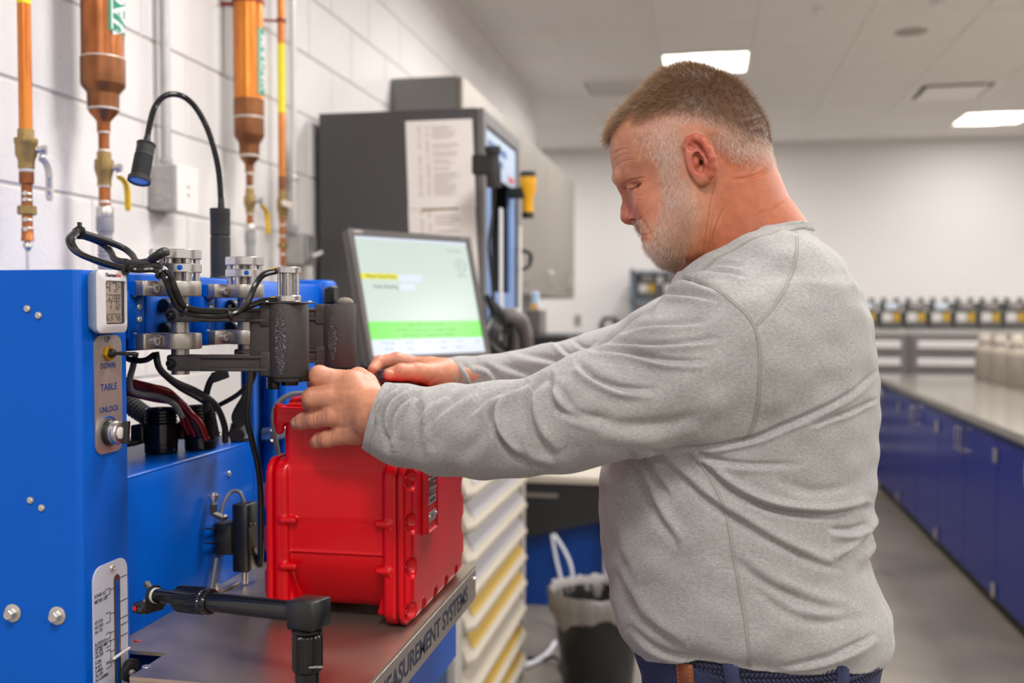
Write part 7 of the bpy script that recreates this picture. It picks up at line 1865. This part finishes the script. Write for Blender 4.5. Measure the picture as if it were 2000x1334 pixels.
for px in (1434, 1649):
    a = belt_angle(px); m = MB(); w = .0085
    for (za, zb2, o) in ((zb_ - .02, zt_ + .002, .0085),):
        c0, c1 = belt_pt(a, za, o), belt_pt(a, zb2, o); t_ = (belt_pt(a + .02, za, o) - belt_pt(a - .02, za, o)).normalized(); nn = t_.cross(EZ)
        m.obox((c0 + c1) / 2, t_ * w, (c1 - c0) / 2, nn.normalized() * .0012, .0008)
        m.obox((c0 + c1) / 2 + nn.normalized() * .0012, t_ * w * .55, (c1 - c0) / 2, nn.normalized() * .0006, .0004)
    o = m.build('belt_loop', m_navy, tr_, ang=50)
a = belt_angle(1341); c0, c1 = belt_pt(a - .022, zb_ - .012, .009), belt_pt(a + .012, zt_ - .006, .009); t_ = (belt_pt(a + .02, zb_, .009) - belt_pt(a - .02, zb_, .009)).normalized(); nn = t_.cross(EZ).normalized()
lo_ = MB().obox((c0 + c1) / 2, t_ * .0125, (c1 - c0) / 2, nn * .002, .0018).build('belt_keeper', m_leather, belt, ang=50); lo_['label'] = 'tan leather belt end'
for k in (-1, 1):
    mm = MB()
    for i in range(8): p = c0.lerp(c1, .08 + .84 * i / 7) + t_ * (.0085 * k); mm.obox(p + nn * .0021 * (1 if nn.dot(CAM - p) > 0 else -1), (c1 - c0).normalized() * .0014, t_ * .0005, nn * .0004)
    o = mm.build('stitching', mat('thread_tan', rgb(190, 130, 84), .6), lo_); o['kind'] = 'stuff'
m_shoe = mat('shoe_brown', rgb(60, 46, 38), .5)
for s in (-1, 1):
    f = Field((hipx - .27, YS + s * .12 - .08, -.002), (hipx + .12, YS + s * .12 + .08, .16), .006)
    f.chain([(hipx + .035, YS + s * .12, .055), (hipx - .06, YS + s * .125, .058), (hipx - .17, YS + s * .13, .045)], [.048, .052, .046], k=.03); f.cap((hipx + .02, YS + s * .12, .07), (hipx + .02, YS + s * .12, .13), .05, k=.03)
    f.rbox((hipx - .06, YS + s * .125, .012), (.16, .05, .0125), .012, k=.006)
    f.put(lambda x, y, z: -z + .0005 + x * 0 + y * 0, (hipx - .3, YS - .3, -.01), (hipx + .2, YS + .3, .01), op='s') if False else None
    a, b = f.nets(); a[:, 2] = np.maximum(a[:, 2], .001); o = link_obj('shoe', np_mesh('shoe', a, b, m_shoe), man)
# ---- hair, beard, brows (fine strands)
def strands(name, P, Q, N_, wfun, count, direction, length, c_root, c_tip, rad, seed, bend=.25, steps=4, clump=0.0):
    """fine hairs rooted on the mesh P,Q with density wfun(P)"""
    r = np.random.default_rng(seed); w = wfun(P)
    fw_ = w[Q].mean(1); a = P[Q[:, 2]] - P[Q[:, 0]]; b = P[Q[:, 3]] - P[Q[:, 1]]; ar = np.linalg.norm(np.cross(a, b), axis=1) * .5 * fw_
    cs = np.cumsum(ar); pick = np.searchsorted(cs, r.uniform(0, cs[-1], count)); pick = np.minimum(pick, len(Q) - 1)
    u, v = r.uniform(0, 1, (2, count)); q = Q[pick]
    root = (P[q[:, 0]] * ((1 - u) * (1 - v))[:, None] + P[q[:, 1]] * (u * (1 - v))[:, None] + P[q[:, 2]] * (u * v)[:, None] + P[q[:, 3]] * ((1 - u) * v)[:, None])
    nn = N_[q].mean(1); nn /= np.linalg.norm(nn, axis=1)[:, None]
    d = direction(root, nn, r); d += r.normal(0, .16 + clump * .3, d.shape)
    if clump:
        ph = np.sin(root @ np.array([410, 290, 130.])) + np.sin(root @ np.array([-230, 350, 310.])); d += clump * ph[:, None] * np.array([.5, .3, .4])
    d /= np.linalg.norm(d, axis=1)[:, None]
    ln = length(root, r)
    side = r.normal(0, 1, d.shape); side -= (side * d).sum(1)[:, None] * d; side /= np.linalg.norm(side, axis=1)[:, None]
    pts = np.zeros((count, steps, 3), np.float32)
    for k in range(steps):
        t = k / (steps - 1); pts[:, k] = root - nn * .0006 + d * (ln * t)[:, None] + side * (ln * bend * t * t)[:, None] - np.array([0, 0, 1]) * (ln * .12 * t * t)[:, None]
    hc = bpy.data.hair_curves.new(name); hc.add_curves([steps] * count)
    hc.attributes['position'].data.foreach_set('vector', pts.ravel()) if 'position' in hc.attributes else None
    ra = hc.attributes.get('radius') or hc.attributes.new('radius', 'FLOAT', 'POINT')
    rr = np.tile(rad * np.linspace(1, .35, steps), count).astype(np.float32); ra.data.foreach_set('value', rr)
    shade = r.uniform(0, 1, count)[:, None]; 
    colr = c_root(root, shade)[:, None, :] * (1 - np.linspace(0, 1, steps))[None, :, None] + c_tip(root, shade)[:, None, :] * np.linspace(0, 1, steps)[None, :, None]
    cc = np.concatenate([colr, np.ones((count, steps, 1))], 2).astype(np.float32)
    ca = hc.attributes.new('tint', 'FLOAT_COLOR', 'POINT'); ca.data.foreach_set('color', cc.ravel())
    hc.materials.append(m_hair); o = link_obj(name, hc, man); o['kind'] = 'stuff'; return o
m_hair = bpy.data.materials.new('hair_strand'); m_hair.use_nodes = True
def _hair():
    nt = m_hair.node_tree; b = nt.nodes['Principled BSDF']; a = nt.nodes.new('ShaderNodeAttribute'); a.attribute_name = 'tint'
    nt.links.new(a.outputs['Color'], b.inputs['Base Color']); b.inputs['Roughness'].default_value = .45; b.inputs['Specular IOR Level'].default_value = .35
_hair()
def polyw(poly, soft, dy=0.0):
    pp = poly2(poly, dy)
    return lambda P: inside_soft(pp, P[:, 0], P[:, 2], soft)
earclear = lambda P: 1 - (inside_soft(poly2([(1331, 262), (1402, 262), (1402, 366), (1331, 366)]), P[:, 0], P[:, 2], .003) * (np.abs(P[:, 1] - YS) > .0775))
def tophair(P): return polyw(HAIRT, .006)(P)
zt0, zt1 = sy(1350, 290).z, sy(1350, 120).z
xf0, xb0 = sy(1170, 250).x, sy(1510, 250).x
def up01(P): return np.clip((P[:, 2] - zt0) / (zt1 - zt0), 0, 1)
def fr01(P): return np.clip((xb0 - P[:, 0]) / (xb0 - xf0), 0, 1)
def dtop(P, n, r):
    u = up01(P)[:, None]; f = fr01(P)[:, None]
    return n * (.25 + .75 * u) + np.array([-1, 0, 0]) * (.15 + .75 * f) + np.array([0, 0, -1]) * (.9 * (1 - u)) + np.array([0, 0, .35]) * u
def ltop(P, r):
    u = up01(P); f = fr01(P); fringe = inside_soft(poly2([(1150, 310), (1150, 220), (1215, 200), (1235, 245), (1200, 280)]), P[:, 0], P[:, 2], .012)
    return (.005 + .011 * u + .009 * fringe) * r.uniform(.7, 1.15, len(P))
def croot(P, s): return C3(54, 35, 24) * (1 - s) + C3(98, 68, 46) * s
def ctip(P, s):
    f = (fr01(P) ** 1.5)[:, None]; u = up01(P)[:, None]
    base = C3(88, 60, 40) * (1 - s) + C3(206, 160, 112) * s ** 2
    return base * (1 - .6 * f) + (C3(156, 120, 84) * (1 - s) + C3(236, 204, 158) * s) * .6 * f
strands('hair', hP, hQ, hN, lambda P: tophair(P) * earclear(P), 36000, dtop, ltop, croot, ctip, .00010, 11, clump=.42)
def dfade(P, n, r):
    back = np.clip((P[:, 0] - sy(1400, 300).x) / .05, 0, 1)[:, None]
    return n * .35 + np.array([.35, 0, -.9]) * (1 - back) + np.array([.1, 0, -1]) * back
cw0 = lambda P, s: C3(204, 178, 162) * (1 - s) + C3(224, 206, 192) * s
cw1 = lambda P, s: C3(226, 210, 196) * (1 - s) + C3(248, 240, 232) * s
strands('fade_hair', hP, hQ, hN, lambda P: polyw(FADE, .012)(P) * earclear(P), 10000, dfade, lambda P, r: .0072 * r.uniform(.6, 1.2, len(P)), cw0, cw1, .000085, 12, bend=.4)
blond = poly2([(1330, 430), (1368, 430), (1352, 500), (1326, 545), (1300, 520), (1315, 470)])
must = poly2(MUST)
def cb(lo, hi_):
    def fn(P, s):
        b = np.maximum(inside_soft(blond, P[:, 0], P[:, 2], .02) * .95, inside_soft(must, P[:, 0], P[:, 2], .006) * .8)[:, None]
        return (C3(*lo) * (1 - s) + C3(*hi_) * s) * (1 - b) + (C3(132, 94, 58) * (1 - s) + C3(204, 164, 114) * s) * b
    return fn
def dbeard(P, n, r): return n * .55 + np.array([.12, 0, -.85])
strands('beard', hP, hQ, hN, lambda P: np.maximum(polyw(BEARD, .005)(P), polyw(MUST, .004)(P)) * earclear(P), 17000, dbeard, lambda P, r: (.0066 - .0032 * inside_soft(must, P[:, 0], P[:, 2], .004)) * r.uniform(.6, 1.25, len(P)), cb((200, 174, 156), (224, 206, 192)), cb((224, 208, 194), (248, 242, 234)), .00008, 13, bend=.45)
BROW = [(1204, 350), (1222, 346), (1258, 337), (1262, 343), (1228, 354), (1209, 359)]
strands('eyebrow', hP, hQ, hN, lambda P: polyw(BROW, .003, -.036)(P) * (np.abs(P[:, 1] - YS) > .008), 500, lambda P, n, r: n * .5 + np.array([.7, 0, .1]), lambda P, r: .006 * r.uniform(.6, 1.2, len(P)), lambda P, s: C3(150, 116, 92) + s * 0, lambda P, s: C3(190, 160, 130) + s * 0, .00005, 14)
LASH = [(1229, 369), (1239, 366), (1252, 358), (1253, 360), (1241, 369), (1230, 372)]
strands('eyelash', hP, hQ, hN, lambda P: polyw(LASH, .0012, -.038)(P) * (np.abs(P[:, 1] - YS) > .02), 120, lambda P, n, r: n * .5 + np.array([-.7, 0, -.5]), lambda P, r: .0045 * r.uniform(.7, 1.1, len(P)), lambda P, s: C3(70, 50, 40) + s * 0, lambda P, s: C3(70, 50, 40) + s * 0, .00006, 15)
